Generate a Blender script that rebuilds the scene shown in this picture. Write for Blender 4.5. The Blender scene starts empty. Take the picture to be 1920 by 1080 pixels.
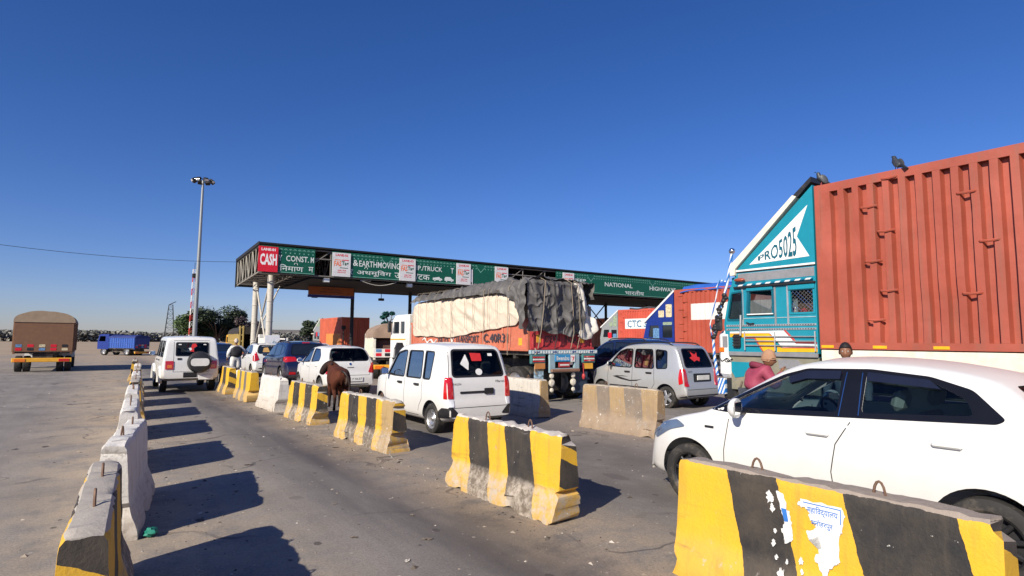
import bpy, bmesh, math, random
from mathutils import Vector, Matrix, noise
from mathutils.bvhtree import BVHTree
random.seed(7)
S = bpy.context.scene
C = S.collection
R = math.radians

# ------------------------------------------------------------------ camera
CAM_H = 1.72
cd = bpy.data.cameras.new('camera'); cam = bpy.data.objects.new('camera', cd); C.objects.link(cam)
cd.sensor_width = 36; cd.lens = 36*1080/1920; cd.clip_start = .05; cd.clip_end = 6000
_yaw, _pitch, _roll = R(35.5), math.atan(98/1080), R(.4)
_F = Vector((math.sin(_yaw)*math.cos(_pitch), math.cos(_yaw)*math.cos(_pitch), math.sin(_pitch)))
_R = Vector((math.cos(_yaw), -math.sin(_yaw), 0)); _U = _R.cross(_F)
_R2 = _R*math.cos(_roll)+_U*math.sin(_roll); _U2 = _U*math.cos(_roll)-_R*math.sin(_roll)
cam.matrix_world = Matrix(((_R2.x,_U2.x,-_F.x,0),(_R2.y,_U2.y,-_F.y,0),(_R2.z,_U2.z,-_F.z,CAM_H),(0,0,0,1)))
S.camera = cam
# ------------------------------------------------------------------ world and sun
SUN_EL, SUN_AZ = R(31), math.atan2(-.925, -.38)          # azimuth from +Y towards +X
w = bpy.data.worlds.new('World'); S.world = w; w.use_nodes = True
nt = w.node_tree; nt.nodes.clear()
wo = nt.nodes.new('ShaderNodeOutputWorld'); bg = nt.nodes.new('ShaderNodeBackground')
sk = nt.nodes.new('ShaderNodeTexSky'); sk.sky_type = 'NISHITA'; sk.sun_disc = False
sk.sun_elevation = SUN_EL; sk.sun_rotation = SUN_AZ % (2*math.pi)
sk.altitude = 300; sk.air_density = 1.0; sk.dust_density = .3; sk.ozone_density = 3.0
bg.inputs['Strength'].default_value = .068
hs = nt.nodes.new('ShaderNodeHueSaturation'); hs.inputs['Saturation'].default_value = 1.25
tn = nt.nodes.new('ShaderNodeMix'); tn.data_type = 'RGBA'; tn.blend_type = 'MULTIPLY'; tn.inputs[0].default_value = 1; tn.inputs[7].default_value = (.86, .87, 1.27, 1)
nt.links.new(sk.outputs[0], hs.inputs['Color']); nt.links.new(hs.outputs[0], tn.inputs[6]); nt.links.new(tn.outputs[2], bg.inputs[0]); nt.links.new(bg.outputs[0], wo.inputs[0])
sl = bpy.data.lights.new('sun', 'SUN'); sl.energy = 5.0; sl.angle = R(.5); sl.color = (1, .915, .77)
so = bpy.data.objects.new('sun', sl); C.objects.link(so)
sd = Vector((math.sin(SUN_AZ)*math.cos(SUN_EL), math.cos(SUN_AZ)*math.cos(SUN_EL), math.sin(SUN_EL)))
so.rotation_euler = sd.to_track_quat('Z', 'Y').to_euler(); so.location = (-20, -10, 30)
S.view_settings.view_transform = 'Standard'; S.view_settings.look = 'None'
S.view_settings.exposure = 0.36; S.view_settings.gamma = 1
S.render.engine = 'CYCLES'

# ------------------------------------------------------------------ materials
MC = {}
def nodes(name):
    m = bpy.data.materials.new(name); m.use_nodes = True
    t = m.node_tree; b = t.nodes['Principled BSDF']
    return m, t, b
def N(t, k, **kw):
    n = t.nodes.new(k)
    for a, v in kw.items():
        if a.startswith('i_'):
            key = a[2:].replace('_', ' ')
            n.inputs[int(key) if key.isdigit() else key].default_value = v
        else: setattr(n, a, v)
    return n
def mixc(t, fac, a, b, mode='MIX'):
    n = t.nodes.new('ShaderNodeMix'); n.data_type = 'RGBA'; n.blend_type = mode
    for sock, v in ((n.inputs[0], fac), (n.inputs[6], a), (n.inputs[7], b)):
        if hasattr(v, 'is_output'): t.links.new(v, sock)
        elif isinstance(v, (int, float)): sock.default_value = v
        else: sock.default_value = (*v[:3], 1)
    return n.outputs[2]
def ramp(t, src, els, interp='LINEAR'):
    n = t.nodes.new('ShaderNodeValToRGB'); cr = n.color_ramp; cr.interpolation = interp
    while len(cr.elements) < len(els): cr.elements.new(1)
    for e, (p, c) in zip(cr.elements, els):
        e.position = p; e.color = (*c[:3], 1) if not isinstance(c, (int, float)) else (c, c, c, 1)
    t.links.new(src, n.inputs[0]); return n.outputs[0]
def noisef(t, vec, scale, detail=4, rough=.6, dist=0):
    n = N(t, 'ShaderNodeTexNoise'); n.inputs['Scale'].default_value = scale
    n.inputs['Detail'].default_value = detail; n.inputs['Roughness'].default_value = rough
    n.inputs['Distortion'].default_value = dist
    t.links.new(vec, n.inputs['Vector']); return n.outputs['Fac']
def mth(t, op, a, b=0.0, clamp=False):
    n = t.nodes.new('ShaderNodeMath'); n.operation = op; n.use_clamp = clamp
    for s, v in ((n.inputs[0], a), (n.inputs[1], b)):
        if hasattr(v, 'is_output'): t.links.new(v, s)
        else: s.default_value = v
    return n.outputs[0]
def bumpn(t, h, strength=.3, dist=.02):
    n = N(t, 'ShaderNodeBump'); n.inputs['Strength'].default_value = strength; n.inputs['Distance'].default_value = dist
    t.links.new(h, n.inputs['Height']); return n.outputs[0]
def pm(name, col, rough=.5, metal=0., var=.12, vs=6, dirt=0., dcol=(.33,.25,.17), ds=3, bump=0., bs=40, coat=0., low=0., emit=0.):
    """painted / worn procedural surface: tone variation, blotches of dust, optional road dust on the lowest half metre"""
    if name in MC: return MC[name]
    m, t, b = nodes(name); MC[name] = m
    tc = N(t, 'ShaderNodeTexCoord').outputs['Object']
    nz = noisef(t, tc, vs, 5)
    c = mixc(t, ramp(t, nz, [(.3, 0.), (.7, 1.)]), [x*(1-var) for x in col], [min(x*(1+var), .92) for x in col])
    if dirt or low:
        d = ramp(t, noisef(t, tc, ds, 7, .7), [(.66-.3*dirt, 0.), (.88-.2*dirt, 1.)])
        if low:
            sp = N(t, 'ShaderNodeSeparateXYZ'); t.links.new(tc, sp.inputs[0])
            lo = mth(t, 'MULTIPLY', ramp(t, sp.outputs[2], [(.18, 1.), (.75, 0.)]), low)
            d = mth(t, 'MAXIMUM', mth(t, 'MULTIPLY', d, dirt), lo)
        else: d = mth(t, 'MULTIPLY', d, min(1, dirt*1.5))
        c = mixc(t, d, c, dcol)
        rr = mth(t, 'ADD', mth(t, 'MULTIPLY', d, .75-rough), rough, True); t.links.new(rr, b.inputs['Roughness'])
    else: b.inputs['Roughness'].default_value = rough
    t.links.new(c, b.inputs['Base Color']); b.inputs['Metallic'].default_value = metal
    if coat: b.inputs['Coat Weight'].default_value = coat; b.inputs['Coat Roughness'].default_value = .05
    if bump: t.links.new(bumpn(t, noisef(t, tc, bs, 6), bump, .01), b.inputs['Normal'])
    if emit: b.inputs['Emission Color'].default_value = (*col, 1); b.inputs['Emission Strength'].default_value = emit
    return m
def glass(name, tint=.3, col=(.75,.9,.95), rough=.02):
    if name in MC: return MC[name]
    m = bpy.data.materials.new(name); m.use_nodes = True; MC[name] = m
    t = m.node_tree; t.nodes.clear()
    o = N(t, 'ShaderNodeOutputMaterial'); mx = N(t, 'ShaderNodeMixShader')
    tr = N(t, 'ShaderNodeBsdfTransparent'); gl = N(t, 'ShaderNodeBsdfGlossy'); gl.inputs['Roughness'].default_value = rough
    fr = N(t, 'ShaderNodeFresnel'); fr.inputs[0].default_value = 1.5
    tr.inputs[0].default_value = (col[0]*tint, col[1]*tint, col[2]*tint, 1)
    t.links.new(mth(t, 'MULTIPLY', fr.outputs[0], .65, True), mx.inputs[0]); t.links.new(tr.outputs[0], mx.inputs[1]); t.links.new(gl.outputs[0], mx.inputs[2])
    t.links.new(mx.outputs[0], o.inputs[0]); return m

# ------------------------------------------------------------------ object helpers
def tag(o, label=None, cat=None, group=None, kind=None):
    for k, v in (('label', label), ('category', cat), ('group', group), ('kind', kind)):
        if v: o[k] = v
    return o
def thing(name, label, cat, loc=(0,0,0), rz=0, group=None):
    o = bpy.data.objects.new(name, None); C.objects.link(o)
    o.empty_display_size = .3; o.location = loc; o.rotation_euler = (0, 0, rz)
    return tag(o, label, cat, group)
def kids(o): return [c for c in bpy.data.objects if c.parent is o]
def dup(o, loc=None, rz=None, label=None, group=None, parent=None):
    c = o.copy(); C.objects.link(c); c.parent = parent
    if loc is not None: c.location = loc
    if rz is not None: c.rotation_euler = (0, 0, rz)
    if label: c['label'] = label
    if group: c['group'] = group
    for k in kids(o): dup(k, parent=c)
    return c
class MB:
    def __init__(s): s.v = []; s.f = []; s.mi = []
    def add(s, vs, fs, mi=0):
        n = len(s.v); s.v += [tuple(v) for v in vs]; s.f += [tuple(i+n for i in f) for f in fs]; s.mi += [mi]*len(fs); return s
    def box(s, x0, x1, y0, y1, z0, z1, c=0., mi=0, M=None):
        if x1 < x0: x0, x1 = x1, x0
        if y1 < y0: y0, y1 = y1, y0
        if z1 < z0: z0, z1 = z1, z0
        lo, hi = (x0, y0, z0), (x1, y1, z1); c = min(c, .45*min(hi[i]-lo[i] for i in range(3)))
        vs, fs = [], []
        if c <= 0:
            vs = [(lo[0] if not i & 1 else hi[0], lo[1] if not i & 2 else hi[1], lo[2] if not i & 4 else hi[2]) for i in range(8)]
            fs = [(0,2,3,1),(4,5,7,6),(0,1,5,4),(2,6,7,3),(0,4,6,2),(1,3,7,5)]
        else:
            idx = {}
            for k in range(8):
                sg = [(k >> i) & 1 for i in range(3)]
                for a in range(3):
                    p = [(hi[i] if sg[i] else lo[i]) + (0 if i == a else (-c if sg[i] else c)) for i in range(3)]
                    idx[(k, a)] = len(vs); vs.append(p)
            for a in range(3):
                b_, d_ = [i for i in range(3) if i != a]
                for sgn in (0, 1):
                    ks = [sgn << a | p << b_ | q << d_ for p, q in ((0,0),(1,0),(1,1),(0,1))]
                    fs.append(tuple(idx[(k, a)] for k in ks))
                for p in (0, 1):
                    for q in (0, 1):
                        k1 = p << b_ | q << d_; k2 = k1 | 1 << a
                        fs.append((idx[(k1, b_)], idx[(k2, b_)], idx[(k2, d_)], idx[(k1, d_)]))
            for k in range(8): fs.append((idx[(k,0)], idx[(k,1)], idx[(k,2)]))
        if M: vs = [M @ Vector(v) for v in vs]
        return s.add(vs, fs, mi)
    def ring(s, c, r, ax, up, n): return [c + r*(math.cos(2*math.pi*i/n)*up + math.sin(2*math.pi*i/n)*ax) for i in range(n)]
    def tube(s, pts, r, n=8, mi=0, caps=True):
        pts = [Vector(p) for p in pts]; m = len(pts); rs = r if isinstance(r, (list, tuple)) else [r]*m
        vs, fs = [], []; u = None
        for i, p in enumerate(pts):
            d = (pts[min(i+1, m-1)] - pts[max(i-1, 0)]).normalized()
            if u is None: u = d.orthogonal().normalized()
            else:
                u = u - d*u.dot(d); u = u.normalized() if u.length > 1e-6 else d.orthogonal().normalized()
            vs += s.ring(p, rs[i], d.cross(u), u, n)
        for i in range(m-1):
            for j in range(n):
                a, b = i*n+j, i*n+(j+1) % n; fs.append((a, b, b+n, a+n))
        if caps: fs.append(tuple(range(n))[::-1]); fs.append(tuple(range((m-1)*n, m*n)))
        return s.add(vs, fs, mi)
    def cyl(s, p0, p1, r, r1=None, n=16, mi=0): return s.tube([p0, p1], [r, r if r1 is None else r1], n, mi)
    def lathe(s, prof, o, ax, n=24, mi=0):
        o, ax = Vector(o), Vector(ax).normalized(); u = ax.orthogonal().normalized(); w_ = ax.cross(u); vs, fs = [], []
        for r, h in prof: vs += s.ring(o + ax*h, max(r, 1e-4), w_, u, n)
        for i in range(len(prof)-1):
            for j in range(n):
                a, b = i*n+j, i*n+(j+1) % n; fs.append((a, b, b+n, a+n))
        return s.add(vs, fs, mi)
    def prism(s, poly, axis, a0, a1, mi=0, M=None):
        n = len(poly)
        def P(p, a): return {'x': (a, p[0], p[1]), 'y': (p[0], a, p[1]), 'z': (p[0], p[1], a)}[axis]
        vs = [P(p, a0) for p in poly] + [P(p, a1) for p in poly]
        fs = [tuple(range(n)), tuple(range(n, 2*n))[::-1]] + [(i, (i+1) % n, (i+1) % n+n, i+n) for i in range(n)]
        if M: vs = [M @ Vector(v) for v in vs]
        return s.add(vs, fs, mi)
    def ball(s, c, r, n=12, mi=0, M=None):
        r = (r, r, r) if isinstance(r, (int, float)) else r; m = max(6, n//2+1); vs, fs = [], []
        for i in range(m+1):
            th = math.pi*i/m
            for j in range(n):
                ph = 2*math.pi*j/n; v = Vector((r[0]*max(math.sin(th), 1e-3)*math.cos(ph), r[1]*max(math.sin(th), 1e-3)*math.sin(ph), r[2]*math.cos(th)))
                vs.append((M @ v if M else v) + Vector(c))
        for i in range(m):
            for j in range(n):
                a, b = i*n+j, i*n+(j+1) % n; fs.append((a, b, b+n, a+n))
        return s.add(vs, fs, mi)
    def grid(s, P, nu, nv, mi=0, close=False):
        n = len(s.v); s.v += [tuple(P(i, j)) for i in range(nu) for j in range(nv)]
        for i in range(nu-1):
            for j in range(nv if close else nv-1):
                s.f.append((n+i*nv+j, n+i*nv+(j+1) % nv, n+(i+1)*nv+(j+1) % nv, n+(i+1)*nv+j)); s.mi.append(mi)
        return s
    def mesh(s, name, mats, off=(0,0,0), smooth=35, recalc=True):
        me = bpy.data.meshes.new(name); o = Vector(off)
        me.from_pydata([Vector(v)-o for v in s.v], [], s.f)
        for m in (mats if isinstance(mats, (list, tuple)) else [mats]): me.materials.append(m)
        me.polygons.foreach_set('material_index', s.mi)
        if recalc:
            bm = bmesh.new(); bm.from_mesh(me); bmesh.ops.recalc_face_normals(bm, faces=bm.faces); bm.to_mesh(me); bm.free()
        if smooth:
            me.polygons.foreach_set('use_smooth', [True]*len(me.polygons)); me.set_sharp_from_angle(angle=R(smooth))
        me.update(); return me
    def build(s, name, mats, parent=None, off=None, smooth=35, recalc=True):
        if off is None: off = (0,0,0)
        elif off == 'p':
            r_ = parent
            while r_.parent: r_ = r_.parent
            off = r_.location
        o = bpy.data.objects.new(name, s.mesh(name, mats, off, smooth, recalc)); C.objects.link(o); o.parent = parent; return o
def evalmesh(o):
    bpy.context.view_layer.update()
    dg = bpy.context.evaluated_depsgraph_get()
    return bpy.data.meshes.new_from_object(o.evaluated_get(dg), depsgraph=dg)
TX = {}
def text_geo(s, bold=0.):
    k = (s, bold)
    if k not in TX:
        c = bpy.data.curves.new('lettering', 'FONT'); c.body = s; c.resolution_u = 2; c.offset = bold
        o = bpy.data.objects.new('lettering', c); C.objects.link(o)
        me = evalmesh(o); bpy.data.objects.remove(o); bpy.data.curves.remove(c)
        vs = [v.co.copy() for v in me.vertices]; fs = [tuple(p.vertices) for p in me.polygons]
        xs = [v.x for v in vs]; ys = [v.y for v in vs]; bpy.data.meshes.remove(me)
        TX[k] = (vs, fs, min(xs), max(xs), min(ys), max(ys))
    return TX[k]
def text(mb, s, o, xd, yd, w_, h_, mi=0, bold=0., fn=None):
    """letters fitted into a w_ x h_ box with lower left corner o"""
    vs, fs, x0, x1, y0, y1 = text_geo(s, bold); o, xd, yd = Vector(o), Vector(xd), Vector(yd)
    out = []
    for v in vs:
        a, b = (v.x-x0)/(x1-x0), (v.y-y0)/(y1-y0)
        if fn: a, b = fn(a, b)
        out.append(o + xd*(a*w_) + yd*(b*h_))
    mb.add(out, fs, mi); return mb
def interp(tab, x):
    if x <= tab[0][0]: return tab[0][1]
    for (a, p), (b, q) in zip(tab, tab[1:]):
        if x <= b: return p + (q-p)*(x-a)/(b-a)
    return tab[-1][1]
def smoothtab(tab, x, h=.06): return (interp(tab, x-h)+2*interp(tab, x)+interp(tab, x+h))/4
def rpoly(p, r, k=4):
    """round the corners of a 2D polygon"""
    out = []; n = len(p)
    for i in range(n):
        a, b, c = Vector(p[i-1]), Vector(p[i]), Vector(p[(i+1) % n])
        r_ = min(r, .45*(a-b).length, .45*(c-b).length); p0 = b+(a-b).normalized()*r_; p1 = b+(c-b).normalized()*r_
        for j in range(k+1):
            t = j/k; q = (1-t)**2*p0 + 2*t*(1-t)*b + t*t*p1; out.append((q.x, q.y))
    return out
def skin(nodes_, edges, sub=2, root=0):
    """grow one continuous surface round a skeleton of (position, radius or (rx, ry)) joints"""
    me = bpy.data.meshes.new('skeleton'); me.from_pydata([n[0] for n in nodes_], edges, [])
    o = bpy.data.objects.new('skeleton', me); C.objects.link(o)
    md = o.modifiers.new('skin', 'SKIN'); md.use_smooth_shade = True
    if not me.skin_vertices: me.skin_vertices.new() if hasattr(me.skin_vertices, 'new') else None
    for i, n in enumerate(nodes_):
        r = n[1]; sv = me.skin_vertices[0].data[i]; sv.radius = r if isinstance(r, (tuple, list)) else (r, r); sv.use_root = i == root
    if sub: sb = o.modifiers.new('sub', 'SUBSURF'); sb.levels = sub; sb.render_levels = sub
    m = evalmesh(o); bpy.data.objects.remove(o); return m
def objm(name, me, mats, parent=None, loc=None):
    me.materials.clear()
    for m in (mats if isinstance(mats, (list, tuple)) else [mats]): me.materials.append(m)
    o = bpy.data.objects.new(name, me); C.objects.link(o); o.parent = parent; me.name = name
    if loc is not None: o.location = loc
    return o
# ------------------------------------------------------------------ shared materials
RUBBER = pm('rubber', (.022,.021,.02), .8, dirt=.5, ds=8, dcol=(.16,.13,.1))
RIM = pm('rim_silver', (.55,.55,.56), .35, .8, dirt=.3)
RIMD = pm('rim_dark', (.05,.05,.055), .35, .6, dirt=.3)
BLACKP = pm('black_plastic', (.018,.018,.02), .45, dirt=.25)
BLACKG = pm('black_gloss', (.008,.008,.01), .12)
SEAM = pm('seam_dark', (.012,.012,.012), .8)
REDL = pm('red_lens', (.5,.01,.012), .12, coat=1)
ORL = pm('orange_lens', (.7,.16,.01), .15, coat=1)
WHL = pm('clear_lens', (.7,.72,.75), .08, coat=1)
PLATE = pm('plate_white', (.75,.75,.72), .4, dirt=.3)
PLATEY = pm('plate_yellow', (.75,.42,.02), .4, dirt=.5)
PLTXT = pm('plate_ink', (.02,.02,.02), .6)
CHROME = pm('chrome', (.75,.75,.75), .12, 1)
TRIM = pm('interior_trim', (.05,.05,.055), .8)
DARKG = pm('dark_window', (.012,.017,.024), .05, coat=1)
HEADL = pm('headlamp_glass', (.1,.14,.22), .06, coat=1)
CLEAR = glass('car_glass', .5); TINT = glass('tinted_glass', .3, (.8,.92,1)); SWG = glass('side_glass', .5, (.7,.92,1))
PAPER = pm('paper_white', (.75,.75,.73), .7)
REDST = pm('red_sticker', (.6,.03,.03), .5)

def lerp(a, b, t): return a+(b-a)*t
def chaikin(p, it=2):
    for _ in range(it):
        q = [p[0]]
        for a, b in zip(p, p[1:]):
            q += [(a[0]*.75+b[0]*.25, a[1]*.75+b[1]*.25), (a[0]*.25+b[0]*.75, a[1]*.25+b[1]*.75)]
        p = q+[p[-1]]
    return p
def resample(p, n):
    d = [0]
    for a, b in zip(p, p[1:]): d.append(d[-1]+math.hypot(b[0]-a[0], b[1]-a[1]))
    out = []
    for i in range(n):
        t = d[-1]*i/(n-1); j = max(k for k in range(len(d)-1) if d[k] <= t+1e-9)
        u = (t-d[j])/max(d[j+1]-d[j], 1e-9); out.append((lerp(p[j][0], p[j+1][0], u), lerp(p[j][1], p[j+1][1], u)))
    return out
def round3(pts, rs, k=3):
    out = []
    for i, p in enumerate(pts):
        if rs[i] == 0 or i in (0, len(pts)-1): out.append(p); continue
        a, b, c = Vector(pts[i-1]), Vector(p), Vector(pts[i+1])
        r = min(rs[i], .48*(a-b).length, .48*(c-b).length)
        p0 = b+(a-b).normalized()*r if (a-b).length > 1e-6 else b; p1 = b+(c-b).normalized()*r if (c-b).length > 1e-6 else b
        for j in range(k+1):
            t = j/k; q = (1-t)**2*p0+2*t*(1-t)*b+t*t*p1; out.append((q.x, q.y))
    return out
def car_section(sp, y, zt, inset=0.):
    W = sp['W']/2; w_ = W*smoothtab(sp['plan'], y); zb = smoothtab(sp['bot'], y); zs0 = smoothtab(sp['belt'], y)
    Ht = sp['H']; zs = min(zs0, zt-.035); rw0 = sp['roofw']/2*min(1, w_/W*1.02)
    ws = w_*.965; t = max(0, min(1, (zt-zs0)/max(Ht-zs0, .01))); rw = lerp(ws*.955, rw0, t)
    if zt < zs0+.03: rw = min(rw, ws*.94)
    zm = zb+.6*(zs-zb); crown = sp.get('crown', .04)*(.4+.6*t)
    if inset:
        w_ -= inset; ws -= inset; rw -= inset; zt -= inset*.8; zb = .34; zm = .5; zs = min(zs, zt-.03)
    rr = sp.get('rr', .1)
    pts = [(0, zb), (w_*.86, zb), (w_*.985, zb+.12*max(.1, zs-zb)), (w_, zm), (ws, zs), (max(rw, .05), zt-crown), (0, zt)]
    return round3(pts, [0, .06, .08, .15, sp.get('rs', .05), rr, 0])
def car_loft(sp, y0=None, y1=None, inset=0., n=72):
    tp = list(sp['top'])
    while tp[1][0] < .004: tp.pop(0)
    while tp[-2][0] > sp['L']-.004: tp.pop()
    top = chaikin(tp, 2)
    if inset:
        ys = [lerp(y0, y1, i/29) for i in range(30)]; st = [(y, interp(top, y)) for y in ys]
    else: st = resample(top, n)
    mb = MB(); rings = []
    for y, z in st:
        h = car_section(sp, y, z, inset); full = [(x, zz) for x, zz in h]+[(-x, zz) for x, zz in reversed(h[1:-1])]
        rings.append([(x, y, zz) for x, zz in full])
    k = len(rings[0])
    for r in rings: mb.v += r
    for i in range(len(rings)-1):
        for j in range(k):
            a, b = i*k+j, i*k+(j+1) % k; mb.f.append((a, b, b+k, a+k)); mb.mi.append(0)
    mb.f.append(tuple(range(k))); mb.f.append(tuple(range((len(rings)-1)*k, len(rings)*k))); mb.mi += [0, 0]
    return mb
def patch(mb, bvh, poly, plane, sign=1, off=.003, depth=0., step=.07, mi=0):
    """lay a flat outline onto a curved body along one axis"""
    bm = bmesh.new(); vs = [bm.verts.new((p[0], p[1], 0)) for p in poly]
    try: bm.faces.new(vs)
    except ValueError: bm.free(); return mb
    for ax in (0, 1):
        lo, hi = min(p[ax] for p in poly), max(p[ax] for p in poly); n = int((hi-lo)/step)
        for i in range(1, n+1):
            co = [0, 0, 0]; no = [0, 0, 0]; co[ax] = lo+(hi-lo)*i/(n+1); no[ax] = 1
            bmesh.ops.bisect_plane(bm, geom=bm.verts[:]+bm.edges[:]+bm.faces[:], plane_co=co, plane_no=no, dist=1e-5)
    bmesh.ops.triangulate(bm, faces=[f for f in bm.faces if len(f.verts) > 4])
    pos = {}
    for v in bm.verts:
        a, b = v.co.x, v.co.y
        if plane == 'x': o, d = Vector((sign*6, a, b)), Vector((-sign, 0, 0))
        elif plane == 'y': o, d = Vector((a, sign*9+2, b)), Vector((0, -sign, 0))
        else: o, d = Vector((a, b, 6)), Vector((0, 0, -1))
        h = bvh.ray_cast(o, d)
        if h[0] is None: continue
        nn = h[1] if h[1].dot(d) < 0 else -h[1]; pos[v] = (h[0]+nn*off, nn)
    idx = {}; base = len(mb.v); out = []; fs = []
    for v, (p, nn) in pos.items(): idx[v] = len(out); out.append(p)
    good = lambda f: all(v in idx for v in f.verts) and max((pos[e.verts[0]][0]-pos[e.verts[1]][0]).length-2.2*e.calc_length() for e in f.edges) < .03
    for f in bm.faces:
        if good(f): fs.append(tuple(idx[v] for v in f.verts))
    if depth:
        for e in bm.edges:
            lf = [f for f in e.link_faces if good(f)]
            if len(lf) == 1:
                a, b = e.verts; pa, na = pos[a]; pb, nb = pos[b]; k = len(out)
                out += [pa-na*(depth+off), pb-nb*(depth+off)]; fs.append((idx[a], idx[b], k+1, k))
    bm.free(); mb.add(out, fs, mi); return mb
def strip(mb, bvh, pts, wd, plane, sign=1, off=.0012, mi=0, closed=False):
    pts = [Vector(p) for p in pts]
    if closed: pts = pts+[pts[0]]
    fine = []
    for a, b in zip(pts, pts[1:]):
        n = max(1, int((b-a).length/.06)); fine += [a.lerp(b, i/n) for i in range(n)]
    fine.append(pts[-1]); L_, R_ = [], []
    for i, p in enumerate(fine):
        d = (fine[min(i+1, len(fine)-1)]-fine[max(i-1, 0)]); d = d.normalized() if d.length > 1e-6 else Vector((1, 0)); nn = Vector((-d.y, d.x))*wd/2
        for lst, q in ((L_, p+nn), (R_, p-nn)):
            if plane == 'x': o, dr = Vector((sign*6, q.x, q.y)), Vector((-sign, 0, 0))
            elif plane == 'y': o, dr = Vector((q.x, sign*9+2, q.y)), Vector((0, -sign, 0))
            else: o, dr = Vector((q.x, q.y, 6)), Vector((0, 0, -1))
            h = bvh.ray_cast(o, dr); lst.append(None if h[0] is None else h[0]+(h[1] if h[1].dot(dr) < 0 else -h[1])*off)
    for i in range(len(fine)-1):
        q = (L_[i], L_[i+1], R_[i+1], R_[i])
        if all(x is not None for x in q): mb.add(q, [(0, 1, 2, 3)], mi)
    return mb
WHEELS = {}
def wheel_geo(r, wd, style):
    k = (r, wd, style)
    if k in WHEELS: return WHEELS[k]
    t = MB(); ri = r*.66
    t.lathe([(ri, -wd*.42), (ri+.02, -wd*.5), (r*.9, -wd*.5), (r*.975, -wd*.42), (r, -wd*.28), (r, wd*.28), (r*.975, wd*.42), (r*.9, wd*.5), (ri+.02, wd*.5), (ri, wd*.42)], (0,0,0), (1,0,0), 36)
    for q in range(3): t.lathe([(r*1.003, -wd*.22+q*wd*.2), (r*1.003, -wd*.18+q*wd*.2)], (0,0,0), (1,0,0), 36)
    m = MB(); o = .42*wd
    m.lathe([(ri+.005, -o), (ri-.012, -o+.02), (ri-.012, o-.02), (ri+.005, o)], (0,0,0), (1,0,0), 36)
    for s_ in (1, -1):
        if style == 'steel':
            m.lathe([(ri-.012, s_*(o-.03)), (ri*.86, s_*(o-.06)), (ri*.62, s_*(o-.01)), (ri*.34, s_*(o-.035)), (ri*.2, s_*(o+.0)), (0, s_*(o+.0))], (0,0,0), (1,0,0), 30)
            for q in range(8):
                a = 2*math.pi*q/8; c = Vector((s_*(o-.028), math.cos(a)*ri*.72, math.sin(a)*ri*.72)); m.ball(c, (.012, ri*.085, ri*.085), 8, 1)
        elif style == 'truck':
            m.lathe([(ri-.01, s_*(o-.02)), (ri*.8, s_*(o-.12)), (ri*.5, s_*(o-.14)), (ri*.42, s_*(o-.02)), (0, s_*(o-.01))], (0,0,0), (1,0,0), 30)
            for q in range(8):
                a = 2*math.pi*q/8; m.cyl((s_*(o-.14), math.cos(a)*ri*.6, math.sin(a)*ri*.6), (s_*(o-.1), math.cos(a)*ri*.6, math.sin(a)*ri*.6), .018, n=6)
        else:
            ns = 10 if style == 'multi' else 5
            m.lathe([(ri-.012, s_*(o-.09)), (.02, s_*(o-.1))], (0,0,0), (1,0,0), 30, 1)
            m.lathe([(.075, s_*(o-.06)), (.065, s_*(o-.012)), (0, s_*(o-.008))], (0,0,0), (1,0,0), 20)
            for q in range(ns):
                M = Matrix.Rotation(2*math.pi*q/ns, 4, 'X'); wq = .018 if ns == 10 else .032
                m.box(s_*(o-.05), s_*(o-.015), -wq, wq, .05, ri-.008, .008, 0, M)
    WHEELS[k] = (t.mesh('wheel', RUBBER), m.mesh('rim', [RIMD if style == 'multi' else RIM, BLACKP])); return WHEELS[k]
def add_wheel(parent, x, y, r, wd, style):
    tm, rm = wheel_geo(r, wd, style)
    o = bpy.data.objects.new('wheel', tm); C.objects.link(o); o.parent = parent; o.location = (x, y, r-.012); o.rotation_euler = (random.random()*6, 0, 0)
    q = bpy.data.objects.new('rim', rm); C.objects.link(q); q.parent = o; return o
def boolean(o, cut):
    md = o.modifiers.new('cut', 'BOOLEAN'); md.operation = 'DIFFERENCE'; md.object = cut; md.solver = 'EXACT'; md.use_self = True
    me = evalmesh(o); old = o.data; o.modifiers.clear(); o.data = me; bpy.data.meshes.remove(old); bpy.data.objects.remove(cut)
def seat_mesh(w_=.5, bench=False):
    mb = MB(); h = .24 if not bench else .62
    mb.box(-h, h, -.02, .48, .0, .16, .05); M = Matrix.Translation((0, .0, .12)) @ Matrix.Rotation(R(14), 4, 'X')
    mb.box(-h*.98, h*.98, -.08, .05, 0, .56, .05, 0, M)
    for x in ((0,) if not bench else (-.36, .36)):
        MM = M @ Matrix.Translation((x, 0, .6)); mb.box(-.11, .11, -.07, .03, .02, .2, .04, 0, MM)
    return mb
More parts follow.
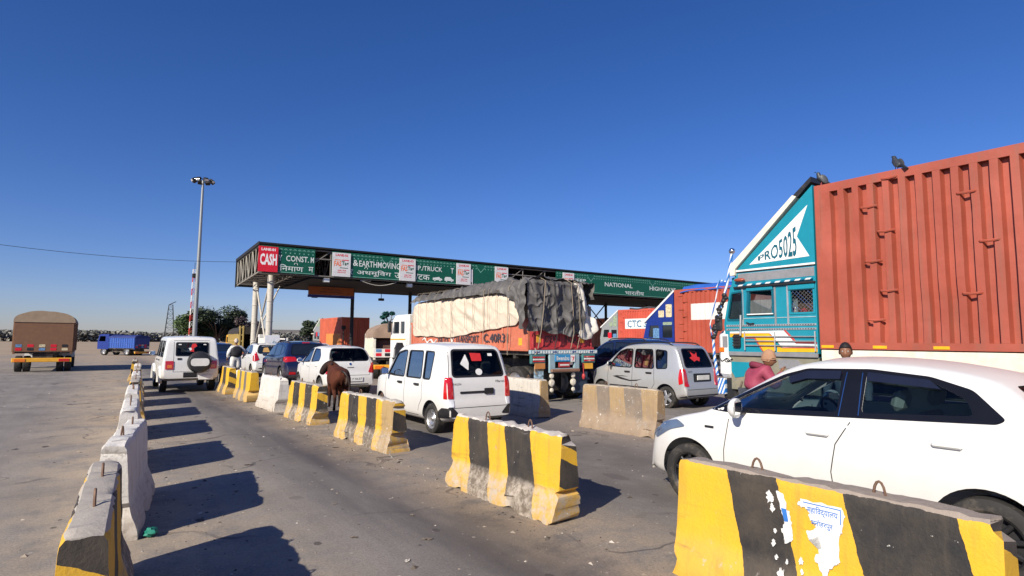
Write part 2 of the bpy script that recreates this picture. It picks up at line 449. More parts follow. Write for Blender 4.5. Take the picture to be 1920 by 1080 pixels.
def car(name, label, cat, loc, rz, sp, group=None):
    t = thing(name, label, cat, loc, rz, group); P = sp['paint']; L, W = sp['L'], sp['W']
    mb = car_loft(sp)
    body = mb.build('body', [P, TRIM], t, smooth=40)
    bvh = BVHTree.FromPolygons([Vector(v) for v in mb.v], mb.f)
    cut = MB(); tx = W/2
    for y, r in sp['wheels']:
        for s_ in (1, -1): cut.cyl((s_*(tx-.27), y, r), (s_*(tx+.3), y, r), r+.055, n=40, mi=1)
    co = cut.build('cut', [P, TRIM], t, smooth=0); boolean(body, co)
    see = sp.get('see', False)
    if see:
        yc0, yc1 = sp['cab']; cv = car_loft(sp, yc0, yc1, .06); cv.mi = [1]*len(cv.f)
        boolean(body, cv.build('cut', [P, TRIM], t, smooth=0))
        cut = MB()
        for q in sp['side_win']: cut.prism(q, 'x', -2, 2, 1)
        if 'rear_win' in sp: cut.prism(sp['rear_win'], 'y', -1, yc0+.35, 1)
        if 'wind' in sp: cut.prism(sp['wind'], 'y', yc1-.45, L+1, 1)
        # the prisms overlap nowhere: one cutter each side of the pillars
        boolean(body, cut.build('cut', [P, TRIM], t, smooth=0))
    body.data.polygons.foreach_set('use_smooth', [True]*len(body.data.polygons)); body.data.set_sharp_from_angle(angle=R(38))
    G = sp.get('glass', TINT) if see else DARKG; go = -.012 if see else .003
    TM = BLACKP if sp.get('matt') else BLACKG
    def pane(nm, q, pl, s_):
        o = patch(MB(), bvh, q, pl, s_, go).build(nm, G, t, recalc=False)
        if sp.get('rubber', True): strip(MB(), bvh, q, .03 if pl == 'x' else .035, pl, s_, .004, closed=True).build('frame', TM, o, recalc=False)
    for q in sp['side_win']:
        for s_ in (1, -1): pane('window', q, 'x', s_)
    if 'rear_win' in sp: pane('rear_window', sp['rear_win'], 'y', -1)
    if 'wind' in sp: pane('windshield', sp['wind'], 'y', 1)
    sm = MB()
    for q in sp.get('seams', []):
        for s_ in (1, -1): strip(sm, bvh, q, sp.get('seamw', .011), 'x', s_)
    for q in sp.get('rseams', []): strip(sm, bvh, q, .011, 'y', -1)
    for q in sp.get('tseams', []):
        for s_ in (1, -1): strip(sm, bvh, [(s_*a, b) for a, b in q], .01, 'z')
    if sm.f:
        bm = bmesh.new(); bm.from_mesh(body.data); n0 = len(bm.faces); tmp = sm.mesh('seams', SEAM, recalc=False); bm.from_mesh(tmp); bm.faces.ensure_lookup_table()
        for f in bm.faces[n0:]: f.material_index = 2
        bm.to_mesh(body.data); bm.free(); bpy.data.meshes.remove(tmp); body.data.materials.append(SEAM)
    tails = {}
    for part, q, mt, off, dp, mir in sp.get('rear', []):
        for s_ in ((1, -1) if mir else (1,)):
            o = patch(MB(), bvh, [(s_*a, b) for a, b in q], 'y', -1, off, dp, .05).build(part, mt, t, recalc=False)
            if part == 'tail_light': tails[s_] = o
    for part, q, mt, off, dp in sp.get('side', []):
        for s_ in (1, -1):
            sub = part == 'tail_light_side' and s_ in tails
            patch(MB(), bvh, q, 'x', s_, off, dp, .05).build('side_lens' if sub else part, mt, tails[s_] if sub else t, recalc=False)
    for part, q, mt, off, dp, mir in sp.get('front', []):
        for s_ in ((1, -1) if mir else (1,)): patch(MB(), bvh, [(s_*a, b) for a, b in q], 'y', 1, off, dp, .05).build(part, mt, t, recalc=False)
    for y, z in sp.get('handles', []):
        for s_ in (1, -1):
            h = bvh.ray_cast(Vector((s_*6, y, z)), Vector((-s_, 0, 0)))[0]
            mb = MB(); mb.box(h.x-.005*s_, h.x+.035*s_, y-.1, y+.1, z-.02, z+.02, .014)
            if sp.get('cup'): patch(mb, bvh, rpoly([(y-.1, z-.035), (y+.1, z-.035), (y+.1, z+.02), (y-.1, z+.02)], .02), 'x', s_, .001, mi=1)
            mb.build('door_handle', [sp.get('handle_mat', P), BLACKP], t)
    if 'mirror' in sp:
        y, z = sp['mirror']
        for s_ in (1, -1):
            h = bvh.ray_cast(Vector((s_*6, y, z-.08)), Vector((-s_, 0, 0)))[0]; x = h.x
            mb = MB(); M = Matrix.Translation((x+s_*.14, y, z)) @ Matrix.Rotation(R(-12)*s_, 4, 'Z')
            mk = sp.get('mirror_size', 1); mb.ball((0,0,0), (.1*mk, .055*mk, .078*mk), 16, 0, Matrix.Identity(4)); mb.v = [tuple(M @ Vector((v[0], max(v[1], -.02), v[2]))) for v in mb.v]
            mb.box(x-.02*s_, x+s_*.08, y-.02, y+.02, z-.07, z-.04, .01, 1)
            mb.box(-.085, .085, -.026, -.021, -.06, .06, .002, 2, M)
            mb.build('mirror', [sp.get('mirror_mat', P), BLACKP, CHROME], t)
    for y, r in sp['wheels']:
        for s_ in (1, -1): add_wheel(t, s_*(tx-.115), y, r, .19, sp.get('rim', 'steel'))
    if 'rails' in sp:
        (y0, y1), xr = sp['rails'], sp['roofw']/2-.06
        for s_ in (1, -1):
            pts = []
            for i in range(13):
                y = lerp(y0, y1, i/12); h = bvh.ray_cast(Vector((s_*xr, y, 5)), Vector((0, 0, -1)))[0]; pts.append((s_*xr, y, h.z+(.045 if 0 < i < 12 else .0)))
            MB().tube(pts, .018, 8).build('roof_rail', sp.get('rail_mat', BLACKP), t)
    if 'wiper' in sp:
        (x0, z0), (x1, z1) = sp['wiper']; pp = []
        for i in range(5):
            x, z = lerp(x0, x1, i/4), lerp(z0, z1, i/4); h = bvh.ray_cast(Vector((x, -6, z)), Vector((0, 1, 0)))[0]; pp.append((x, h.y-.02, z))
        MB().tube(pp, .009, 6).build('wiper', BLACKP, t)
    if see:
        sc = pm('seat_'+sp.get('seatc', 'grey'), {'grey': (.16,.16,.17), 'beige': (.5,.46,.38), 'dark': (.06,.06,.07)}[sp.get('seatc', 'grey')], .9)
        yf, yr, z0 = sp['seats']
        for x in (-W*.23, W*.23):
            o = seat_mesh().build('seat', sc, t); o.location = (x, yf, z0)
        o = seat_mesh(bench=True).build('rear_bench', sc, t); o.location = (0, yr, z0)
        d = MB(); yd = sp['cab'][1]-.3; d.box(-W/2+.12, W/2-.12, yd-.12, yd+.2, .55, sp['dash'], .06); d.build('dashboard', TRIM, t)
        sw = MB(); cpt = Vector((.36 if W else 0, yd-.3, sp['dash']-.02)); ax = Vector((0, -1, .5)).normalized(); u = Vector((1, 0, 0)); v_ = ax.cross(u)
        sw.tube([cpt+.18*(math.cos(a)*u+math.sin(a)*v_) for a in [2*math.pi*i/24 for i in range(25)]], .014, 8)
        sw.tube([cpt-.18*u, cpt, cpt+.18*u], .014, 6); sw.tube([cpt, cpt-ax*.25], .025, 6); sw.build('steering_wheel', BLACKP, t)
    return t, bvh

def plate_on(t, bvh, x, z, w_, h_, mat=None, chars=None, y=None):
    hit = bvh.ray_cast(Vector((x, -6, z)), Vector((0, 1, 0)))[0]; y = hit.y if y is None else y
    p = MB().box(x-w_/2, x+w_/2, y-.022, y-.008, z-h_/2, z+h_/2, .004).build('number_plate', mat or PLATE, t)
    if chars: text(MB(), chars, (x-w_*.43, y-.0235, z-h_*.3), (1,0,0), (0,0,1), w_*.86, h_*.6).build('lettering', PLTXT, p)
    return p
# ------------------------------------------------------------------ cars
WHITE = pm('white_paint', (.71,.71,.69), .3, coat=.5, var=.03, low=.35, dirt=.15, ds=2)
WHITE2 = pm('white_paint_clean', (.68,.675,.655), .34, coat=.25, var=.03, low=.3, dirt=.12, ds=1.5)
SILVER = pm('silver_paint', (.47,.48,.485), .32, .4, coat=.8, var=.03, low=.25, dirt=.1)
NAVY = pm('navy_paint', (.008,.014,.05), .18, coat=1, var=.05, low=.3)
DKBLUE = pm('dark_blue_paint', (.01,.018,.06), .18, coat=1, var=.05, low=.3)
PLAN = [(0,.84), (.06,.93), (.25,.985), (.5,1), (3.0,1), (3.3,.96), (3.5,.84), (3.62,.6)]
def plan(L, n=.8): return [(0,.86), (.06,.95), (.25,.99), (.5,1), (L-.75,1), (L-.4,.97), (L-.15,.89), (L-.04,.8), (L,n*.85)]
def bot(L, z=.2): return [(0,z+.12), (.3,z+.02), (.6,z), (L-.6,z), (L-.2,z+.01), (L,z+.06)]
W1 = rpoly([(2.32,.98), (2.62,1.0), (2.3,1.44), (1.98,1.5), (1.82,1.5), (1.82,.98)], .05)
W2 = rpoly([(1.72,.98), (1.72,1.5), (1.12,1.5), (1.06,.98)], .05)
W3 = rpoly([(.98,.98), (1.02,1.5), (.66,1.49), (.7,.98)], .05)
wagon = dict(L=3.5, W=1.47, H=1.68, roofw=1.2, crown=.035, rr=.09, paint=WHITE,
    top=[(0,.34), (0,.5), (.015,.6), (.05,.66), (.06,.85), (.09,1.03), (.2,1.36), (.29,1.58), (.4,1.645), (.8,1.67), (1.4,1.68), (2.0,1.655), (2.25,1.58), (2.5,1.35), (2.82,1.03), (2.9,1.0), (3.2,.94), (3.36,.87), (3.45,.74), (3.49,.58), (3.5,.4)],
    belt=[(0,.95), (1,.95), (2.8,.95), (3.5,.9)], plan=plan(3.5), bot=bot(3.5), wheels=[(.62,.275), (2.96,.275)], see=True, cab=(.28, 2.72),
    side_win=[W1, W2, W3], rear_win=rpoly([(-.56,1.05), (.56,1.05), (.5,1.53), (-.5,1.53)], .07), wind=rpoly([(-.6,1.1), (.6,1.1), (.5,1.5), (-.5,1.5)], .07),
    matt=True, seams=[[(2.66,.3), (2.7,.7), (2.68,.98), (2.32,1.5)], [(1.77,.28), (1.77,1.0), (1.77,1.55)], [(.98,.6), (1.0,.75), (1.02,1.52)], [(.98,.6), (1.1,.45), (1.14,.28)], [(2.68,.28), (1.14,.28)]],
    rseams=[[(-.6,.5), (-.64,1.0), (-.56,1.6)], [(.6,.5), (.64,1.0), (.56,1.6)], [(-.6,.5), (.6,.5)]],
    handles=[(1.98,.86), (1.22,.86)], cup=True, handle_mat=BLACKP, mirror=(2.5,1.06), mirror_mat=BLACKP, rim='steel',
    rear=[('tail_light', rpoly([(.565,.66), (.67,.66), (.67,1.04), (.58,1.04)], .02), REDL, .012, .03, True), ('reversing_light', rpoly([(.57,.52), (.67,.52), (.67,.65), (.57,.65)], .02), WHL, .012, .03, True),
          ('plate_recess', rpoly([(-.42,.745), (.14,.745), (.14,.785), (-.42,.785)], .01), BLACKP, .01, .02, False), ('number_plate', rpoly([(.1,.72), (.3,.72), (.3,.83), (.1,.83)], .02), BLACKP, .02, .03, False),
          ('bumper_guard', rpoly([(.45,.36), (.66,.34), (.67,.52), (.6,.52), (.5,.42)], .03), BLACKP, .008, .02, True)],
    side=[('bumper_guard', rpoly([(.03,.33), (.34,.31), (.33,.42), (.2,.5), (.04,.5)], .02), BLACKP, .007, .02), ('tail_light_side', rpoly([(.065,.66), (.15,.66), (.17,1.04), (.115,1.04)], .01), REDL, .01, .02)],
    seats=(1.55, .62, .42), dash=.95, seatc='beige')
t, b = car('white_hatchback', 'boxy white hatchback with white and red stickers on its dark rear window', 'car', (5.8, 9.08, 0), 0, wagon)
for s_, q, m_ in ((0, rpoly([(-.36,1.28), (-.2,1.16), (-.17,1.3), (-.22,1.46)], .02), PAPER), (0, rpoly([(-.1,1.33), (.12,1.33), (.12,1.47), (-.12,1.48)], .01), REDST), (0, [(.02+.075*math.cos(a/16*6.283), 1.13+.06*math.sin(a/16*6.283)) for a in range(16)], PAPER), (0, rpoly([(.28,1.42), (.38,1.42), (.38,1.47), (.28,1.47)], .01), PAPER)):
    patch(MB(), b, q, 'y', -1, -.004).build('window_sticker', m_, t, recalc=False)
def badge(t, b, x, z, w_, h_, s):
    y = b.ray_cast(Vector((x+w_/2, -6, z)), Vector((0, 1, 0)))[0].y
    text(MB(), s, (x, y-.006, z), (1,0,0), (0,0,1), w_, h_).build('badge', BLACKP, t)
badge(t, b, -.58, .9, .18, .04, 'WAGON'); badge(t, b, .36, .93, .2, .045, 'Maruti')

# silver one, rounder shoulders
s1 = rpoly([(2.2,1.0), (2.66,1.02), (2.3,1.42), (2.05,1.5), (1.8,1.5), (1.8,1.0)], .06)
s2 = rpoly([(1.7,1.0), (1.7,1.5), (1.1,1.5), (1.02,1.0)], .06); s3 = rpoly([(.93,1.0), (.99,1.5), (.62,1.47), (.58,1.02)], .06)
silver = dict(wagon, paint=SILVER, L=3.52, W=1.5, roofw=1.22, see=True, side_win=[s1, s2, s3], matt=False, seatc='dark', glass=TINT,
    top=[(0,.34), (0,.5), (.012,.6), (.06,.66), (.07,.85), (.1,1.03), (.22,1.34), (.33,1.57), (.45,1.645), (.8,1.68), (1.4,1.685), (2.0,1.65), (2.25,1.56), (2.55,1.33), (2.9,1.05), (3.0,1.01), (3.25,.94), (3.4,.84), (3.48,.7), (3.51,.55), (3.52,.4)],
    rear_win=rpoly([(-.56,1.06), (.56,1.06), (.47,1.52), (-.47,1.52)], .09), cab=(.3, 2.75),
    handles=[(1.95,.88), (1.18,.88)], rails=(.5, 2.1), mirror=(2.52,1.08), mirror_mat=SILVER, rim='five', wheels=[(.62,.285), (2.98,.285)],
    rear=[('tail_light', rpoly([(.54,.58), (.68,.58), (.68,1.02), (.6,1.02)], .03), REDL, .014, .04, True), ('plate_recess', rpoly([(-.3,.68), (.42,.68), (.42,.9), (-.3,.9)], .03), BLACKP, .002, 0, False),
          ('bumper_lip', rpoly([(-.7,.3), (.7,.3), (.66,.36), (-.66,.36)], .02), BLACKP, .006, .02, False)],
    side=[('tail_light_side', rpoly([(.08,.66), (.19,.62), (.21,.8), (.18,1.02), (.13,1.02)], .02), REDL, .012, .03), ('rub_strip', rpoly([(2.62,.47), (1.2,.47), (1.2,.5), (2.62,.5)], .01), BLACKP, .012, .02),
          ('side_decal', [(2.5,.73), (2.2,.66), (1.85,.62), (1.6,.64), (1.4,.7), (1.62,.67), (1.85,.655), (2.1,.7), (2.3,.74), (1.9,.74), (2.1,.76), (2.35,.755)], BLACKP, .003, 0)])
t, b = car('silver_hatchback', 'dusty silver tall hatchback with red cloth in the rear window and a black side decal', 'car', (12.75, 9.35, 0), 0, silver)
plate_on(t, b, .08, .79, .5, .12)
patch(MB(), b, rpoly([(-.12,1.2), (.0,1.24), (.1,1.2), (.16,1.3), (.06,1.33), (.1,1.44), (-.02,1.38), (-.16,1.46), (-.14,1.34), (-.26,1.3)], .01), 'y', -1, -.004).build('window_sticker', REDST, t, recalc=False)
badge(t, b, -.5, .93, .16, .04, 'WAGON')

# big white hatchback beside the camera
swd = [(.45,1.16), (.66,1.33), (.95,1.405), (1.4,1.44), (1.95,1.425), (2.16,1.37), (2.97,1.01), (2.7,1.0), (1.5,1.075), (.5,1.13)]
swift = dict(L=3.84, W=1.72, H=1.53, roofw=1.2, crown=.05, rr=.12, rs=.07, paint=WHITE2,
    top=[(0,.3), (0,.5), (.015,.66), (.06,.75), (.1,.95), (.25,1.16), (.42,1.36), (.6,1.45), (1.0,1.51), (1.5,1.53), (1.9,1.515), (2.15,1.47), (2.5,1.28), (2.95,1.02), (3.05,.985), (3.4,.9), (3.62,.8), (3.74,.68), (3.8,.56), (3.83,.4), (3.84,.25)],
    belt=[(0,1.1), (.5,1.08), (1.5,1.02), (2.7,.97), (3.2,.9), (3.84,.7)], plan=plan(3.84, .86), bot=bot(3.84, .19), wheels=[(.58,.31), (3.17,.315)], see=True, cab=(.42, 2.8), glass=SWG,
    side_win=[rpoly([(2.28,1.075), (2.78,1.055), (2.13,1.35), (1.93,1.4), (1.62,1.41), (1.62,1.11)], .04), rpoly([(1.42,1.12), (1.42,1.41), (.95,1.375), (.7,1.27), (.64,1.17)], .04)],
    rear_win=rpoly([(-.5,1.06), (.5,1.06), (.44,1.36), (-.44,1.36)], .06), wind=rpoly([(-.62,1.09), (.62,1.09), (.5,1.43), (-.5,1.43)], .06), rubber=False,
    trim=[], handles=[(1.77,.915), (.8,.95)], mirror_size=1.25, mirror=(2.5,1.07), mirror_mat=WHITE2, rim='multi', seamw=.009,
    seams=[[(2.72,.27), (2.72,.62), (2.68,.86), (2.66,1.0)], [(1.62,.27), (1.66,.6), (1.62,.84), (1.5,1.04)], [(1.0,.3), (2.72,.27)]],
    tseams=[[(.62,2.95), (.6,3.3), (.5,3.6)]],
    side=[('headlight', rpoly([(3.2,.8), (3.32,.862), (3.54,.805), (3.72,.65), (3.66,.61), (3.42,.74)], .04), HEADL, .008, .03), ('badge', rpoly([(2.84,.82), (2.95,.82), (2.95,.845), (2.84,.845)], .004), BLACKP, .004, 0)],
    front=[('headlight', rpoly([(.45,.58), (.7,.62), (.78,.72), (.62,.72), (.45,.66)], .02), HEADL, .012, .03, True), ('grille', rpoly([(-.45,.4), (.45,.4), (.5,.56), (-.5,.56)], .04), BLACKP, .006, .02, False)],
    rear=[('tail_light', rpoly([(.5,.72), (.8,.72), (.8,1.0), (.6,1.0)], .03), REDL, .012, .03, True)],
    seats=(1.45, .62, .42), dash=.98, seatc='beige')
up = lambda z: z+max(0, z-1.1)*.15
for k_ in ('top', 'trim'): swift[k_] = [(y, up(z)) for y, z in swift[k_]]
swift['side_win'] = [[(y, up(z)) for y, z in q] for q in swift['side_win']]; swd = [(y, up(z)) for y, z in swd]; swift['H'] = 1.595
for k_ in ('rear_win', 'wind'): swift[k_] = [(x, up(z)) for x, z in swift[k_]]
t, b = car('white_hatchback', 'large clean white hatchback with black window pillars, partly behind the nearest striped barrier', 'car', (6.1, .9, 0), 0, swift)
def ringstrip(mb, bvh, outer, holes, plane, s_, off):
    """black surround: the outline with the panes left out"""
    bm = bmesh.new(); e = []
    for lp in [outer]+holes:
        vs = [bm.verts.new((p[0], p[1], 0)) for p in lp]; e += [bm.edges.new((vs[i-1], vs[i])) for i in range(len(vs))]
    g = bmesh.ops.triangle_fill(bm, edges=e, use_beauty=True)
    bmesh.ops.subdivide_edges(bm, edges=[x for x in bm.edges if x.calc_length() > .12], cuts=3, use_grid_fill=True)
    bm.verts.ensure_lookup_table(); out, fs, ok = [], [], {}
    def inside(p, q):
        r = False
        for i in range(len(q)):
            (x1, y1), (x2, y2) = q[i-1], q[i]
            if (y1 > p[1]) != (y2 > p[1]) and p[0] < (x2-x1)*(p[1]-y1)/(y2-y1)+x1: r = not r
        return r
    for v in bm.verts:
        h = bvh.ray_cast(Vector((s_*6, v.co.x, v.co.y)), Vector((-s_, 0, 0)))
        if h[0] is not None: ok[v] = len(out); out.append(h[0]+(h[1] if h[1].x*s_ > 0 else -h[1])*off)
    for f in bm.faces:
        c = f.calc_center_median()
        if all(v in ok for v in f.verts) and not any(inside((c.x, c.y), q) for q in holes): fs.append(tuple(ok[v] for v in f.verts))
    bm.free(); mb.add(out, fs); return mb
for s_ in (1, -1): ringstrip(MB(), b, rpoly(swd, .04), swift['side_win'], 'x', s_, .003).build('window_surround', BLACKG, t, recalc=False)
for s_ in (-1, 1):
    vis = MB(); patch(vis, b, rpoly([(y, up(z)) for y, z in [(2.1,1.345), (1.93,1.4), (1.63,1.41), (1.63,1.35), (1.93,1.34), (2.08,1.295)]], .01), 'x', s_, .02, .02)
    vis.build('rain_visor', pm('smoke_visor', (.012,.015,.03), .15), t, recalc=False); vis = MB(); patch(vis, b, rpoly([(y, up(z)) for y, z in [(1.41,1.41), (.95,1.375), (.86,1.32), (1.41,1.35)]], .01), 'x', s_, .02, .02)
    vis.build('rain_visor', pm('smoke_visor', (.012,.015,.03), .15), t, recalc=False)
for q in ([(1.585,1.455), (1.6,1.08)], [(1.455,1.455), (1.44,1.1)]): strip(MB(), b, q, .008, 'x', -1, .006).build('pillar_strip', CHROME, t, recalc=False)

# white hatchback behind the cow
celerio = dict(L=3.5, W=1.58, H=1.54, roofw=1.2, crown=.05, rr=.13, rs=.08, paint=WHITE, see=True, cab=(.36, 2.68), glass=TINT, seatc='dark',
    top=[(0,.32), (0,.52), (.02,.64), (.07,.72), (.09,.92), (.13,1.04), (.25,1.28), (.4,1.46), (.6,1.51), (1.2,1.54), (1.8,1.52), (2.1,1.45), (2.45,1.22), (2.8,1.0), (2.95,.95), (3.25,.86), (3.4,.74), (3.48,.56), (3.5,.4)],
    belt=[(0,1.0), (1,.97), (2.6,.93), (3.5,.8)], plan=plan(3.5), bot=bot(3.5), wheels=[(.6,.285), (2.93,.285)],
    side_win=[rpoly([(2.15,.98), (2.55,.98), (2.1,1.33), (1.85,1.4), (1.7,1.41), (1.7,1.0)], .05), rpoly([(1.58,1.0), (1.58,1.41), (1.05,1.39), (.8,1.2), (.78,1.05)], .06)],
    rear_win=rpoly([(-.62,1.06), (.62,1.06), (.52,1.42), (-.52,1.42)], .12), wind=rpoly([(-.6,1.04), (.6,1.04), (.5,1.42), (-.5,1.42)], .07),
    seams=[[(2.6,.3), (2.66,.7), (2.6,.96)], [(1.64,.28), (1.66,.7), (1.64,1.0), (1.64,1.44)], [(.85,.65), (.95,.4), (1.1,.28), (2.6,.28)]], handles=[(1.82,.86), (.98,.88)], mirror=(2.35,1.02),
    rear=[('tail_light', rpoly([(.56,.7), (.78,.66), (.78,1.02), (.68,1.0)], .03), REDL, .014, .04, True), ('roof_lamp', rpoly([(-.16,1.47), (.16,1.47), (.16,1.49), (-.16,1.49)], .005), REDL, .02, .03, False),
          ('bumper_lower_strip', rpoly([(-.6,.3), (.6,.3), (.55,.36), (-.55,.36)], .02), BLACKP, .004, .01, False), ('emblem', [(.04*math.cos(a/10*6.283), .96+.035*math.sin(a/10*6.283)) for a in range(10)], CHROME, .012, .01, False), ('tailgate_grip', rpoly([(-.1,.845), (.1,.845), (.12,.865), (-.1,.86)], .005), BLACKP, .006, .01, False)],  # includes a black strip along the lower bumper
    rseams=[[(-.6,.62), (-.66,.95), (-.56,1.44)], [(.6,.62), (.66,.95), (.56,1.44)], [(-.6,.62), (.6,.62)]],
    side=[('tail_light_side', rpoly([(.1,.72), (.22,.74), (.27,.95), (.15,1.0)], .02), REDL, .012, .03)], wiper=((.08,1.03), (.0,1.14)), seats=(1.45, .62, .4), dash=.93)
t, b = car('white_hatchback', 'rounded white hatchback with a black-framed number plate, standing right behind the brown cow', 'car', (6.33, 17.3, 0), 0, celerio)
plate_on(t, b, .12, .5, .5, .13, None, 'RJ 7 4637')

# navy SUV ahead of it
navy = dict(L=4.2, W=1.75, H=1.64, roofw=1.3, crown=.04, rr=.12, paint=NAVY, see=False, cab=(.4, 3),
    top=[(0,.4), (0,.6), (.03,.72), (.1,.82), (.12,1.0), (.2,1.12), (.38,1.42), (.5,1.57), (.8,1.62), (1.5,1.64), (2.2,1.62), (2.55,1.52), (2.95,1.25), (3.2,1.1), (3.4,1.05), (3.85,.97), (4.05,.84), (4.16,.66), (4.2,.45)],
    belt=[(0,1.06), (1,1.02), (3,.98), (4.2,.88)], plan=plan(4.2), bot=bot(4.2, .24), wheels=[(.78,.34), (3.35,.34)],
    side_win=[rpoly([(2.6,1.05), (2.98,1.05), (2.5,1.45), (2.05,1.51), (1.98,1.07)], .05), rpoly([(1.85,1.07), (1.92,1.52), (1.2,1.5), (1.1,1.1)], .05), rpoly([(1.0,1.12), (1.1,1.48), (.72,1.4), (.62,1.2)], .05)],
    rear_win=rpoly([(-.62,1.12), (.62,1.12), (.53,1.5), (-.53,1.5)], .09), wind=rpoly([(-.66,1.12), (.66,1.12), (.55,1.52), (-.55,1.52)], .07),
    seams=[[(2.98,.4), (3.0,1.0)], [(1.94,.35), (1.94,1.55)], [(1.0,.7), (1.1,1.0)]], handles=[(2.15,.93), (1.25,.95)], mirror=(2.75,1.1), rim='five', rails=(.6, 2.4),
    rear=[('tail_light', rpoly([(.4,.9), (.87,.86), (.87,1.06), (.5,1.05)], .03), REDL, .012, .03, True), ('reflector', rpoly([(.5,.42), (.74,.42), (.72,.52), (.5,.5)], .01), REDL, .012, .02, True), ('roof_lamp', rpoly([(-.14,1.55), (.14,1.55), (.14,1.575), (-.14,1.575)], .005), REDL, .02, .03, False), ('chrome_strip', rpoly([(-.4,.86), (.4,.86), (.4,.88), (-.4,.88)], .005), CHROME, .012, .01, False)],
    side=[('tail_light_side', rpoly([(.14,.88), (.36,.9), (.4,1.02), (.2,1.06)], .02), REDL, .012, .03)])
car('navy_suv', 'navy blue sport utility car with wide red tail lights, queuing ahead of the cow', 'car', (6.42, 21.9, 0), 0, navy)
# small white hatch with luggage rack
i10 = dict(celerio, W=1.6, H=1.55, see=False, rear=[('tail_light', rpoly([(.55,.78), (.78,.7), (.76,1.14), (.68,1.16)], .03), REDL, .014, .04, True), ('bumper_lower_strip', rpoly([(-.62,.4), (-.4,.36), (.4,.36), (.62,.4), (.5,.44), (-.5,.44)], .02), BLACKP, .004, .01, False)], rails=(.5, 1.9))  # black strip across the lower bumper
t, b = car('white_hatchback', 'small white hatchback with pinkish tall tail lights, left of the navy car in the queue', 'car', (6.35, 27.2, 0), 0, i10)
plate_on(t, b, 0, .58, .45, .11)
for s_, q, m_ in ((0, rpoly([(-.4,1.12), (-.1,1.12), (-.16,1.32), (-.34,1.3)], .03), pm('ochre_cushion', (.5,.3,.1), .9)), (0, rpoly([(.3,1.1), (.5,1.1), (.48,1.24), (.34,1.24)], .03), PAPER)):
    patch(MB(), b, q, 'y', -1, .006).build('window_sticker', m_, t, recalc=False)
# dark sedan
sedan = dict(navy, L=4.2, W=1.68, H=1.5, paint=DKBLUE, rails=None,
    top=[(0,.36), (0,.55), (.03,.7), (.08,.95), (.15,1.03), (.55,1.06), (.75,1.1), (1.2,1.4), (1.5,1.48), (2.0,1.5), (2.4,1.47), (2.8,1.25), (3.15,1.0), (3.4,.95), (3.9,.82), (4.1,.66), (4.2,.45)], wheels=[(.8,.29), (3.35,.29)], bot=bot(4.2, .18),
    side_win=[rpoly([(2.5,1.0), (2.95,1.0), (2.5,1.32), (2.1,1.38), (2.02,1.0)], .05), rpoly([(1.9,1.0), (1.96,1.38), (1.4,1.34), (1.1,1.12), (1.1,1.02)], .05)], rear_win=rpoly([(-.6,1.1), (.6,1.1), (.5,1.38), (-.5,1.38)], .07), wind=rpoly([(-.62,1.05), (.62,1.05), (.52,1.4), (-.52,1.4)], .07),
    rear=[('tail_light', rpoly([(.5,.78), (.82,.76), (.82,.97), (.62,.98)], .03), REDL, .012, .03, True)], handles=[(2.15,.86), (1.3,.88)], side=[('tail_light_side', rpoly([(.1,.78), (.3,.8), (.28,.95), (.14,.98)], .02), REDL, .012, .03)], mirror=(2.7,1.02), seams=[[(2.0,.3), (1.98,1.4)]])
del sedan['rails']
car('blue_sedan', 'dark blue sedan standing left of the man in a black waistcoat', 'car', (4.95, 31.0, 0), 0, sedan)
car('white_sedan', 'white saloon far ahead in the queue, just right of the white jeep', 'car', (5.3, 38.2, 0), 0, dict(sedan, paint=WHITE))
car('white_sedan', 'low white saloon in the queue beyond the cow, roof showing under the orange container', 'car', (10.5, 33.0, 0), 0, dict(sedan, paint=WHITE, H=1.55))
car('dark_hatchback', 'dark blue hatchback tucked behind the white hatchback in the next lane', 'car', (9.1, 30.0, 0), 0, dict(celerio, paint=DKBLUE, see=False))
bsuv = dict(navy, L=4.3, W=1.8, H=1.83, paint=DKBLUE, top=[(y*4.3/4.2, z*1.115) for y, z in navy['top']], rails=(.6, 2.4), side_win=[[(y, z*1.1) for y, z in q] for q in navy['side_win']], rear_win=[(x, z*1.1) for x, z in navy['rear_win']], wind=[(x, z*1.1) for x, z in navy['wind']], belt=[(y, z*1.1) for y, z in navy['belt']])
car('blue_suv', 'dark blue sport utility car half hidden beyond the silver hatchback', 'car', (15.8, 12.8, 0), 0, bsuv)

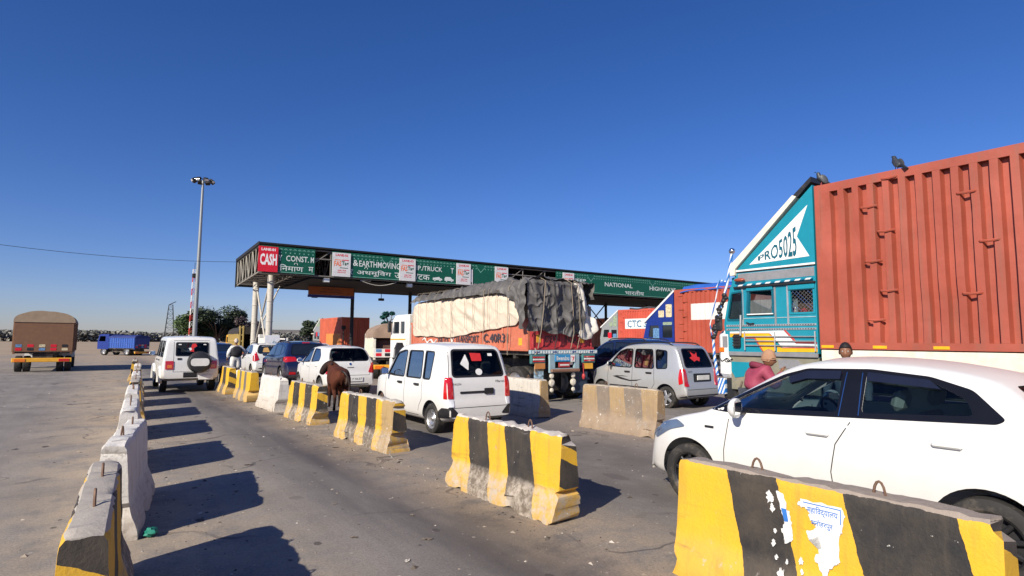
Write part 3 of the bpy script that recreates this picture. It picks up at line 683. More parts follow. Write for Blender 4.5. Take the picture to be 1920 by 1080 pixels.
# boxy white jeep in the nearest lane
jeep = dict(L=4.0, W=1.62, H=1.8, roofw=1.36, crown=.035, rr=.08, rs=.03, paint=WHITE, see=True, cab=(.3, 3.0), glass=TINT, seatc='dark', matt=True,
    top=[(0,.42), (0,.6), (.01,.72), (.02,.95), (.04,1.1), (.1,1.55), (.14,1.72), (.22,1.765), (.6,1.79), (1.5,1.8), (2.3,1.79), (2.55,1.73), (2.8,1.4), (2.98,1.14), (3.1,1.1), (3.6,1.06), (3.85,1.0), (3.93,.85), (3.98,.62), (4.0,.45)],
    belt=[(0,1.08), (4,1.05)], plan=[(0,.93), (.05,.98), (.2,1), (3,1), (3.4,.97), (3.8,.93), (4,.88)], bot=bot(4.0, .34), wheels=[(.85,.36), (3.3,.36)],
    side_win=[rpoly([(2.3,1.12), (2.75,1.12), (2.6,1.45), (2.42,1.62), (2.15,1.62), (2.15,1.12)], .04), rpoly([(2.02,1.12), (2.02,1.62), (1.35,1.62), (1.35,1.12)], .04), rpoly([(1.2,1.12), (1.2,1.62), (.3,1.6), (.26,1.12)], .04)],
    rear_win=rpoly([(-.44,1.16), (.46,1.16), (.46,1.57), (-.44,1.57)], .04), wind=rpoly([(-.62,1.2), (.62,1.2), (.55,1.6), (-.55,1.6)], .06),
    seams=[[(2.78,.45), (2.78,1.1)], [(2.08,.4), (2.08,1.65)], [(1.28,.5), (1.28,1.65)]], handles=[(2.2,1.0), (1.4,1.0)], handle_mat=BLACKP, mirror=(2.6,1.2), mirror_mat=WHITE, rim='steel',
    rear=[('tail_light', rpoly([(.5,.74), (.72,.74), (.72,1.0), (.5,1.0)], .02), REDL, .02, .03, True), ('tail_light_lens', rpoly([(.54,.78), (.67,.78), (.67,.88), (.54,.88)], .02), ORL, .026, .02, True),
          ('door_latch', rpoly([(-.4,1.03), (-.28,1.03), (-.28,1.09), (-.4,1.09)], .015), BLACKP, .012, .02, False), ('bumper_notch', [(-.22,.45), (.16,.45), (.16,.64), (-.22,.64)], BLACKP, .012, .02, False),
          ('roof_lamp', rpoly([(-.22,1.745), (.22,1.745), (.22,1.775), (-.22,1.775)], .008), REDL, .03, .04, False)],
    rseams=[[(-.5,.66), (-.5,1.64)], [(.5,.66), (.5,1.64)], [(-.5,.66), (.5,.66)], [(-.5,1.64), (.5,1.64)]], seats=(2.0, .9, .5), dash=1.1)
t, b = car('white_jeep', 'boxy white jeep with a covered spare wheel, alone in the left lane', 'jeep', (2.44, 20.9, 0), 0, jeep)
sw = MB(); sw.lathe([(0,-.2), (.24,-.2), (.3,-.18), (.345,-.1), (.345,0), (.3,.02)], (.21,-.01,.96), (0,1,0), 32); sp_ = sw.build('spare_wheel_cover', pm('black_vinyl', (.025,.025,.028), .4), t)
MB().prism([(a, b_) for a, b_ in rpoly([(-.05,.84), (.47,.84), (.47,1.08), (-.05,1.08)], .11)], 'y', -.222, -.205).build('cover_panel', WHITE, sp_)
plate_on(t, b, .42, .47, .42, .13, y=-.01)
patch(MB(), b, rpoly([(-.06,1.3), (.06,1.28), (.04,1.4), (.14,1.46), (.1,1.55), (-.0,1.53)], .01), 'y', -1, -.003).build('window_sticker', REDST, t, recalc=False)
for q in ([(-.38,1.5), (-.3,1.5), (-.3,1.53), (-.38,1.53)], [(.32,1.5), (.4,1.5), (.4,1.53), (.32,1.53)], [(-.06,1.32), (.0,1.36), (-.04,1.42), (-.1,1.4)]): patch(MB(), b, q, 'y', -1, -.002).build('window_sticker', PAPER, t, recalc=False)
for s_ in (1, -1):
    for yw in (.85, 3.3):
        MB().tube([(s_*.8, yw+.43*math.cos(a), .36+.43*math.sin(a)) for a in [R(-10+200*i/14) for i in range(15)]], .05, 8).build('wheel_flare', WHITE, t)
# ------------------------------------------------------------------ ground and road
def ground_mat():
    m, t, b = nodes('dry_earth'); tc = N(t, 'ShaderNodeTexCoord').outputs['Object']
    c = mixc(t, noisef(t, tc, .06, 8, .65), (.28,.2,.13), (.4,.31,.21)); c = mixc(t, ramp(t, noisef(t, tc, .02, 6), [(.55,0.),(.7,1.)]), c, (.12,.12,.06))
    t.links.new(c, b.inputs['Base Color']); b.inputs['Roughness'].default_value = .95
    t.links.new(bumpn(t, noisef(t, tc, 3, 8), .4, .05), b.inputs['Normal']); return m
def road_mat():
    m, t, b = nodes('dusty_asphalt'); tc = N(t, 'ShaderNodeTexCoord').outputs['Object']
    sp = N(t, 'ShaderNodeSeparateXYZ'); t.links.new(tc, sp.inputs[0]); X, Y = sp.outputs[0], sp.outputs[1]
    wob = mth(t, 'MULTIPLY', mth(t, 'SUBTRACT', noisef(t, tc, .35, 3), .5), .9)
    Xs = mth(t, 'ADD', X, wob)
    mp = N(t, 'ShaderNodeMapping'); mp.inputs['Scale'].default_value = (1, .12, 1); t.links.new(tc, mp.inputs[0])
    streak = noisef(t, mp.outputs[0], 3.2, 6, .65)
    def band(c_, w_, soft):
        d = mth(t, 'ABSOLUTE', mth(t, 'SUBTRACT', Xs, c_)); return ramp(t, mth(t, 'DIVIDE', d, w_+soft), [(w_/(w_+soft)*.5, 1.), (1, 0.)])
    c = mixc(t, ramp(t, noisef(t, tc, .7, 7, .65), [(.3,0.),(.7,1.)]), (.185,.168,.152), (.305,.275,.245))
    c = mixc(t, mth(t, 'MULTIPLY', ramp(t, streak, [(.4,0.),(.72,1.)]), .45), c, (.12,.108,.1))
    tyre = mth(t, 'MULTIPLY', band(2.75, .3, .65), ramp(t, noisef(t, mp.outputs[0], 1.6, 5), [(.25,.35),(.6,1.)]))
    c = mixc(t, mth(t, 'MULTIPLY', tyre, .8), c, (.05,.046,.046))
    lane2 = mth(t, 'MULTIPLY', band(5.9, 1.5, 1.0), ramp(t, noisef(t, tc, 1.1, 6), [(.3,.3),(.6,1.)])); c = mixc(t, mth(t, 'MULTIPLY', lane2, .7), c, (.085,.075,.07))
    # blown sand along the barrier rows
    sand = mth(t, 'MULTIPLY', band(3.6, .45, .6), ramp(t, noisef(t, tc, 2.2, 6, .7), [(.32,0.),(.55,1.)])); c = mixc(t, mth(t, 'MULTIPLY', sand, .8), c, (.36,.28,.2))
    sand2 = mth(t, 'MULTIPLY', band(.35, .7, .9), ramp(t, noisef(t, tc, 1.7, 6, .7), [(.35,0.),(.55,1.)])); c = mixc(t, mth(t, 'MULTIPLY', sand2, .9), c, (.4,.32,.235))
    sand3 = mth(t, 'MULTIPLY', band(8.6, .8, 1.2), .6); c = mixc(t, sand3, c, (.3,.235,.19))
    far = ramp(t, mth(t, 'MULTIPLY', Y, .01), [(.36,0.),(.6,1.)]); c = mixc(t, mth(t, 'MULTIPLY', far, ramp(t, noisef(t, tc, .12, 5), [(.35,.3),(.6,1.)])), c, (.38,.29,.2))
    # spots of oil, droppings and grit
    def spots(sc, thr, col, sx=1., f=.9):
        nonlocal c
        mp2 = N(t, 'ShaderNodeMapping'); mp2.inputs['Scale'].default_value = (1, sx, 1); t.links.new(tc, mp2.inputs[0])
        v = N(t, 'ShaderNodeTexVoronoi'); v.inputs['Scale'].default_value = sc; v.inputs['Randomness'].default_value = 1; t.links.new(mp2.outputs[0], v.inputs['Vector'])
        cs = N(t, 'ShaderNodeSeparateColor'); t.links.new(v.outputs['Color'], cs.inputs[0])
        d = mth(t, 'ADD', v.outputs['Distance'], mth(t, 'MULTIPLY', mth(t, 'SUBTRACT', noisef(t, tc, sc*5, 3), .5), .16))
        k = mth(t, 'MULTIPLY', mth(t, 'LESS_THAN', d, mth(t, 'MULTIPLY', cs.outputs[0], .17)), mth(t, 'GREATER_THAN', cs.outputs[1], thr))
        c = mixc(t, mth(t, 'MULTIPLY', k, f), c, col)
    spots(2.3, .55, (.04,.033,.03), .55); spots(5, .6, (.06,.05,.045), .7, .8); spots(9, .75, (.45,.4,.34), 1., .7); spots(1.1, .7, (.1,.085,.08), .5, .7)
    grit = noisef(t, tc, 55, 4, .7); c = mixc(t, ramp(t, grit, [(.3,.5),(.55,0.)]), c, (.09,.075,.068)); c = mixc(t, ramp(t, grit, [(.6,0.),(.78,.55)]), c, (.42,.37,.32))
    crack = N(t, 'ShaderNodeTexVoronoi'); crack.feature = 'DISTANCE_TO_EDGE'; crack.inputs['Scale'].default_value = .45
    dv = N(t, 'ShaderNodeVectorMath'); dv.operation = 'ADD'; nn = N(t, 'ShaderNodeTexNoise'); nn.inputs['Scale'].default_value = 1.5; t.links.new(tc, nn.inputs['Vector']); t.links.new(tc, dv.inputs[0]); t.links.new(nn.outputs['Color'], dv.inputs[1]); t.links.new(dv.outputs[0], crack.inputs['Vector'])
    ck = mth(t, 'MULTIPLY', mth(t, 'LESS_THAN', crack.outputs[0], .012), ramp(t, noisef(t, tc, .5, 3), [(.5,0.),(.6,.6)])); c = mixc(t, ck, c, (.05,.042,.04))
    t.links.new(c, b.inputs['Base Color']); t.links.new(ramp(t, tyre, [(0,.92),(1,.6)]), b.inputs['Roughness'])
    hgt = mth(t, 'ADD', noisef(t, tc, 70, 6, .75), mth(t, 'MULTIPLY', noisef(t, tc, 6, 5), .8)); t.links.new(bumpn(t, hgt, .45, .012), b.inputs['Normal']); return m
g = MB(); g.add([(-2500,-2500,0), (2500,-2500,0), (2500,2500,0), (-2500,2500,0)], [(0,1,2,3)]); tag(g.build('ground', ground_mat(), smooth=0), kind='structure')
g = MB(); g.add([(-14,-30,.004), (62,-30,.004), (62,75,.004), (-14,75,.004)], [(0,1,2,3)]); tag(g.build('road', road_mat(), smooth=0), kind='structure')

# ------------------------------------------------------------------ concrete barriers
YEL, BLK, CON, WHT = (.73,.41,.016), (.016,.016,.018), (.4,.36,.31), (.66,.63,.58)
def barrier_mat(L, H, stripes, ends, slant=.12, wear=.4, foot=.5, seed=0, top=CON, dust=.35, mud=0.):
    m, t, b = nodes('barrier_paint'); tc0 = N(t, 'ShaderNodeTexCoord').outputs['Object']
    mp = N(t, 'ShaderNodeMapping'); mp.inputs['Location'].default_value = (seed*7.3, seed*3.1, seed*1.7); t.links.new(tc0, mp.inputs[0]); tc = mp.outputs[0]
    sp = N(t, 'ShaderNodeSeparateXYZ'); t.links.new(tc0, sp.inputs[0]); X, Y, Z = sp.outputs
    edge = mth(t, 'MULTIPLY', mth(t, 'SUBTRACT', noisef(t, tc, 9, 4), .5), .035)
    k = mth(t, 'DIVIDE', mth(t, 'ADD', mth(t, 'ADD', Y, mth(t, 'MULTIPLY', mth(t, 'SUBTRACT', Z, H), -slant)), edge), L)
    side = ramp(t, k, stripes, 'CONSTANT'); end = ramp(t, mth(t, 'ADD', mth(t, 'DIVIDE', mth(t, 'ADD', Z, mth(t, 'MULTIPLY', X, .45)), H), edge), ends, 'CONSTANT')
    geo = N(t, 'ShaderNodeNewGeometry'); vt = N(t, 'ShaderNodeVectorTransform'); vt.vector_type = 'NORMAL'; vt.convert_from = 'WORLD'; vt.convert_to = 'OBJECT'; t.links.new(geo.outputs['True Normal'], vt.inputs[0])
    sn = N(t, 'ShaderNodeSeparateXYZ'); t.links.new(vt.outputs[0], sn.inputs[0])
    c = mixc(t, mth(t, 'GREATER_THAN', mth(t, 'ABSOLUTE', sn.outputs[1]), .75), side, end)
    c = mixc(t, mth(t, 'MULTIPLY', ramp(t, noisef(t, tc, 3.5, 6, .7), [(.35,0.),(.75,1.)]), .3), c, mixc(t, .5, c, (.3,.22,.13)))
    # rain streaks and rubbed dirt
    ms = N(t, 'ShaderNodeMapping'); ms.inputs['Scale'].default_value = (1, 1, .08); t.links.new(tc, ms.inputs[0])
    c = mixc(t, mth(t, 'MULTIPLY', ramp(t, noisef(t, ms.outputs[0], 14, 5), [(.52,0.),(.75,1.)]), .6*wear+.15), c, (.12,.09,.06))
    mh = N(t, 'ShaderNodeMapping'); mh.inputs['Scale'].default_value = (1, .22, 2.2); t.links.new(tc, mh.inputs[0])
    scf = mth(t, 'MULTIPLY', ramp(t, noisef(t, mh.outputs[0], 7, 7, .7), [(.56,0.),(.66,1.)]), ramp(t, Z, [(.3,1.),(.62,0.)])); c = mixc(t, mth(t, 'MULTIPLY', scf, .3+.6*wear), c, (.06,.052,.046))
    c = mixc(t, mth(t, 'MULTIPLY', ramp(t, noisef(t, tc, 1.6, 8, .75), [(.45,0.),(.8,1.)]), .45), c, mixc(t, .6, c, (.2,.15,.1)))
    # scuffed foot: rubbed to grey-white concrete
    ft = ramp(t, Z, [(.26/H*.5, 1.), (.36/H*.5, 0.)]) if False else ramp(t, mth(t, 'ADD', Z, mth(t, 'MULTIPLY', edge, 1.5)), [(.25, 1.), (.33, 0.)])
    mask = ramp(t, noisef(t, tc, 11, 9, .75), [(.62-.2*foot, 0.), (.72-.12*foot, 1.)])
    c = mixc(t, mth(t, 'MULTIPLY', ft, mth(t, 'MULTIPLY', mask, .9)), c, (.5,.45,.39)); c = mixc(t, mth(t, 'MULTIPLY', ft, dust), c, (.36,.28,.2))
    if mud: c = mixc(t, mth(t, 'MULTIPLY', ramp(t, mth(t, 'ADD', noisef(t, tc, 3, 8, .7), mth(t, 'MULTIPLY', mth(t, 'SUBTRACT', .45, Z), .45)), [(.35,.35),(.62,1.)]), mud), c, mixc(t, noisef(t, tc, 8, 7, .7), (.17,.12,.08), (.4,.3,.21)))
    # chips
    chip = ramp(t, noisef(t, tc, 16, 8, .7), [(.7-.1*wear, 0.), (.72-.1*wear, 1.)]); c = mixc(t, chip, c, (.64,.61,.56))
    chip2 = ramp(t, noisef(t, tc, 5, 9, .75), [(.7-.16*wear, 0.), (.73-.16*wear, 1.)]); c = mixc(t, mth(t, 'MULTIPLY', chip2, min(1, wear*1.3)), c, (.34,.3,.26))
    tp = mth(t, 'MAXIMUM', mth(t, 'GREATER_THAN', sn.outputs[2], .72), mth(t, 'GREATER_THAN', mth(t, 'ADD', Z, edge), H-.022))
    tp = mth(t, 'MULTIPLY', tp, mth(t, 'GREATER_THAN', Z, H*.7)); c = mixc(t, tp, c, mixc(t, noisef(t, tc, 18, 7, .7), [x*.7 for x in top], [min(1, x*1.25) for x in top]))
    t.links.new(c, b.inputs['Base Color']); b.inputs['Roughness'].default_value = .72
    hh = mth(t, 'ADD', noisef(t, tc, 45, 8, .7), mth(t, 'MULTIPLY', mth(t, 'ADD', chip, chip2), -.6)); t.links.new(bumpn(t, hh, .5, .012), b.inputs['Normal']); return m
def barrier(label, x, y, L, rz, stripes, ends, H=.83, base=.21, seed=0, chipf=1., **kw):
    t = thing('concrete_barrier', label, 'barrier', (x, y, 0), R(rz), 'concrete lane barriers')
    half = resample(chaikin([(base, 0), (base, .07), (base*.97, .1), (.135, .29), (.125, .33), (.1, H*.85), (.095, H-.02), (.075, H), (0, H)], 1), 26)
    prof = half[:-1]+[(-a, z) for a, z in reversed(half)]; n = 44; mb = MB()
    def P(i, j):
        yy = L*i/(n-1); a, z = prof[j]
        e = min(yy, L-yy); p = Vector((a, yy, z)); s_ = Vector((seed*5.1, seed*2.3, seed*9.7))
        if e < .05: r_ = (1-e/.05)*.025; p.x *= 1-r_*1.2; p.z = p.z-(r_ if z > H*.8 else 0)
        dn = noise.noise(p*4+s_)*.012+noise.noise(p*14+s_)*.006
        if z < .12: q = max(0, noise.noise(Vector((p.x*2, p.y*5, 3))+s_)-.12); p.x *= 1-q*.55*chipf; p.z += q*.09*chipf
        if e < .12 and (z < .3 or z > H-.1): q = max(0, noise.noise(p*7+s_*2)); p.y += (q*.12 if yy < L/2 else -q*.12)*chipf
        if z > H-.06: p.z -= max(0, noise.noise(Vector((p.x*3, p.y*9, 8))+s_))*.035*chipf
        v = Vector((p.x, 0, p.z-.3)); v = v.normalized() if v.length > 0 else v; return p+v*dn*chipf
    mb.grid(P, n, len(prof)); k = len(prof)
    # ends closed row by row so that the cracked rim stays connected
    for i0, fl in ((0, 1), ((n-1)*k, 0)):
        for j in range(k//2): mb.f.append((i0+j, i0+j+1, i0+k-2-j, i0+k-1-j) if j+1 < k-2-j else (i0+j, i0+j+1, i0+k-1-j)); mb.mi.append(0)
    mb.build('concrete_block', barrier_mat(L, H, stripes, ends, seed=seed, **kw), t, smooth=40)
    for yy in (L*.3, L*.7):
        lp = MB(); lean = noise.noise(Vector((seed, yy, 1)))*.03
        lp.tube([(lean*i/6, yy+.035*math.cos(math.pi*i/8), H-.03+.1*math.sin(math.pi*i/8)) for i in range(9)], .008, 6); lp.build('lifting_loop', pm('rusty_steel', (.16,.09,.06), .7, .3, dirt=.5), t)
    return t
def st(*a): return [(p, {'y': YEL, 'b': BLK, 'w': WHT, 'c': CON, 'g': (.14,.13,.12), 'p': (.4,.27,.12)}[k]) for p, k in a]
E5 = st((0,'y'),(.3,'b'),(.55,'y'),(.8,'b'))
bA = barrier('striped yellow and black barrier nearest the viewer, with a torn blue-lettered poster', 3.78, .98, 1.96, 0, st((0,'y'),(.1,'b'),(.39,'y'),(.6,'b'),(.79,'y')), E5, seed=1, wear=.24, foot=.1, chipf=.9, slant=.26, dust=.12, top=(.3,.25,.21), H=.84)
barrier('striped barrier with a chipped whitish top and cracked lower corner, directly behind the nearest one', 3.71, 4.25, 1.95, 1.5, st((0,'y'),(.25,'b'),(.47,'y'),(.64,'b'),(.84,'y')), st((0,'y'),(.36,'b'),(.68,'y'),(.84,'b')), seed=2, wear=.36, foot=1.0, top=(.55,.5,.45), slant=.24, chipf=1.7)
barrier('striped barrier with flaking black stripes beside the boxy white hatchback front', 3.82, 8.3, 2.0, 4, st((0,'p'),(.2,'y'),(.3,'b'),(.48,'y'),(.63,'b'),(.83,'y')), st((0,'y'),(.38,'b'),(.74,'y')), seed=3, wear=.55, foot=.7, H=.79, top=(.5,.46,.4), chipf=1.7)
barrier('striped barrier standing just left of the brown cow', 3.72, 11.75, 1.75, 3, st((0,'y'),(.2,'b'),(.42,'y'),(.62,'b'),(.84,'y')), st((0,'y'),(.3,'b'),(.6,'y'),(.78,'b')), seed=4, wear=.45, foot=.8, H=.8, chipf=1.8)
barrier('plain whitewashed barrier with a crumbling end', 3.62, 14.3, 1.7, 2, st((0,'w'),(.5,'w')), st((0,'w'),(.5,'w')), seed=5, wear=.35, foot=.6, H=.8, top=WHT, chipf=1.6)
barrier('yellow barrier with two thin grey stripes behind the whitewashed one', 3.5, 16.9, 1.6, 2, st((0,'y'),(.3,'g'),(.45,'y'),(.66,'g'),(.8,'y')), st((0,'y'),(.5,'y')), seed=6, wear=.25, foot=.4, H=.82, dust=.5)
barrier('striped barrier whose slanting end bands face the queue, below the man in a waistcoat', 3.42, 19.6, 1.7, 0, st((0,'y'),(.3,'b'),(.6,'y'),(.8,'b')), st((0,'y'),(.22,'b'),(.42,'y'),(.62,'b'),(.8,'y')), seed=7, wear=.3, foot=.4)
barrier('bare stained barrier with black smears and a yellow end, right of the boxy white hatchback', 8.15, 10.15, 2.0, 0, st((0,'p'),(.03,'w'),(.6,'w')), st((0,'p'),(.5,'p')), seed=8, wear=.7, foot=.3, mud=.3, H=.85, top=(.42,.38,.33))
barrier('faded mud-brown barrier with two worn black stripes in front of the silver hatchback', 8.25, 6.95, 1.85, 3, st((0,'p'),(.2,'g'),(.42,'p'),(.62,'g'),(.8,'p')), st((0,'c'),(.5,'p')), seed=9, wear=.7, foot=.9, H=.86, top=(.42,.36,.28), dust=.75, mud=.85)
# the row along the left edge, which throws its shadows across the lane
for i, (x, y, L, rz, lab) in enumerate([(.0, 3.35, 1.9, -3, 'dusty yellow and black barrier at the lower left corner'), (.16, 6.0, 1.75, -8, 'flaking whitewashed barrier standing at the left edge, second from the viewer'), (.36, 8.7, 1.7, -3, 'whitewashed barrier third from the viewer in the left row'),
        (.5, 11.55, 1.75, -3, 'whitewashed barrier fourth from the viewer in the left row'), (.66, 14.35, 1.7, -3, 'striped barrier fifth from the viewer in the left row'), (.8, 17.1, 1.7, -3, 'whitewashed barrier sixth from the viewer in the left row'), (.95, 19.9, 1.7, -3, 'striped barrier seventh from the viewer in the left row'), (1.08, 22.6, 1.7, -3, 'whitewashed barrier eighth from the viewer in the left row'), (1.2, 27.2, 1.7, -3, 'farthest striped barrier of the left row, standing apart')]):
    s_ = i in (0, 4, 6, 8)
    barrier(lab, x, y, L, rz, st((0,'y'),(.25,'b'),(.5,'y'),(.75,'b')) if s_ else st((0,'w'),(.5,'w')), E5 if s_ else st((0,'w'),(.5,'w')), seed=20+i, wear=.5, foot=.7, top=WHT if not s_ else CON, chipf=1.3)
# torn poster on the nearest barrier (a printed sheet, so flat)
BLUEI = pm('poster_blue', (.03,.16,.5), .6); PST = pm('poster_paper', (.68,.68,.66), .75, var=.16, vs=14, dirt=.3, dcol=(.4,.36,.3), ds=7, bump=.5, bs=22)
def bface(yy, z):
    """point on the left face of the nearest barrier, 2 mm proud"""
    a = interp([(.0,.21),(.1,.204),(.29,.137),(.33,.127),(.7,.1),(.84,.093)], z); return Vector((-a-.011, yy, z))
def onface(mb, poly, mi=0, off=0.):
    bm = bmesh.new(); f = bm.faces.new([bm.verts.new((p[0], p[1], 0)) for p in poly]); bmesh.ops.triangulate(bm, faces=[f])
    vs = [bface(v.co.x, v.co.y)-Vector((off, 0, 0)) for v in bm.verts]; bm.verts.index_update(); fs = [tuple(v.index for v in f.verts) for f in bm.faces]; bm.free(); mb.add(vs, fs, mi); return mb
def jag(poly, amp, n, seed):
    out = []; rnd = random.Random(seed)
    for i in range(len(poly)):
        a, b = Vector(poly[i]), Vector(poly[(i+1) % len(poly)])
        for k in range(n):
            q = a.lerp(b, k/n); out.append((q.x+rnd.uniform(-amp, amp)*(k > 0), q.y+rnd.uniform(-amp, amp)*(k > 0)))
    return out
y0 = .98+.0
sh = MB()
pp = [(1.03,.735),(.66,.735),(.63,.69),(.66,.6),(.68,.57),(.675,.42),(.72,.4),(.78,.34),(.8,.22),(.83,.33),(.9,.4),(.84,.48),(.86,.54),(.95,.5),(.97,.55),(.9,.57),(.88,.6),(.94,.63),(.96,.68),(1.05,.69)]
pp = [(1.01-(1.03-a)*.68, b_) for a, b_ in pp]; onface(sh, jag(pp, .008, 6, 3)); ps = sh.build('poster', PST, bA, smooth=0)
fr = MB(); onface(fr, [(.99,.722),(.768,.722),(.768,.716),(.99,.716)], 0, .0015); onface(fr, [(.762,.722),(.762,.635),(.768,.635),(.768,.722)], 0, .0015); fr.build('border_line', BLUEI, ps, smooth=0)
for s_, w_, h_, a_, z_ in (('महािवद्यालय', .185, .06, .965, .65), ('मनोहरपुर', .13, .048, .94, .585)):
    vsv = MB(); text(vsv, s_, (0,0,0), (1,0,0), (0,1,0), w_, h_, bold=.012); fr = MB(); fr.add([bface(a_-v[0], z_+v[1])-Vector((.0018,0,0)) for v in vsv.v], vsv.f); fr.build('lettering', BLUEI, ps, smooth=0)
sc = MB(); onface(sc, jag([(1.17,.745),(1.12,.74),(1.1,.66),(1.08,.62),(1.06,.53),(1.065,.46),(1.11,.44),(1.13,.5),(1.115,.57),(1.14,.64)], .009, 5, 5)); s2 = sc.build('poster_scrap', PST, bA, smooth=0)
bl = MB(); onface(bl, [(1.135,.65),(1.1,.65),(1.085,.575),(1.112,.57)], 0, .0015); bl.build('printed_patch', BLUEI, s2, smooth=0)
for k, (a, z, r_) in enumerate([(1.29,.7,.035),(1.27,.64,.025),(1.25,.5,.015),(1.26,.42,.02),(1.24,.34,.016),(1.17,.33,.014),(1.2,.25,.03),(1.08,.36,.02),(1.07,.3,.015),(.98,.25,.012),(.72,.28,.025)]):
    rr = random.Random(k+40); q = MB(); onface(q, [(a-.075+r_*.9*math.cos(u*6.283/22)*(.35+.75*rr.random()), z+r_*1.3*math.sin(u*6.283/22)*(.35+.75*rr.random())) for u in range(22)]); q.build('paper_scrap', PST, bA, smooth=0)

# ------------------------------------------------------------------ toll canopy
STEEL = pm('dark_and_shaded_steel', (.014,.014,.016), .7); PIPE = pm('cream_pipe', (.5,.47,.41), .55, dirt=.3); ROOFM = pm('roof_sheet', (.007,.008,.01), .8)  # the dark steel also serves canopy members coloured dark for shade
SGREEN = pm('sign_green', (.003,.085,.05), .35, var=.15, dirt=.25, dcol=(.1,.14,.1), ds=1.2); SWHITE = pm('sign_white', (.62,.66,.64), .5, dirt=.25)
SRED = pm('sign_red', (.62,.012,.03), .4, dirt=.1); SPAP = pm('sign_sheet', (.62,.62,.63), .5, dirt=.3); SORG = pm('sign_orange', (.75,.17,.06), .5); SGRN2 = pm('sign_dark_green', (.02,.1,.06), .5)
CAN = Vector((7.85, 38, 0)); CRZ = R(-2.5)
cn = thing('toll_canopy', 'long toll plaza roof on steel columns crossing all the lanes', 'canopy', CAN, CRZ)
XE = 60.
rf = MB(); rf.box(-.1, XE, -.12, 9.6, 7.6, 7.72, .01); rf.build('roof', ROOFM, cn)
for nm, yy in (('front_truss', .12), ('rear_truss', 9.4)):
    t_ = MB()
    for z in (5.82, 6.95, 7.5): t_.tube([(-.05, yy, z), (XE, yy, z)], .05, 8)
    for i in range(int(XE/2.2)+1):
        x = i*2.2; t_.tube([(x, yy, 5.82), (x, yy, 7.5)], .04, 6)
        if x+2.2 < XE: t_.tube([(x, yy, 5.82), (x+2.2, yy, 7.5)], .035, 6)
    t_.build(nm, MC.get('shade_toned_pipe') or pm('shade_toned_pipe', (.16,.15,.14), .6, dirt=.3), cn)  # cream pipework given a darker colour for the shade inside the canopy
for i, x in enumerate([0, 2.2, 4.4, 6.6, 8.8, 11, 13.2, 17.6, 22, 26.4, 30.8, 35.2, 39.6, 44, 48.4]):
    t_ = MB(); m_ = 7 if i < 4 else 5
    t_.tube([(x, .2, 7.5), (x, 9.3, 7.5)], .05, 8); t_.tube([(x, .2, 5.85), (x, 9.3, 5.7)], .05, 8)
    for k in range(m_+1):
        y = .2+9.1*k/m_; t_.tube([(x, y, 7.5), (x, y, 5.82)], .035, 6)
        if k < m_: t_.tube([(x, y, 5.82 if k % 2 else 7.5), (x, y+9.1/m_, 7.5 if k % 2 else 5.8)], .032, 6)
    t_.build('cross_truss', (pm('end_pipe', (.3,.28,.24), .6, dirt=.3) if i < 1 else pm('shaded_pipe', (.1,.085,.075), .6) if i < 3 else STEEL), cn)  # colours darken away from the sunlit end: canopy shade put into the paint
t_ = MB()
for k in range(7):
    y = .9+1.3*k
    t_.tube([(0, y, 5.82), (6.6, y, 5.8)], .035, 6)
    for x in (0, 2.2, 4.4): t_.tube([(x, y, 5.82), (x+2.2, y+1.3 if k < 6 else y, 5.8)], .03, 6)
t_.build('bottom_bracing', pm('shaded_pipe', (.1,.085,.075), .6), cn)  # bracing in the same pipe colour darkened for shade
rb = MB(); rb.box(-.1, XE, 9.5, 9.56, 5.62, 7.6, .005); rb.build('rear_fascia', STEEL, cn)
sf = MB(); sf.box(3.2, XE, .3, 9.3, 5.66, 5.7, .005); sf.build('shade_sheet', ROOFM, cn)  # dark sheet added under the open trusses to stand for the shade there
et = MB(); et.box(-.14, -.06, -.1, 9.6, 7.52, 7.74, .01); et.box(-.13, -.07, 9.45, 9.58, 5.55, 7.5, .01); et.build('end_frame', STEEL, cn)
for x, ys_ in [(.95, (1.4, 7)), (8.1, (7,)), (13.0, (7,)), (17.8, (7,)), (22.6, (7,)), (27.4, (7,)), (32.3, (7,)), (35.0, (7,)), (41, (7,)), (46, (7,))]:
    for y in ys_:
        c_ = MB(); c_.cyl((x, y, .004), (x, y, 5.85), .2 if x < 2 else .14, n=20); c_.box(x-.35, x+.35, y-.35, y+.35, .004, .06, .01)
        for z in (1.6, 2.8, 4.1, 5.3): c_.cyl((x, y, z), (x, y, z+.05), .225 if x < 2 else .16, n=20)
        c_.build('column', PIPE if x < 2 else STEEL, cn)  # only the sunlit end is cream; inner columns coloured dark for canopy shade
for a, b_, r_ in (((.95, 1.4, .6), (.95, 6.8, 5.6), .06), ((.95, 7, .6), (.95, 1.6, 5.6), .06), ((.95, 7.05, 1.6), (2.6, 7.05, 5.6), .05), ((32.3, 7, 3), (35, 7, 5.6), .06), ((35, 7, 3), (32.3, 7, 5.6), .06)):
    MB().tube([a, b_], r_, 8).build('brace', PIPE if a[0] < 2 else STEEL, cn)  # inner braces likewise carry the canopy shade in their colour
def cw(x, y, z): return CAN + Matrix.Rotation(CRZ, 3, 'Z') @ Vector((x, y, z))
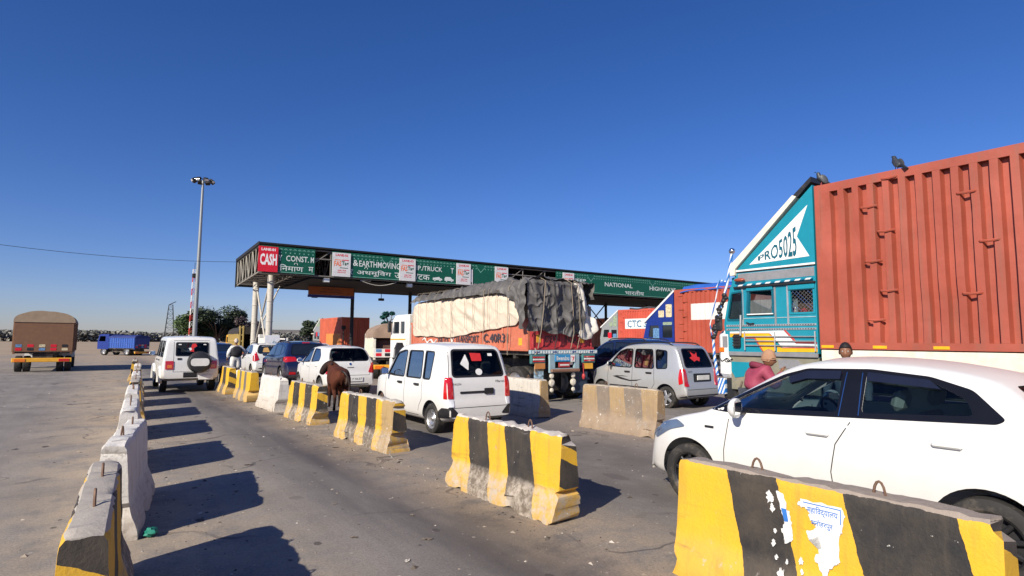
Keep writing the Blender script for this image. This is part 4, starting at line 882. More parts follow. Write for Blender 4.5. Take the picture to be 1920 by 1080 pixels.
for x in (4.2, 10.1, 19.5):
    f_ = thing('floodlight', {4.2: 'pale floodlight under the canopy edge beside the first white lane sign', 10.1: 'pale floodlight hanging below the second white lane sign', 19.5: 'pale floodlight under the open gap of the canopy front'}[x], 'floodlight', cw(x, .35, 5.62), CRZ, 'canopy floodlights')
    MB().box(-.22, .22, -.1, .14, -.16, .12, .03).build('housing', pm('pale_grey_metal', (.42,.42,.4), .5, dirt=.2), f_); MB().box(-.18, .18, -.115, -.1, -.13, .09, .004).build('lens', WHL, f_); MB().tube([(-.26, 0, 0), (-.26, 0, .2), (.26, 0, .2), (.26, 0, 0)], .015, 6).build('bracket', STEEL, f_)
for x, y in ((5.1, 6.8), (10.4, 6.8)):
    f_ = thing('lane_lamp', {5.1: 'small dark lamp hanging below the orange overhead board', 10.4: 'small dark lamp hanging between the two thin columns'}[x], 'lamp', cw(x, y, 4.95), CRZ, 'small lamps under the canopy')
    MB().box(-.22, .22, -.13, .13, -.1, .1, .03).build('housing', STEEL, f_); MB().tube([(0, 0, .1), (0, 0, .85)], .025, 6).build('stem', STEEL, f_)
MB()
lc = MB(); lc.tube([(7.2+.42*0, .25, 5.72)]+[(6.4+2.6*i/12, .1, 5.72-.28*math.sin(math.pi*i/12)) for i in range(13)], .022, 6); lc.build('loose_cable', PIPE, cn)

def board(label, x0, x1, z0=5.86, z1=7.52):
    b_ = thing('direction_board', label, 'sign', cw(x0, -.03, z0), CRZ, 'green overhead boards'); W_ = x1-x0; H_ = z1-z0
    p = MB(); p.box(0, W_, -.03, .02, 0, H_, .004); p.build('panel', SGREEN, b_)
    o = MB(); n = int(W_/.27)
    for i in range(n):
        x = (i+.5)*W_/n
        if (i % 28) in (13, 14): continue
        o.add([(x+a*.105*math.cos(R(k*22.5)), -.034, H_-.2+a*.105*math.sin(R(k*22.5))) for k in range(9) for a in (1, .72)], [(2*k, 2*k+2, 2*k+3, 2*k+1) for k in range(8)])
        o.add([(x+.045*math.cos(R(k*60)), -.034, H_-.36+.05*math.sin(R(k*60))) for k in range(6)], [tuple(range(6))])
        o.add([(x-.02, -.034, H_-.2), (x+.02, -.034, H_-.2), (x+.02, -.034, H_-.12), (x-.02, -.034, H_-.12)], [(0,1,2,3)])
    for i in range(14, n, 28):
        x = i*W_/n
        for s_ in (1, -1): o.add([(x+s_*.36, -.034, H_-.22), (x+s_*.36, -.034, H_-.28), (x, -.034, H_-.66), (x, -.034, H_-.58)], [(0,1,2,3)])
    o.add([(0, -.034, .03), (W_, -.034, .03), (W_, -.034, .07), (0, -.034, .07)], [(0,1,2,3)])
    o.build('ornament', pm('ornament_green', (.14,.34,.27), .5, dirt=.3), b_, smooth=0); return b_
def letter(b_, items):
    for s_, x, z, w_, h_ in items: m_ = MB(); text(m_, s_, (x, -.036, z-5.86), (1,0,0), (0,0,1), w_, h_, bold=.012 if ord(s_[0]) < 256 else .006); m_.build('lettering', SWHITE, b_, smooth=0)
    return MB()
def reph(m_, x, z): m_.tube([(x+.1*math.cos(R(a)), -.04, z-5.86+.09*math.sin(R(a))) for a in range(-20, 200, 30)], .016, 5)
b1 = board('leftmost green board of the canopy, behind the red cash sign', -.05, 3.32)
m_ = letter(b1, [('Y', 1.12, 6.63, .22, .37), ('CONST.', 1.58, 6.63, 1.4, .37), ('M', 3.1, 6.63, .2, .37), ('िनमाण', 1.2, 6.0, 1.45, .42), ('म', 2.98, 6.02, .3, .34)]); reph(m_, 2.2, 6.45); m_.build('vowel_mark', SWHITE, b1, smooth=0)
b2 = board('long green board between the first four white lane signs', 4.42, 18.2)
m_ = letter(b2, [('Y', 5.42-4.47, 6.66, .2, .4), ('&', 5.83-4.42, 6.66, .36, .41), ('EARTHMOVING', 6.25-4.42, 6.64, 2.95, .42), ('EQUIP./TRUCK', 9.55-4.42, 6.64, 2.95, .4), ('T', 13.2-4.42, 6.64, .24, .4), ('र', 5.62-4.42, 6.05, .22, .38), ('अथमूिवग', 6.1-4.42, 6.0, 2.45, .46), ('उपकर/टक', 8.8-4.42, 6.02, 2.7, .42)]); reph(m_, 6.75-4.42, 6.52)
m_.build('vowel_mark', SWHITE, b2, smooth=0)
for x, k in ((11.75, 0), (12.7, 1)):
    q = MB(); z = .22
    q.prism([(0, z), (.75, z), (.75, z+.12), (.62, z+.13), (.5, z+.28 if k else z+.24), (.1, z+.28 if k else z+.16), (0, z+.16)], 'y', -.036, -.032)
    for xx in (.16, .58): q.prism([(xx+.07*math.cos(a/10*6.283), z+.07*math.sin(a/10*6.283)) for a in range(10)], 'y', -.036, -.032)
    q.v = [(v[0]+x-4.42, v[1], v[2]) for v in q.v]; q.build('vehicle_symbol', SWHITE, b2, smooth=0)
b3 = board('right-hand green board running behind the container trucks', 23.06, 56)
m_ = letter(b3, [('CAR/JEEP', .55, 6.68, 2.7, .36), ('NATIONAL', 28.48-23.06, 6.56, 3.4, .38), ('HIGHWAYS', 34.1-23.06, 6.5, 3.6, .38), ('भारतीय', 30.95-23.06, 5.95, 2.4, .42)])
q = MB(); q.prism([(2.9, .2), (3.7, .2), (3.55, .32), (3.4, .34), (3.3, .42), (3.1, .42), (3.0, .32)], 'y', -.036, -.032); q.build('vehicle_symbol', SWHITE, b3, smooth=0)
NUM = ['first', 'second', 'third', 'fourth', 'fifth', 'sixth']
def lane_sign(x, n, w_=1.22, z0=5.86, z1=7.45, red=False, label=''):
    s_ = thing('lane_sign', label, 'sign', cw(x, -.14, z0), CRZ, None if red else 'white lane signs'); h_ = z1-z0
    p = MB(); p.box(0, w_, -.02, .02, 0, h_, .006); p.build('panel', SRED if red else SPAP, s_)
    if red:
        
        for tx_, a, z, ww, hh in (('LANE-01', .16, h_-.27, .82, .17), ('CASH', .1, .42, .98, .72)): m_ = MB(); text(m_, tx_, (a, -.024, z), (1,0,0), (0,0,1), ww, hh, bold=.035); m_.build('lettering', pm('sign_bright_white', (.8,.8,.8), .5), s_, smooth=0)
        return
    for nm, its, mt in (('lettering', [('LANE-0%d' % n, .2, h_-.24, w_-.38, .16), ('ONLY FOR', .36, .36, w_-.66, .1), ('FASTag', .36, .22, w_-.66, .1)], SRED), ('logo_front', [('FAS', .12, .68, .48, .36)], SORG), ('logo_back', [('Tag', .62, .68, .46, .36)], SGRN2)):
        for tx_, a, z, ww, hh in its: m_ = MB(); text(m_, tx_, (a, -.024, z), (1,0,0), (0,0,1), ww, hh, bold=.03); m_.build(nm, mt, s_, smooth=0)
        bx = {'logo_front': (.15, .55, 1.08, 1.13), 'logo_back': (.5, 1.05, .56, .61), 'lettering': (.62, 1.08, 1.08, 1.14)}[nm]; MB().box(bx[0], bx[1], -.024, -.022, bx[2], bx[3]).build('colour_bar', mt, s_)
lane_sign(-.12, 1, 1.15, red=True, label='red lane sign at the left end of the canopy')
for x, n in ((4.42, 2), (9.12, 3), (13.63, 4), (17.0, 5), (23.7, 6)):
    lane_sign(x, n, label='white lane sign hung %s from the left on the canopy front' % {2: 'first', 3: 'second', 4: 'third', 5: 'fourth', 6: 'fifth'}[n])
s_ = thing('sign_sheet', 'plain white sheet sticking out behind the third white lane sign', 'sign', cw(14.4, -.09, 5.84), CRZ); MB().box(0, .66, -.015, .015, 0, 1.22, .004).build('panel', SPAP, s_); MB().box(.42, .58, -.019, -.016, .12, .26).build('printed_patch', STEEL, s_)
h_ = thing('overhead_board', 'brown-orange board with a blue lower edge hanging in the canopy shade', 'sign', cw(4.42, 6, 4.84), CRZ)
MB().box(0, 3.45, -.04, .04, .2, .88, .03).build('panel', pm('board_orange', (.36,.09,.02), .6, dirt=.3), h_); MB().box(-.03, 3.5, -.045, .05, 0, .195, .01).build('lower_edge', pm('board_blue', (.02,.03,.2), .5), h_)
for s_, x, z, w_ in (('METROPOLIS', 1.0, .58, 1.35), ('SPEED CONTROL', .85, .36, 1.65)): m_ = MB(); text(m_, s_, (x, -.043, z), (1,0,0), (0,0,1), w_, .13); m_.build('lettering', BLACKP, h_, smooth=0)
for x in (.4, 3.05): MB().tube([(x, 0, .88), (x, 0, .98)], .03, 6).build('hanger', STEEL, h_)
MB().tube([cw(-.1, 9.5, 7.5)+Vector((-30*i/20, -6*i/20, 1.9*(i/20)-9.0*(i/20)*(1-i/20)*.55)) for i in range(21)], .014, 5).build('overhead_cable', STEEL)
tag(bpy.data.objects['overhead_cable'], 'thin cable sagging from the left end of the canopy', 'cable')

# ------------------------------------------------------------------ masts and towers
GAL = pm('galvanised', (.27,.29,.3), .5, .4, dirt=.15)
ms = thing('floodlight_mast', 'tall tapering grey mast with a ring of floodlights on top', 'mast', (11.8, 99.8, 0))
MB().tube([(0,0,0), (0,0,9), (0,0,18), (0,0,26.2)], [.34, .29, .23, .17], 16).build('pole', GAL, ms)
hr = MB(); hr.tube([(1.1*math.cos(R(a)), 1.1*math.sin(R(a)), 26.2) for a in range(0, 361, 20)], .06, 6)
for a in (0, 90, 180, 270): hr.tube([(0,0,26.2), (1.1*math.cos(R(a)), 1.1*math.sin(R(a)), 26.2)], .05, 6)
hr.build('head_ring', STEEL, ms)
for k in range(8):
    M = Matrix.Translation((0,0,26.15)) @ Matrix.Rotation(R(45*k+10), 4, 'Z') @ Matrix.Translation((1.35,0,0)) @ Matrix.Rotation(R(35), 4, 'Y')
    f_ = MB(); f_.box(-.3, .3, -.34, .34, -.2, .22, .06, 0, M); fo = f_.build('floodlight', STEEL, ms); g_ = MB(); g_.box(.305, .32, -.28, .28, -.14, .16, .004, 0, M); g_.build('lens', WHL, fo)
def lattice(name, label, cat, loc, h, w0, w1, mats, n=14):
    t = thing(name, label, cat, loc); mb = [MB() for _ in mats]
    def cor(z, k): a = lerp(w0, w1, z/h)/2; return Vector((a*(1, 1, -1, -1)[k], a*(1, -1, -1, 1)[k], z))
    for i in range(n):
        z0, z1 = h*i/n, h*(i+1)/n; q = mb[i % len(mats)]
        for k in range(4):
            q.tube([cor(z0, k), cor(z1, k)], .05, 5); q.tube([cor(z0, k), cor(z1, (k+1) % 4)], .03, 4); q.tube([cor(z1, k), cor(z1, (k+1) % 4)], .03, 4)
    for q, m in zip(mb, mats): q.build('lattice_section', m, t)
    return t
lt = lattice('radio_mast', 'slim red and white lattice mast close beside the tall floodlight mast', 'mast', (12.85, 113, 0), 13.6, .7, .45, [pm('mast_red', (.5,.03,.03), .6), pm('mast_white', (.65,.63,.6), .6)], 12)
MB().box(-.35, .35, -.3, .3, 12.1, 12.9, .1).build('equipment_box', STEEL, lt); MB().tube([(0,0,13.6), (0,0,14.8)], .04, 6).build('antenna', STEEL, lt)
lt = lattice('lattice_tower', 'dark tapering lattice tower left of the big tree', 'tower', (11.8, 139, 0), 8.6, 2.0, .7, [STEEL], 9)
MB().tube([(-.3,0,8.6), (.9,0,9.3)], .08, 6).build('arm', STEEL, lt)

# ------------------------------------------------------------------ trees and far country
def leafmat(name, a, b_):
    if name in MC: return MC[name]
    m, t, b = nodes(name); MC[name] = m; oi = N(t, 'ShaderNodeNewGeometry'); c = ramp(t, oi.outputs['Random Per Island'], [(0, a), (.6, b_), (1, [x*1.5 for x in b_])])
    t.links.new(c, b.inputs['Base Color']); b.inputs['Roughness'].default_value = .6; b.inputs['Subsurface Weight'].default_value = 0
    return m
BARK = pm('bark', (.11,.08,.06), .9, bump=.5, bs=20)
def tree(name, label, loc, h, spread, trunk, leaf, n=5000, ls=.28, seed=1, blobs=14, squash=.75, bare=0.):
    rnd = random.Random(seed); t = thing(name, label, 'tree', loc, 0, 'trees beyond the toll plaza'); tk = MB(); tips = []
    tk.tube([(0,0,-.1), (.1,0,trunk*.5), (0,.1,trunk)], [.32*h/8, .24*h/8, .2*h/8], 10)
    for i in range(blobs):
        a = rnd.uniform(0, 6.283); r_ = spread*math.sqrt(rnd.random())*.8; z = trunk+(h-trunk)*(.15+.75*rnd.random()*(1-.45*(r_/spread)**2)); p = Vector((r_*math.cos(a), r_*math.sin(a), z)); tips.append((p, spread*rnd.uniform(.22, .42)))
        mid = Vector((p.x*.4, p.y*.4, lerp(trunk, z, .45)+rnd.uniform(-.2, .3))); tk.tube([(0,.1,trunk*.9), mid, p], [.12*h/8, .08*h/8, .03], 6)
        if bare:
            for k in range(6): q = p+Vector((rnd.uniform(-1,1), rnd.uniform(-1,1), rnd.uniform(.2,1.2)))*spread*.3; tk.tube([p, q], [.03, .012], 4)
    tk.build('trunk', BARK, t); cr = MB()
    for i in range(n):
        c, r_ = tips[rnd.randrange(len(tips))]; d = Vector((rnd.gauss(0,1), rnd.gauss(0,1), rnd.gauss(0,1))).normalized()*r_*(rnd.random()**.45); d.z *= squash; p = c+d
        u = Vector((rnd.gauss(0,1), rnd.gauss(0,1), rnd.gauss(0,.5))).normalized(); v = u.orthogonal().normalized(); s_ = ls*rnd.uniform(.6, 1.3)
        cr.add([p-u*s_, p-v*s_*.45, p+u*s_, p+v*s_*.45], [(0,1,2,3)])
    cr.build('crown', leaf, t, smooth=0, recalc=False); return t
LG = leafmat('leaves_green', (.018,.035,.01), (.05,.085,.022)); LD = leafmat('leaves_dark', (.012,.022,.01), (.03,.045,.02)); LP = leafmat('leaves_dusky', (.03,.022,.022), (.07,.05,.05))
tree('shade_tree', 'bushy green tree left of the tall mast, its crown rising over the white jeep', (13.6, 120, 0), 6.5, 4.2, 1.6, LG, 5200, .3, 3, 16)
tree('shade_tree', 'broad dark tree right of the tall mast, largest of the far trees', (17.8, 119, 0), 8.4, 5.6, 1.8, LD, 8000, .3, 5, 22, bare=1)
tree('purple_tree', 'low purplish tree with bare twigs at the right of the far clump', (20.6, 108, 0), 5.4, 3.2, 1.3, LP, 3600, .26, 8, 12, bare=1)
tree('shade_tree', 'round dark tree standing alone left of the orange container', (39.8, 131, 0), 6.4, 3.6, 1.3, LD, 5500, .3, 11, 14)
tree('shade_tree', 'small blue-green tree top showing over the tarpaulin load of the little truck', (28.8, 66, 0), 5.5, 1.35, 3.0, leafmat('leaves_bluegreen', (.005,.035,.03), (.012,.075,.06)), 2200, .16, 12, 7)
def far_mass(name, label, pts, mat, seed, n, ls):
    rnd = random.Random(seed); mb = MB()
    for i in range(n):
        k = rnd.random()*(len(pts)-1); a, b_ = pts[int(k)], pts[int(k)+1]; u = k-int(k)
        x, y, h = (lerp(a[j], b_[j], u) for j in range(3)); hh = h*(.75+.5*noise.noise(Vector((x*.09, y*.09, seed)))+.2*noise.noise(Vector((x*.4, y*.4, seed))))
        p = Vector((x+rnd.uniform(-6,6), y+rnd.uniform(-6,6), hh*math.sqrt(rnd.random()))); d = Vector((rnd.gauss(0,1), rnd.gauss(0,1), rnd.gauss(0,.6))).normalized(); v = d.orthogonal().normalized(); s_ = ls*rnd.uniform(.6,1.4)
        mb.add([p-d*s_, p-v*s_*.6, p+d*s_, p+v*s_*.6], [(0,1,2,3)])
    o = mb.build(name, mat, smooth=0, recalc=False); tag(o, label, 'trees', kind='stuff'); return o
far_mass('tree_line', 'far hazy line of scrub and trees along the horizon', [(-160, 260, 4), (-60, 290, 4), (-10, 280, 5), (10, 285, 6), (25, 290, 4), (60, 300, 4.5), (110, 300, 5), (170, 290, 4), (260, 260, 5), (330, 200, 4)], leafmat('leaves_hazy', (.1,.1,.085), (.17,.165,.14)), 4, 22000, .8)  # distance haze is mixed into the leaf colour
hl = MB()
def hp(i, j):
    x = -900+1800*i/60; r_ = j/6; y = 900+300*r_; h = 14*math.sin(math.pi*r_)*(1+.6*noise.noise(Vector((x*.004, r_, 2)))); return (x, y, h-1)
hl.grid(hp, 61, 7); tag(hl.build('hills', pm('hill_scrub', (.16,.14,.12), .95)), kind='structure')
# ------------------------------------------------------------------ trucks
def holed(mb, outer, holes, axis, a0, a1, mi=0):
    """flat plate with openings, given thickness along one axis"""
    bm = bmesh.new(); e = []; loops = []
    for lp in [outer]+holes:
        vs = [bm.verts.new((p[0], p[1], 0)) for p in lp]; loops.append(vs); e += [bm.edges.new((vs[i-1], vs[i])) for i in range(len(vs))]
    bmesh.ops.triangle_fill(bm, edges=e, use_beauty=True); bm.verts.index_update()
    def P(v, a): return {'x': (a, v.co.x, v.co.y), 'y': (v.co.x, a, v.co.y), 'z': (v.co.x, v.co.y, a)}[axis]
    def inside(p, q):
        r = False
        for i in range(len(q)):
            (x1, y1), (x2, y2) = q[i-1], q[i]
            if (y1 > p[1]) != (y2 > p[1]) and p[0] < (x2-x1)*(p[1]-y1)/(y2-y1)+x1: r = not r
        return r
    n = len(bm.verts); vs = [P(v, a0) for v in bm.verts]+[P(v, a1) for v in bm.verts]; fs = []
    for f in bm.faces:
        c = f.calc_center_median()
        if any(inside((c.x, c.y), h) for h in holes): continue
        ix = [v.index for v in f.verts]; fs.append(tuple(ix)); fs.append(tuple(i+n for i in reversed(ix)))
    for lp in loops:
        for i in range(len(lp)): a, b = lp[i-1].index, lp[i].index; fs.append((a, b, b+n, a+n))
    bm.free(); mb.add(vs, fs, mi); return mb
def cont_mat(name, col, panels=(), dirt=.35, low=0):
    if name in MC: return MC[name]
    m, t, b = nodes(name); MC[name] = m; tc = N(t, 'ShaderNodeTexCoord').outputs['Object']; sp = N(t, 'ShaderNodeSeparateXYZ'); t.links.new(tc, sp.inputs[0])
    c = mixc(t, ramp(t, noisef(t, tc, 1.1, 6, .65), [(.3,0.),(.7,1.)]), [x*.84 for x in col], [min(1, x*1.16+.01) for x in col])
    for (y0, y1, z0, z1, pc) in panels:
        k = mth(t, 'MULTIPLY', mth(t, 'MULTIPLY', mth(t, 'GREATER_THAN', sp.outputs[1], y0), mth(t, 'LESS_THAN', sp.outputs[1], y1)), mth(t, 'MULTIPLY', mth(t, 'GREATER_THAN', sp.outputs[2], z0), mth(t, 'LESS_THAN', sp.outputs[2], z1)))
        k = mth(t, 'MULTIPLY', k, mth(t, 'LESS_THAN', sp.outputs[0], 0)); c = mixc(t, k, c, pc)
    ms = N(t, 'ShaderNodeMapping'); ms.inputs['Scale'].default_value = (1, 1, .07); t.links.new(tc, ms.inputs[0])
    c = mixc(t, mth(t, 'MULTIPLY', ramp(t, noisef(t, ms.outputs[0], 9, 5), [(.5,0.),(.75,1.)]), dirt*.6), c, (.2,.1,.07)); rust = ramp(t, noisef(t, tc, 6, 9, .75), [(.68,0.),(.71,1.)]); c = mixc(t, mth(t, 'MULTIPLY', rust, dirt*1.2), c, (.07,.035,.025))
    t.links.new(c, b.inputs['Base Color']); b.inputs['Roughness'].default_value = .5; t.links.new(bumpn(t, noisef(t, tc, 3, 4), .25, .02), b.inputs['Normal']); return m
def container(t, W, y0, y1, z0, z1, mat, pitch=.26, d=.06, rungs=(), y_flat=.18):
    """corrugated box; the flutes are let into flush rails and posts"""
    mb = MB(); h = W/2; rl = .12
    for s_ in (-1, 1):
        ys, y = [], y0+y_flat
        prof = [(y0+.1, 0)]
        while y+pitch < y1-y_flat+.01: prof += [(y, 0), (y+.018, d), (y+pitch*.46, d), (y+pitch*.46+.03, 0)]; y += pitch
        prof += [(y1-.1, 0)]
        vs = []
        nz = 9
        for yy, dd in prof:
            for q in range(nz):
                z = lerp(z0+rl-.002, z1-rl*1.3+.002, q/(nz-1)); vs.append((s_*(h-dd-(max(0, noise.noise(Vector((yy*1.3, z*1.1, W+z1))))*.035 if 0 < q < nz-1 else 0)), yy+.006*noise.noise(Vector((yy*3, z*2, 4))), z))
        mb.add(vs, [(nz*i+q, nz*(i+1)+q, nz*(i+1)+q+1, nz*i+q+1) for i in range(len(prof)-1) for q in range(nz-1)])
        mb.box(s_*(h-.09), s_*h, y0+.1, y1-.1, z0, z0+rl, 0); mb.box(s_*(h-.09), s_*h, y0+.1, y1-.1, z1-rl*1.3, z1, 0)
        for a, b_ in ((y0, y0+.1), (y1-.1, y1)): mb.box(s_*(h-.1), s_*(h+.004), a, b_, z0-.01, z1+.006, .01)
    mb.box(-h+.09, h-.09, y0+.05, y1-.05, z1-.06, z1-.01, 0); mb.box(-h+.09, h-.09, y0+.05, y1-.05, z0, z0+.06, 0)
    for yy, sg in ((y0, 1), (y1, -1)):
        mb.box(-h+.1, h-.1, yy, yy+sg*.08, z1-.12, z1, 0); mb.box(-h+.1, h-.1, yy, yy+sg*.08, z0, z0+.12, 0)
        x, vs = -h+.1, []
        n = int((W-.2)/.2)
        for i in range(n):
            xx = x+i*(W-.2)/n; w_ = (W-.2)/n
            for q, dd in ((0, .03), (.35, .03), (.5, .065), (.85, .065), (1, .03)): vs += [(xx+w_*q, yy+sg*dd, z0+.12), (xx+w_*q, yy+sg*dd, z1-.12)]
        mb.add(vs, [(2*i, 2*i+2, 2*i+3, 2*i+1) for i in range(len(vs)//2-1)])
    c = mb.build('container', mat, t, smooth=0)
    for x in (-h*.62, -h*.2, h*.2, h*.62): MB().tube([(x, y0-.02, z0+.05), (x, y0-.02, z1-.05)], .022, 6).build('door_bar', mat, c)
    for yy, zz in rungs: MB().tube([(-h+.03, yy-.13, zz), (-h-.006, yy-.11, zz), (-h-.016, yy, zz-.012), (-h-.006, yy+.11, zz), (-h+.03, yy+.13, zz)], .022, 6).build('rung', mat, c)
    return c
def truck_wheels(t, W, ys, r=.5, double=()):
    for i, y in enumerate(ys):
        for s_ in (1, -1):
            add_wheel(t, s_*(W/2-.18), y, r, .27, 'truck')
            if i in double: add_wheel(t, s_*(W/2-.5), y, r, .27, 'truck')
CHAS = pm('chassis', (.035,.033,.03), .8, dirt=.6)
def cab_deflector(t, W, y0, L, zb, zr, zt, col, mats, face=True):
    """forward cab with sleeper window and a sloping wind deflector up to the container roof"""
    h = W/2; P = mats['paint']; b_ = MB()
    side = [(y0, zb), (y0+L, zb), (y0+L+.06, lerp(zb, zr, .5)), (y0+L-.16, zr), (y0, zr)]
    win = [rpoly([(y0+L*.5, lerp(zb,zr,.52)), (y0+L*.86, lerp(zb,zr,.52)), (y0+L*.8, zr-.16), (y0+L*.5, zr-.16)], .05), rpoly([(y0+.12, lerp(zb,zr,.5)), (y0+L*.38, lerp(zb,zr,.5)), (y0+L*.38, zr-.18), (y0+.12, zr-.18)], .03)]
    for s_ in (-1, 1): holed(b_, side, win, 'x', s_*h, s_*(h-.05))
    b_.box(-h+.05, h-.05, y0, y0+.05, zb, zr, 0); b_.box(-h+.05, h-.05, y0+L-.05, y0+L+.05, zb, lerp(zb, zr, .48), .02); b_.box(-h+.05, h-.05, y0+.05, y0+L-.17, zr-.06, zr-.005, .01); b_.box(-h+.05, h-.05, y0+.05, y0+L-.06, zb, zb+.05, 0)
    cab = b_.build('cab', P, t, smooth=0)
    for s_ in (-1, 1):
        for q in win: MB().prism(q, 'x', s_*(h-.03), s_*(h-.035)).build('window', DARKG, cab, smooth=0)
    MB().box(-h+.06, h-.06, y0+L-.1, y0+L-.09, lerp(zb, zr, .48), zr-.08, 0, 0).build('windshield', DARKG, cab)
    d_ = MB(); d_.prism([(y0+.02, zr+.002), (y0+L-.1, zr+.002), (y0+.02, zt)], 'x', -h, h); df = d_.build('deflector', P, t, smooth=0)
    e_ = MB(); e_.prism([(y0+L-.02, zr-.02), (y0+L+.04, zr+.06), (y0-.03, zt+.12), (y0-.03, zt+.01)], 'x', -h-.03, h+.03); e_.build('deflector_top', mats['top'], t, smooth=0)
    q = MB(); q.box(-h*.94, h*.94, y0+L-.2, y0+L+.18, zb-.55, zb+.02, .06); q.build('bumper', mats['top'], t)
    if face:
        for k, (a, b2, c, d, m_) in enumerate(mats.get('art', [])): MB().prism(rpoly([(y0+a, c), (y0+b2, c), (y0+b2, d), (y0+a, d)], .05), 'x', -h-.008, -h-.002).build('painted_panel', m_, cab, smooth=0)
    return cab
def container_truck(name, label, loc, rz, W, Lc, z0, z1, mat, cab, Lcab=1.95, zr=None, rungs=(), wheels=None, group='container trucks'):
    t = thing(name, label, 'truck', loc, rz, group); container(t, W, 0, Lc, z0, z1, mat, rungs=rungs)
    ch = MB(); ch.box(-.45, .45, .1, Lc+Lcab-.2, z0-.34, z0-.01, .02); ch.box(-W/2+.05, W/2-.05, .05, Lc-.05, z0-.09, z0-.012, .01); ch.box(-W/2+.1, W/2-.1, -.05, .05, .55, .72, .02); ch.build('chassis', CHAS, t)
    for s_ in (-1, 1): MB().box(s_*W*.3, s_*W*.46, -.09, -.05, .58, .7, .01).build('tail_light', REDL, t)
    truck_wheels(t, W, wheels or [1.2, 2.4, Lc+Lcab*.45], .5, (0, 1)); cab_deflector(t, W, Lc+.04, Lcab, z0-.1, zr or z0+1.5, z1-.1, cab['paint'], cab); return t
ORC = (.38,.07,.038)
CART = [pm('art_cream', (.55,.47,.3), .6, vs=14, var=.5), pm('art_blue', (.1,.22,.4), .6, vs=14, var=.5), pm('art_green', (.25,.32,.22), .6, vs=14, var=.5)]
BLUEP = pm('royal_blue', (.01,.03,.2), .4, dirt=.2); GREYP = pm('grey_paint', (.25,.27,.28), .5, dirt=.3); CREAM = pm('cream_paint', (.72,.66,.55), .5, dirt=.25)
cA = dict(paint=BLUEP, top=pm('white_trim', (.7,.7,.7), .5, dirt=.2), art=[(.12,.5,2.95,3.6,CART[0]), (.62,.98,2.95,3.3,CART[0]), (.95,1.35,1.85,2.4,CART[1]), (.12,.7,2.55,2.7,CART[2])])
t = container_truck('container_truck', 'orange container truck with a blue cab and a broad plain white stripe along its side', (24.75, 6.85, 0), 0, 2.5, 12, 1.2, 4.3, cont_mat('orange_container_striped', ORC, [(4.5, 11.0, 2.77, 3.56, (.7,.66,.62))]), cA, rungs=[(11.63,3.98),(11.35,3.68),(11.6,3.3),(11.36,2.95),(11.6,2.6),(11.36,2.25),(11.6,1.9)])
bt = MB()
def btp(i, j):
    y = .2+11.4*i/60; a = j/8; return (-1.3+.5*a-.03*math.sin(i*1.3+j)-.02*noise.noise(Vector((y*3, a, 1))), y, 4.2+.34*math.sin(a*1.57)+.05*noise.noise(Vector((y*1.7, a*2, 5)))+(.0 if y < 11 else -.1*(y-11)))
bt.grid(btp, 61, 9); bt.build('roof_sheet', pm('blue_sheet', (.02,.1,.42), .6), t)
cB = dict(paint=GREYP, top=cA['top'], art=[(.12,.5,2.9,3.7,CART[2]), (.6,.95,2.9,3.25,CART[2]), (.7,1.1,1.95,2.4,SRED), (.15,.55,2.0,2.3,CART[1])])
t = container_truck('container_truck', 'orange container truck with a grey painted cab and big letters on a white panel', (35.05, 20.7, 0), 0, 2.5, 12, 1.3, 4.2, cont_mat('orange_container_lettered', (.5,.08,.05), [(5.5, 11.25, 2.68, 3.46, (.72,.71,.7))]), cB, rungs=[(11.65,3.9),(11.4,3.6),(11.65,3.2),(11.65,2.5)])
m_ = MB(); text(m_, 'CTC SP', (-1.256, 11.0, 2.8), (0,-1,0), (0,0,1), 2.35, .54, bold=.01); m_.build('lettering', pm('letter_blue', (.06,.2,.33), .6), t, smooth=0)
rs = MB(); rs.tube([(-1.2, y, 4.24+.05*math.sin(y*3)) for y in [i*.25 for i in range(1, 44)]], .07, 8); rs.build('rolled_sheet', pm('dark_tarpaulin', (.05,.05,.055), .8, bump=.5, bs=12), t)
container_truck('container_truck', 'plain bright orange container truck farthest right behind the tarpaulin load', (45.3, 37.5, 0), 0, 2.5, 9, 1.1, 4.15, cont_mat('orange_container_plain', (.6,.16,.05)), cB)
t = container_truck('container_truck', 'short orange container truck standing in the shade of the canopy', (18.2, 49, 0), 0, 2.5, 6, 1.0, 3.62, cont_mat('orange_container_short', (.55,.11,.05), [(.3, 4.2, 1.2, 2.2, (.66,.26,.06))]), cB)

# big goods truck with the tarpaulin load
ORW = pm('salmon_paint', (.52,.15,.085), .55, dirt=.35, dcol=(.45,.3,.22)); RDP = pm('faded_red', (.42,.035,.04), .55, dirt=.3); YLP = pm('yellow_paint', (.72,.36,.03), .5, dirt=.3)
TEALD = pm('dull_teal', (.05,.16,.16), .5, dirt=.35); LBL = pm('pale_blue', (.28,.4,.45), .55, dirt=.4, ds=9); SKYB = pm('sky_blue', (.03,.25,.5), .5); WHP = pm('white_cab', (.74,.73,.7), .4, dirt=.25)
t = thing('goods_truck', 'white-cabbed lorry piled high under beige and grey tarpaulins, salmon side boards', 'truck', (10.8, 12.65, 0))
O = 'p'
b_ = MB(); b_.box(9.62, 11.98, 12.68, 20.0, 1.5, 2.75, .02); b_.build('cargo', pm('sacking', (.3,.24,.17), .9), t, O)
b_ = MB(); b_.box(9.6, 9.66, 12.66, 20.0, 1.42, 2.35, .01); b_.box(9.565, 9.6, 12.66, 20.0, 1.42, 1.5, .01); b_.box(9.565, 9.6, 12.66, 20.0, 2.27, 2.35, .01)
for y in [12.7, 13.9, 15.1, 16.3, 17.5, 18.7, 19.9]: b_.box(9.57, 9.6, y-.04, y+.04, 1.5, 2.27, .005)
b_.build('side_board', ORW, t, O)
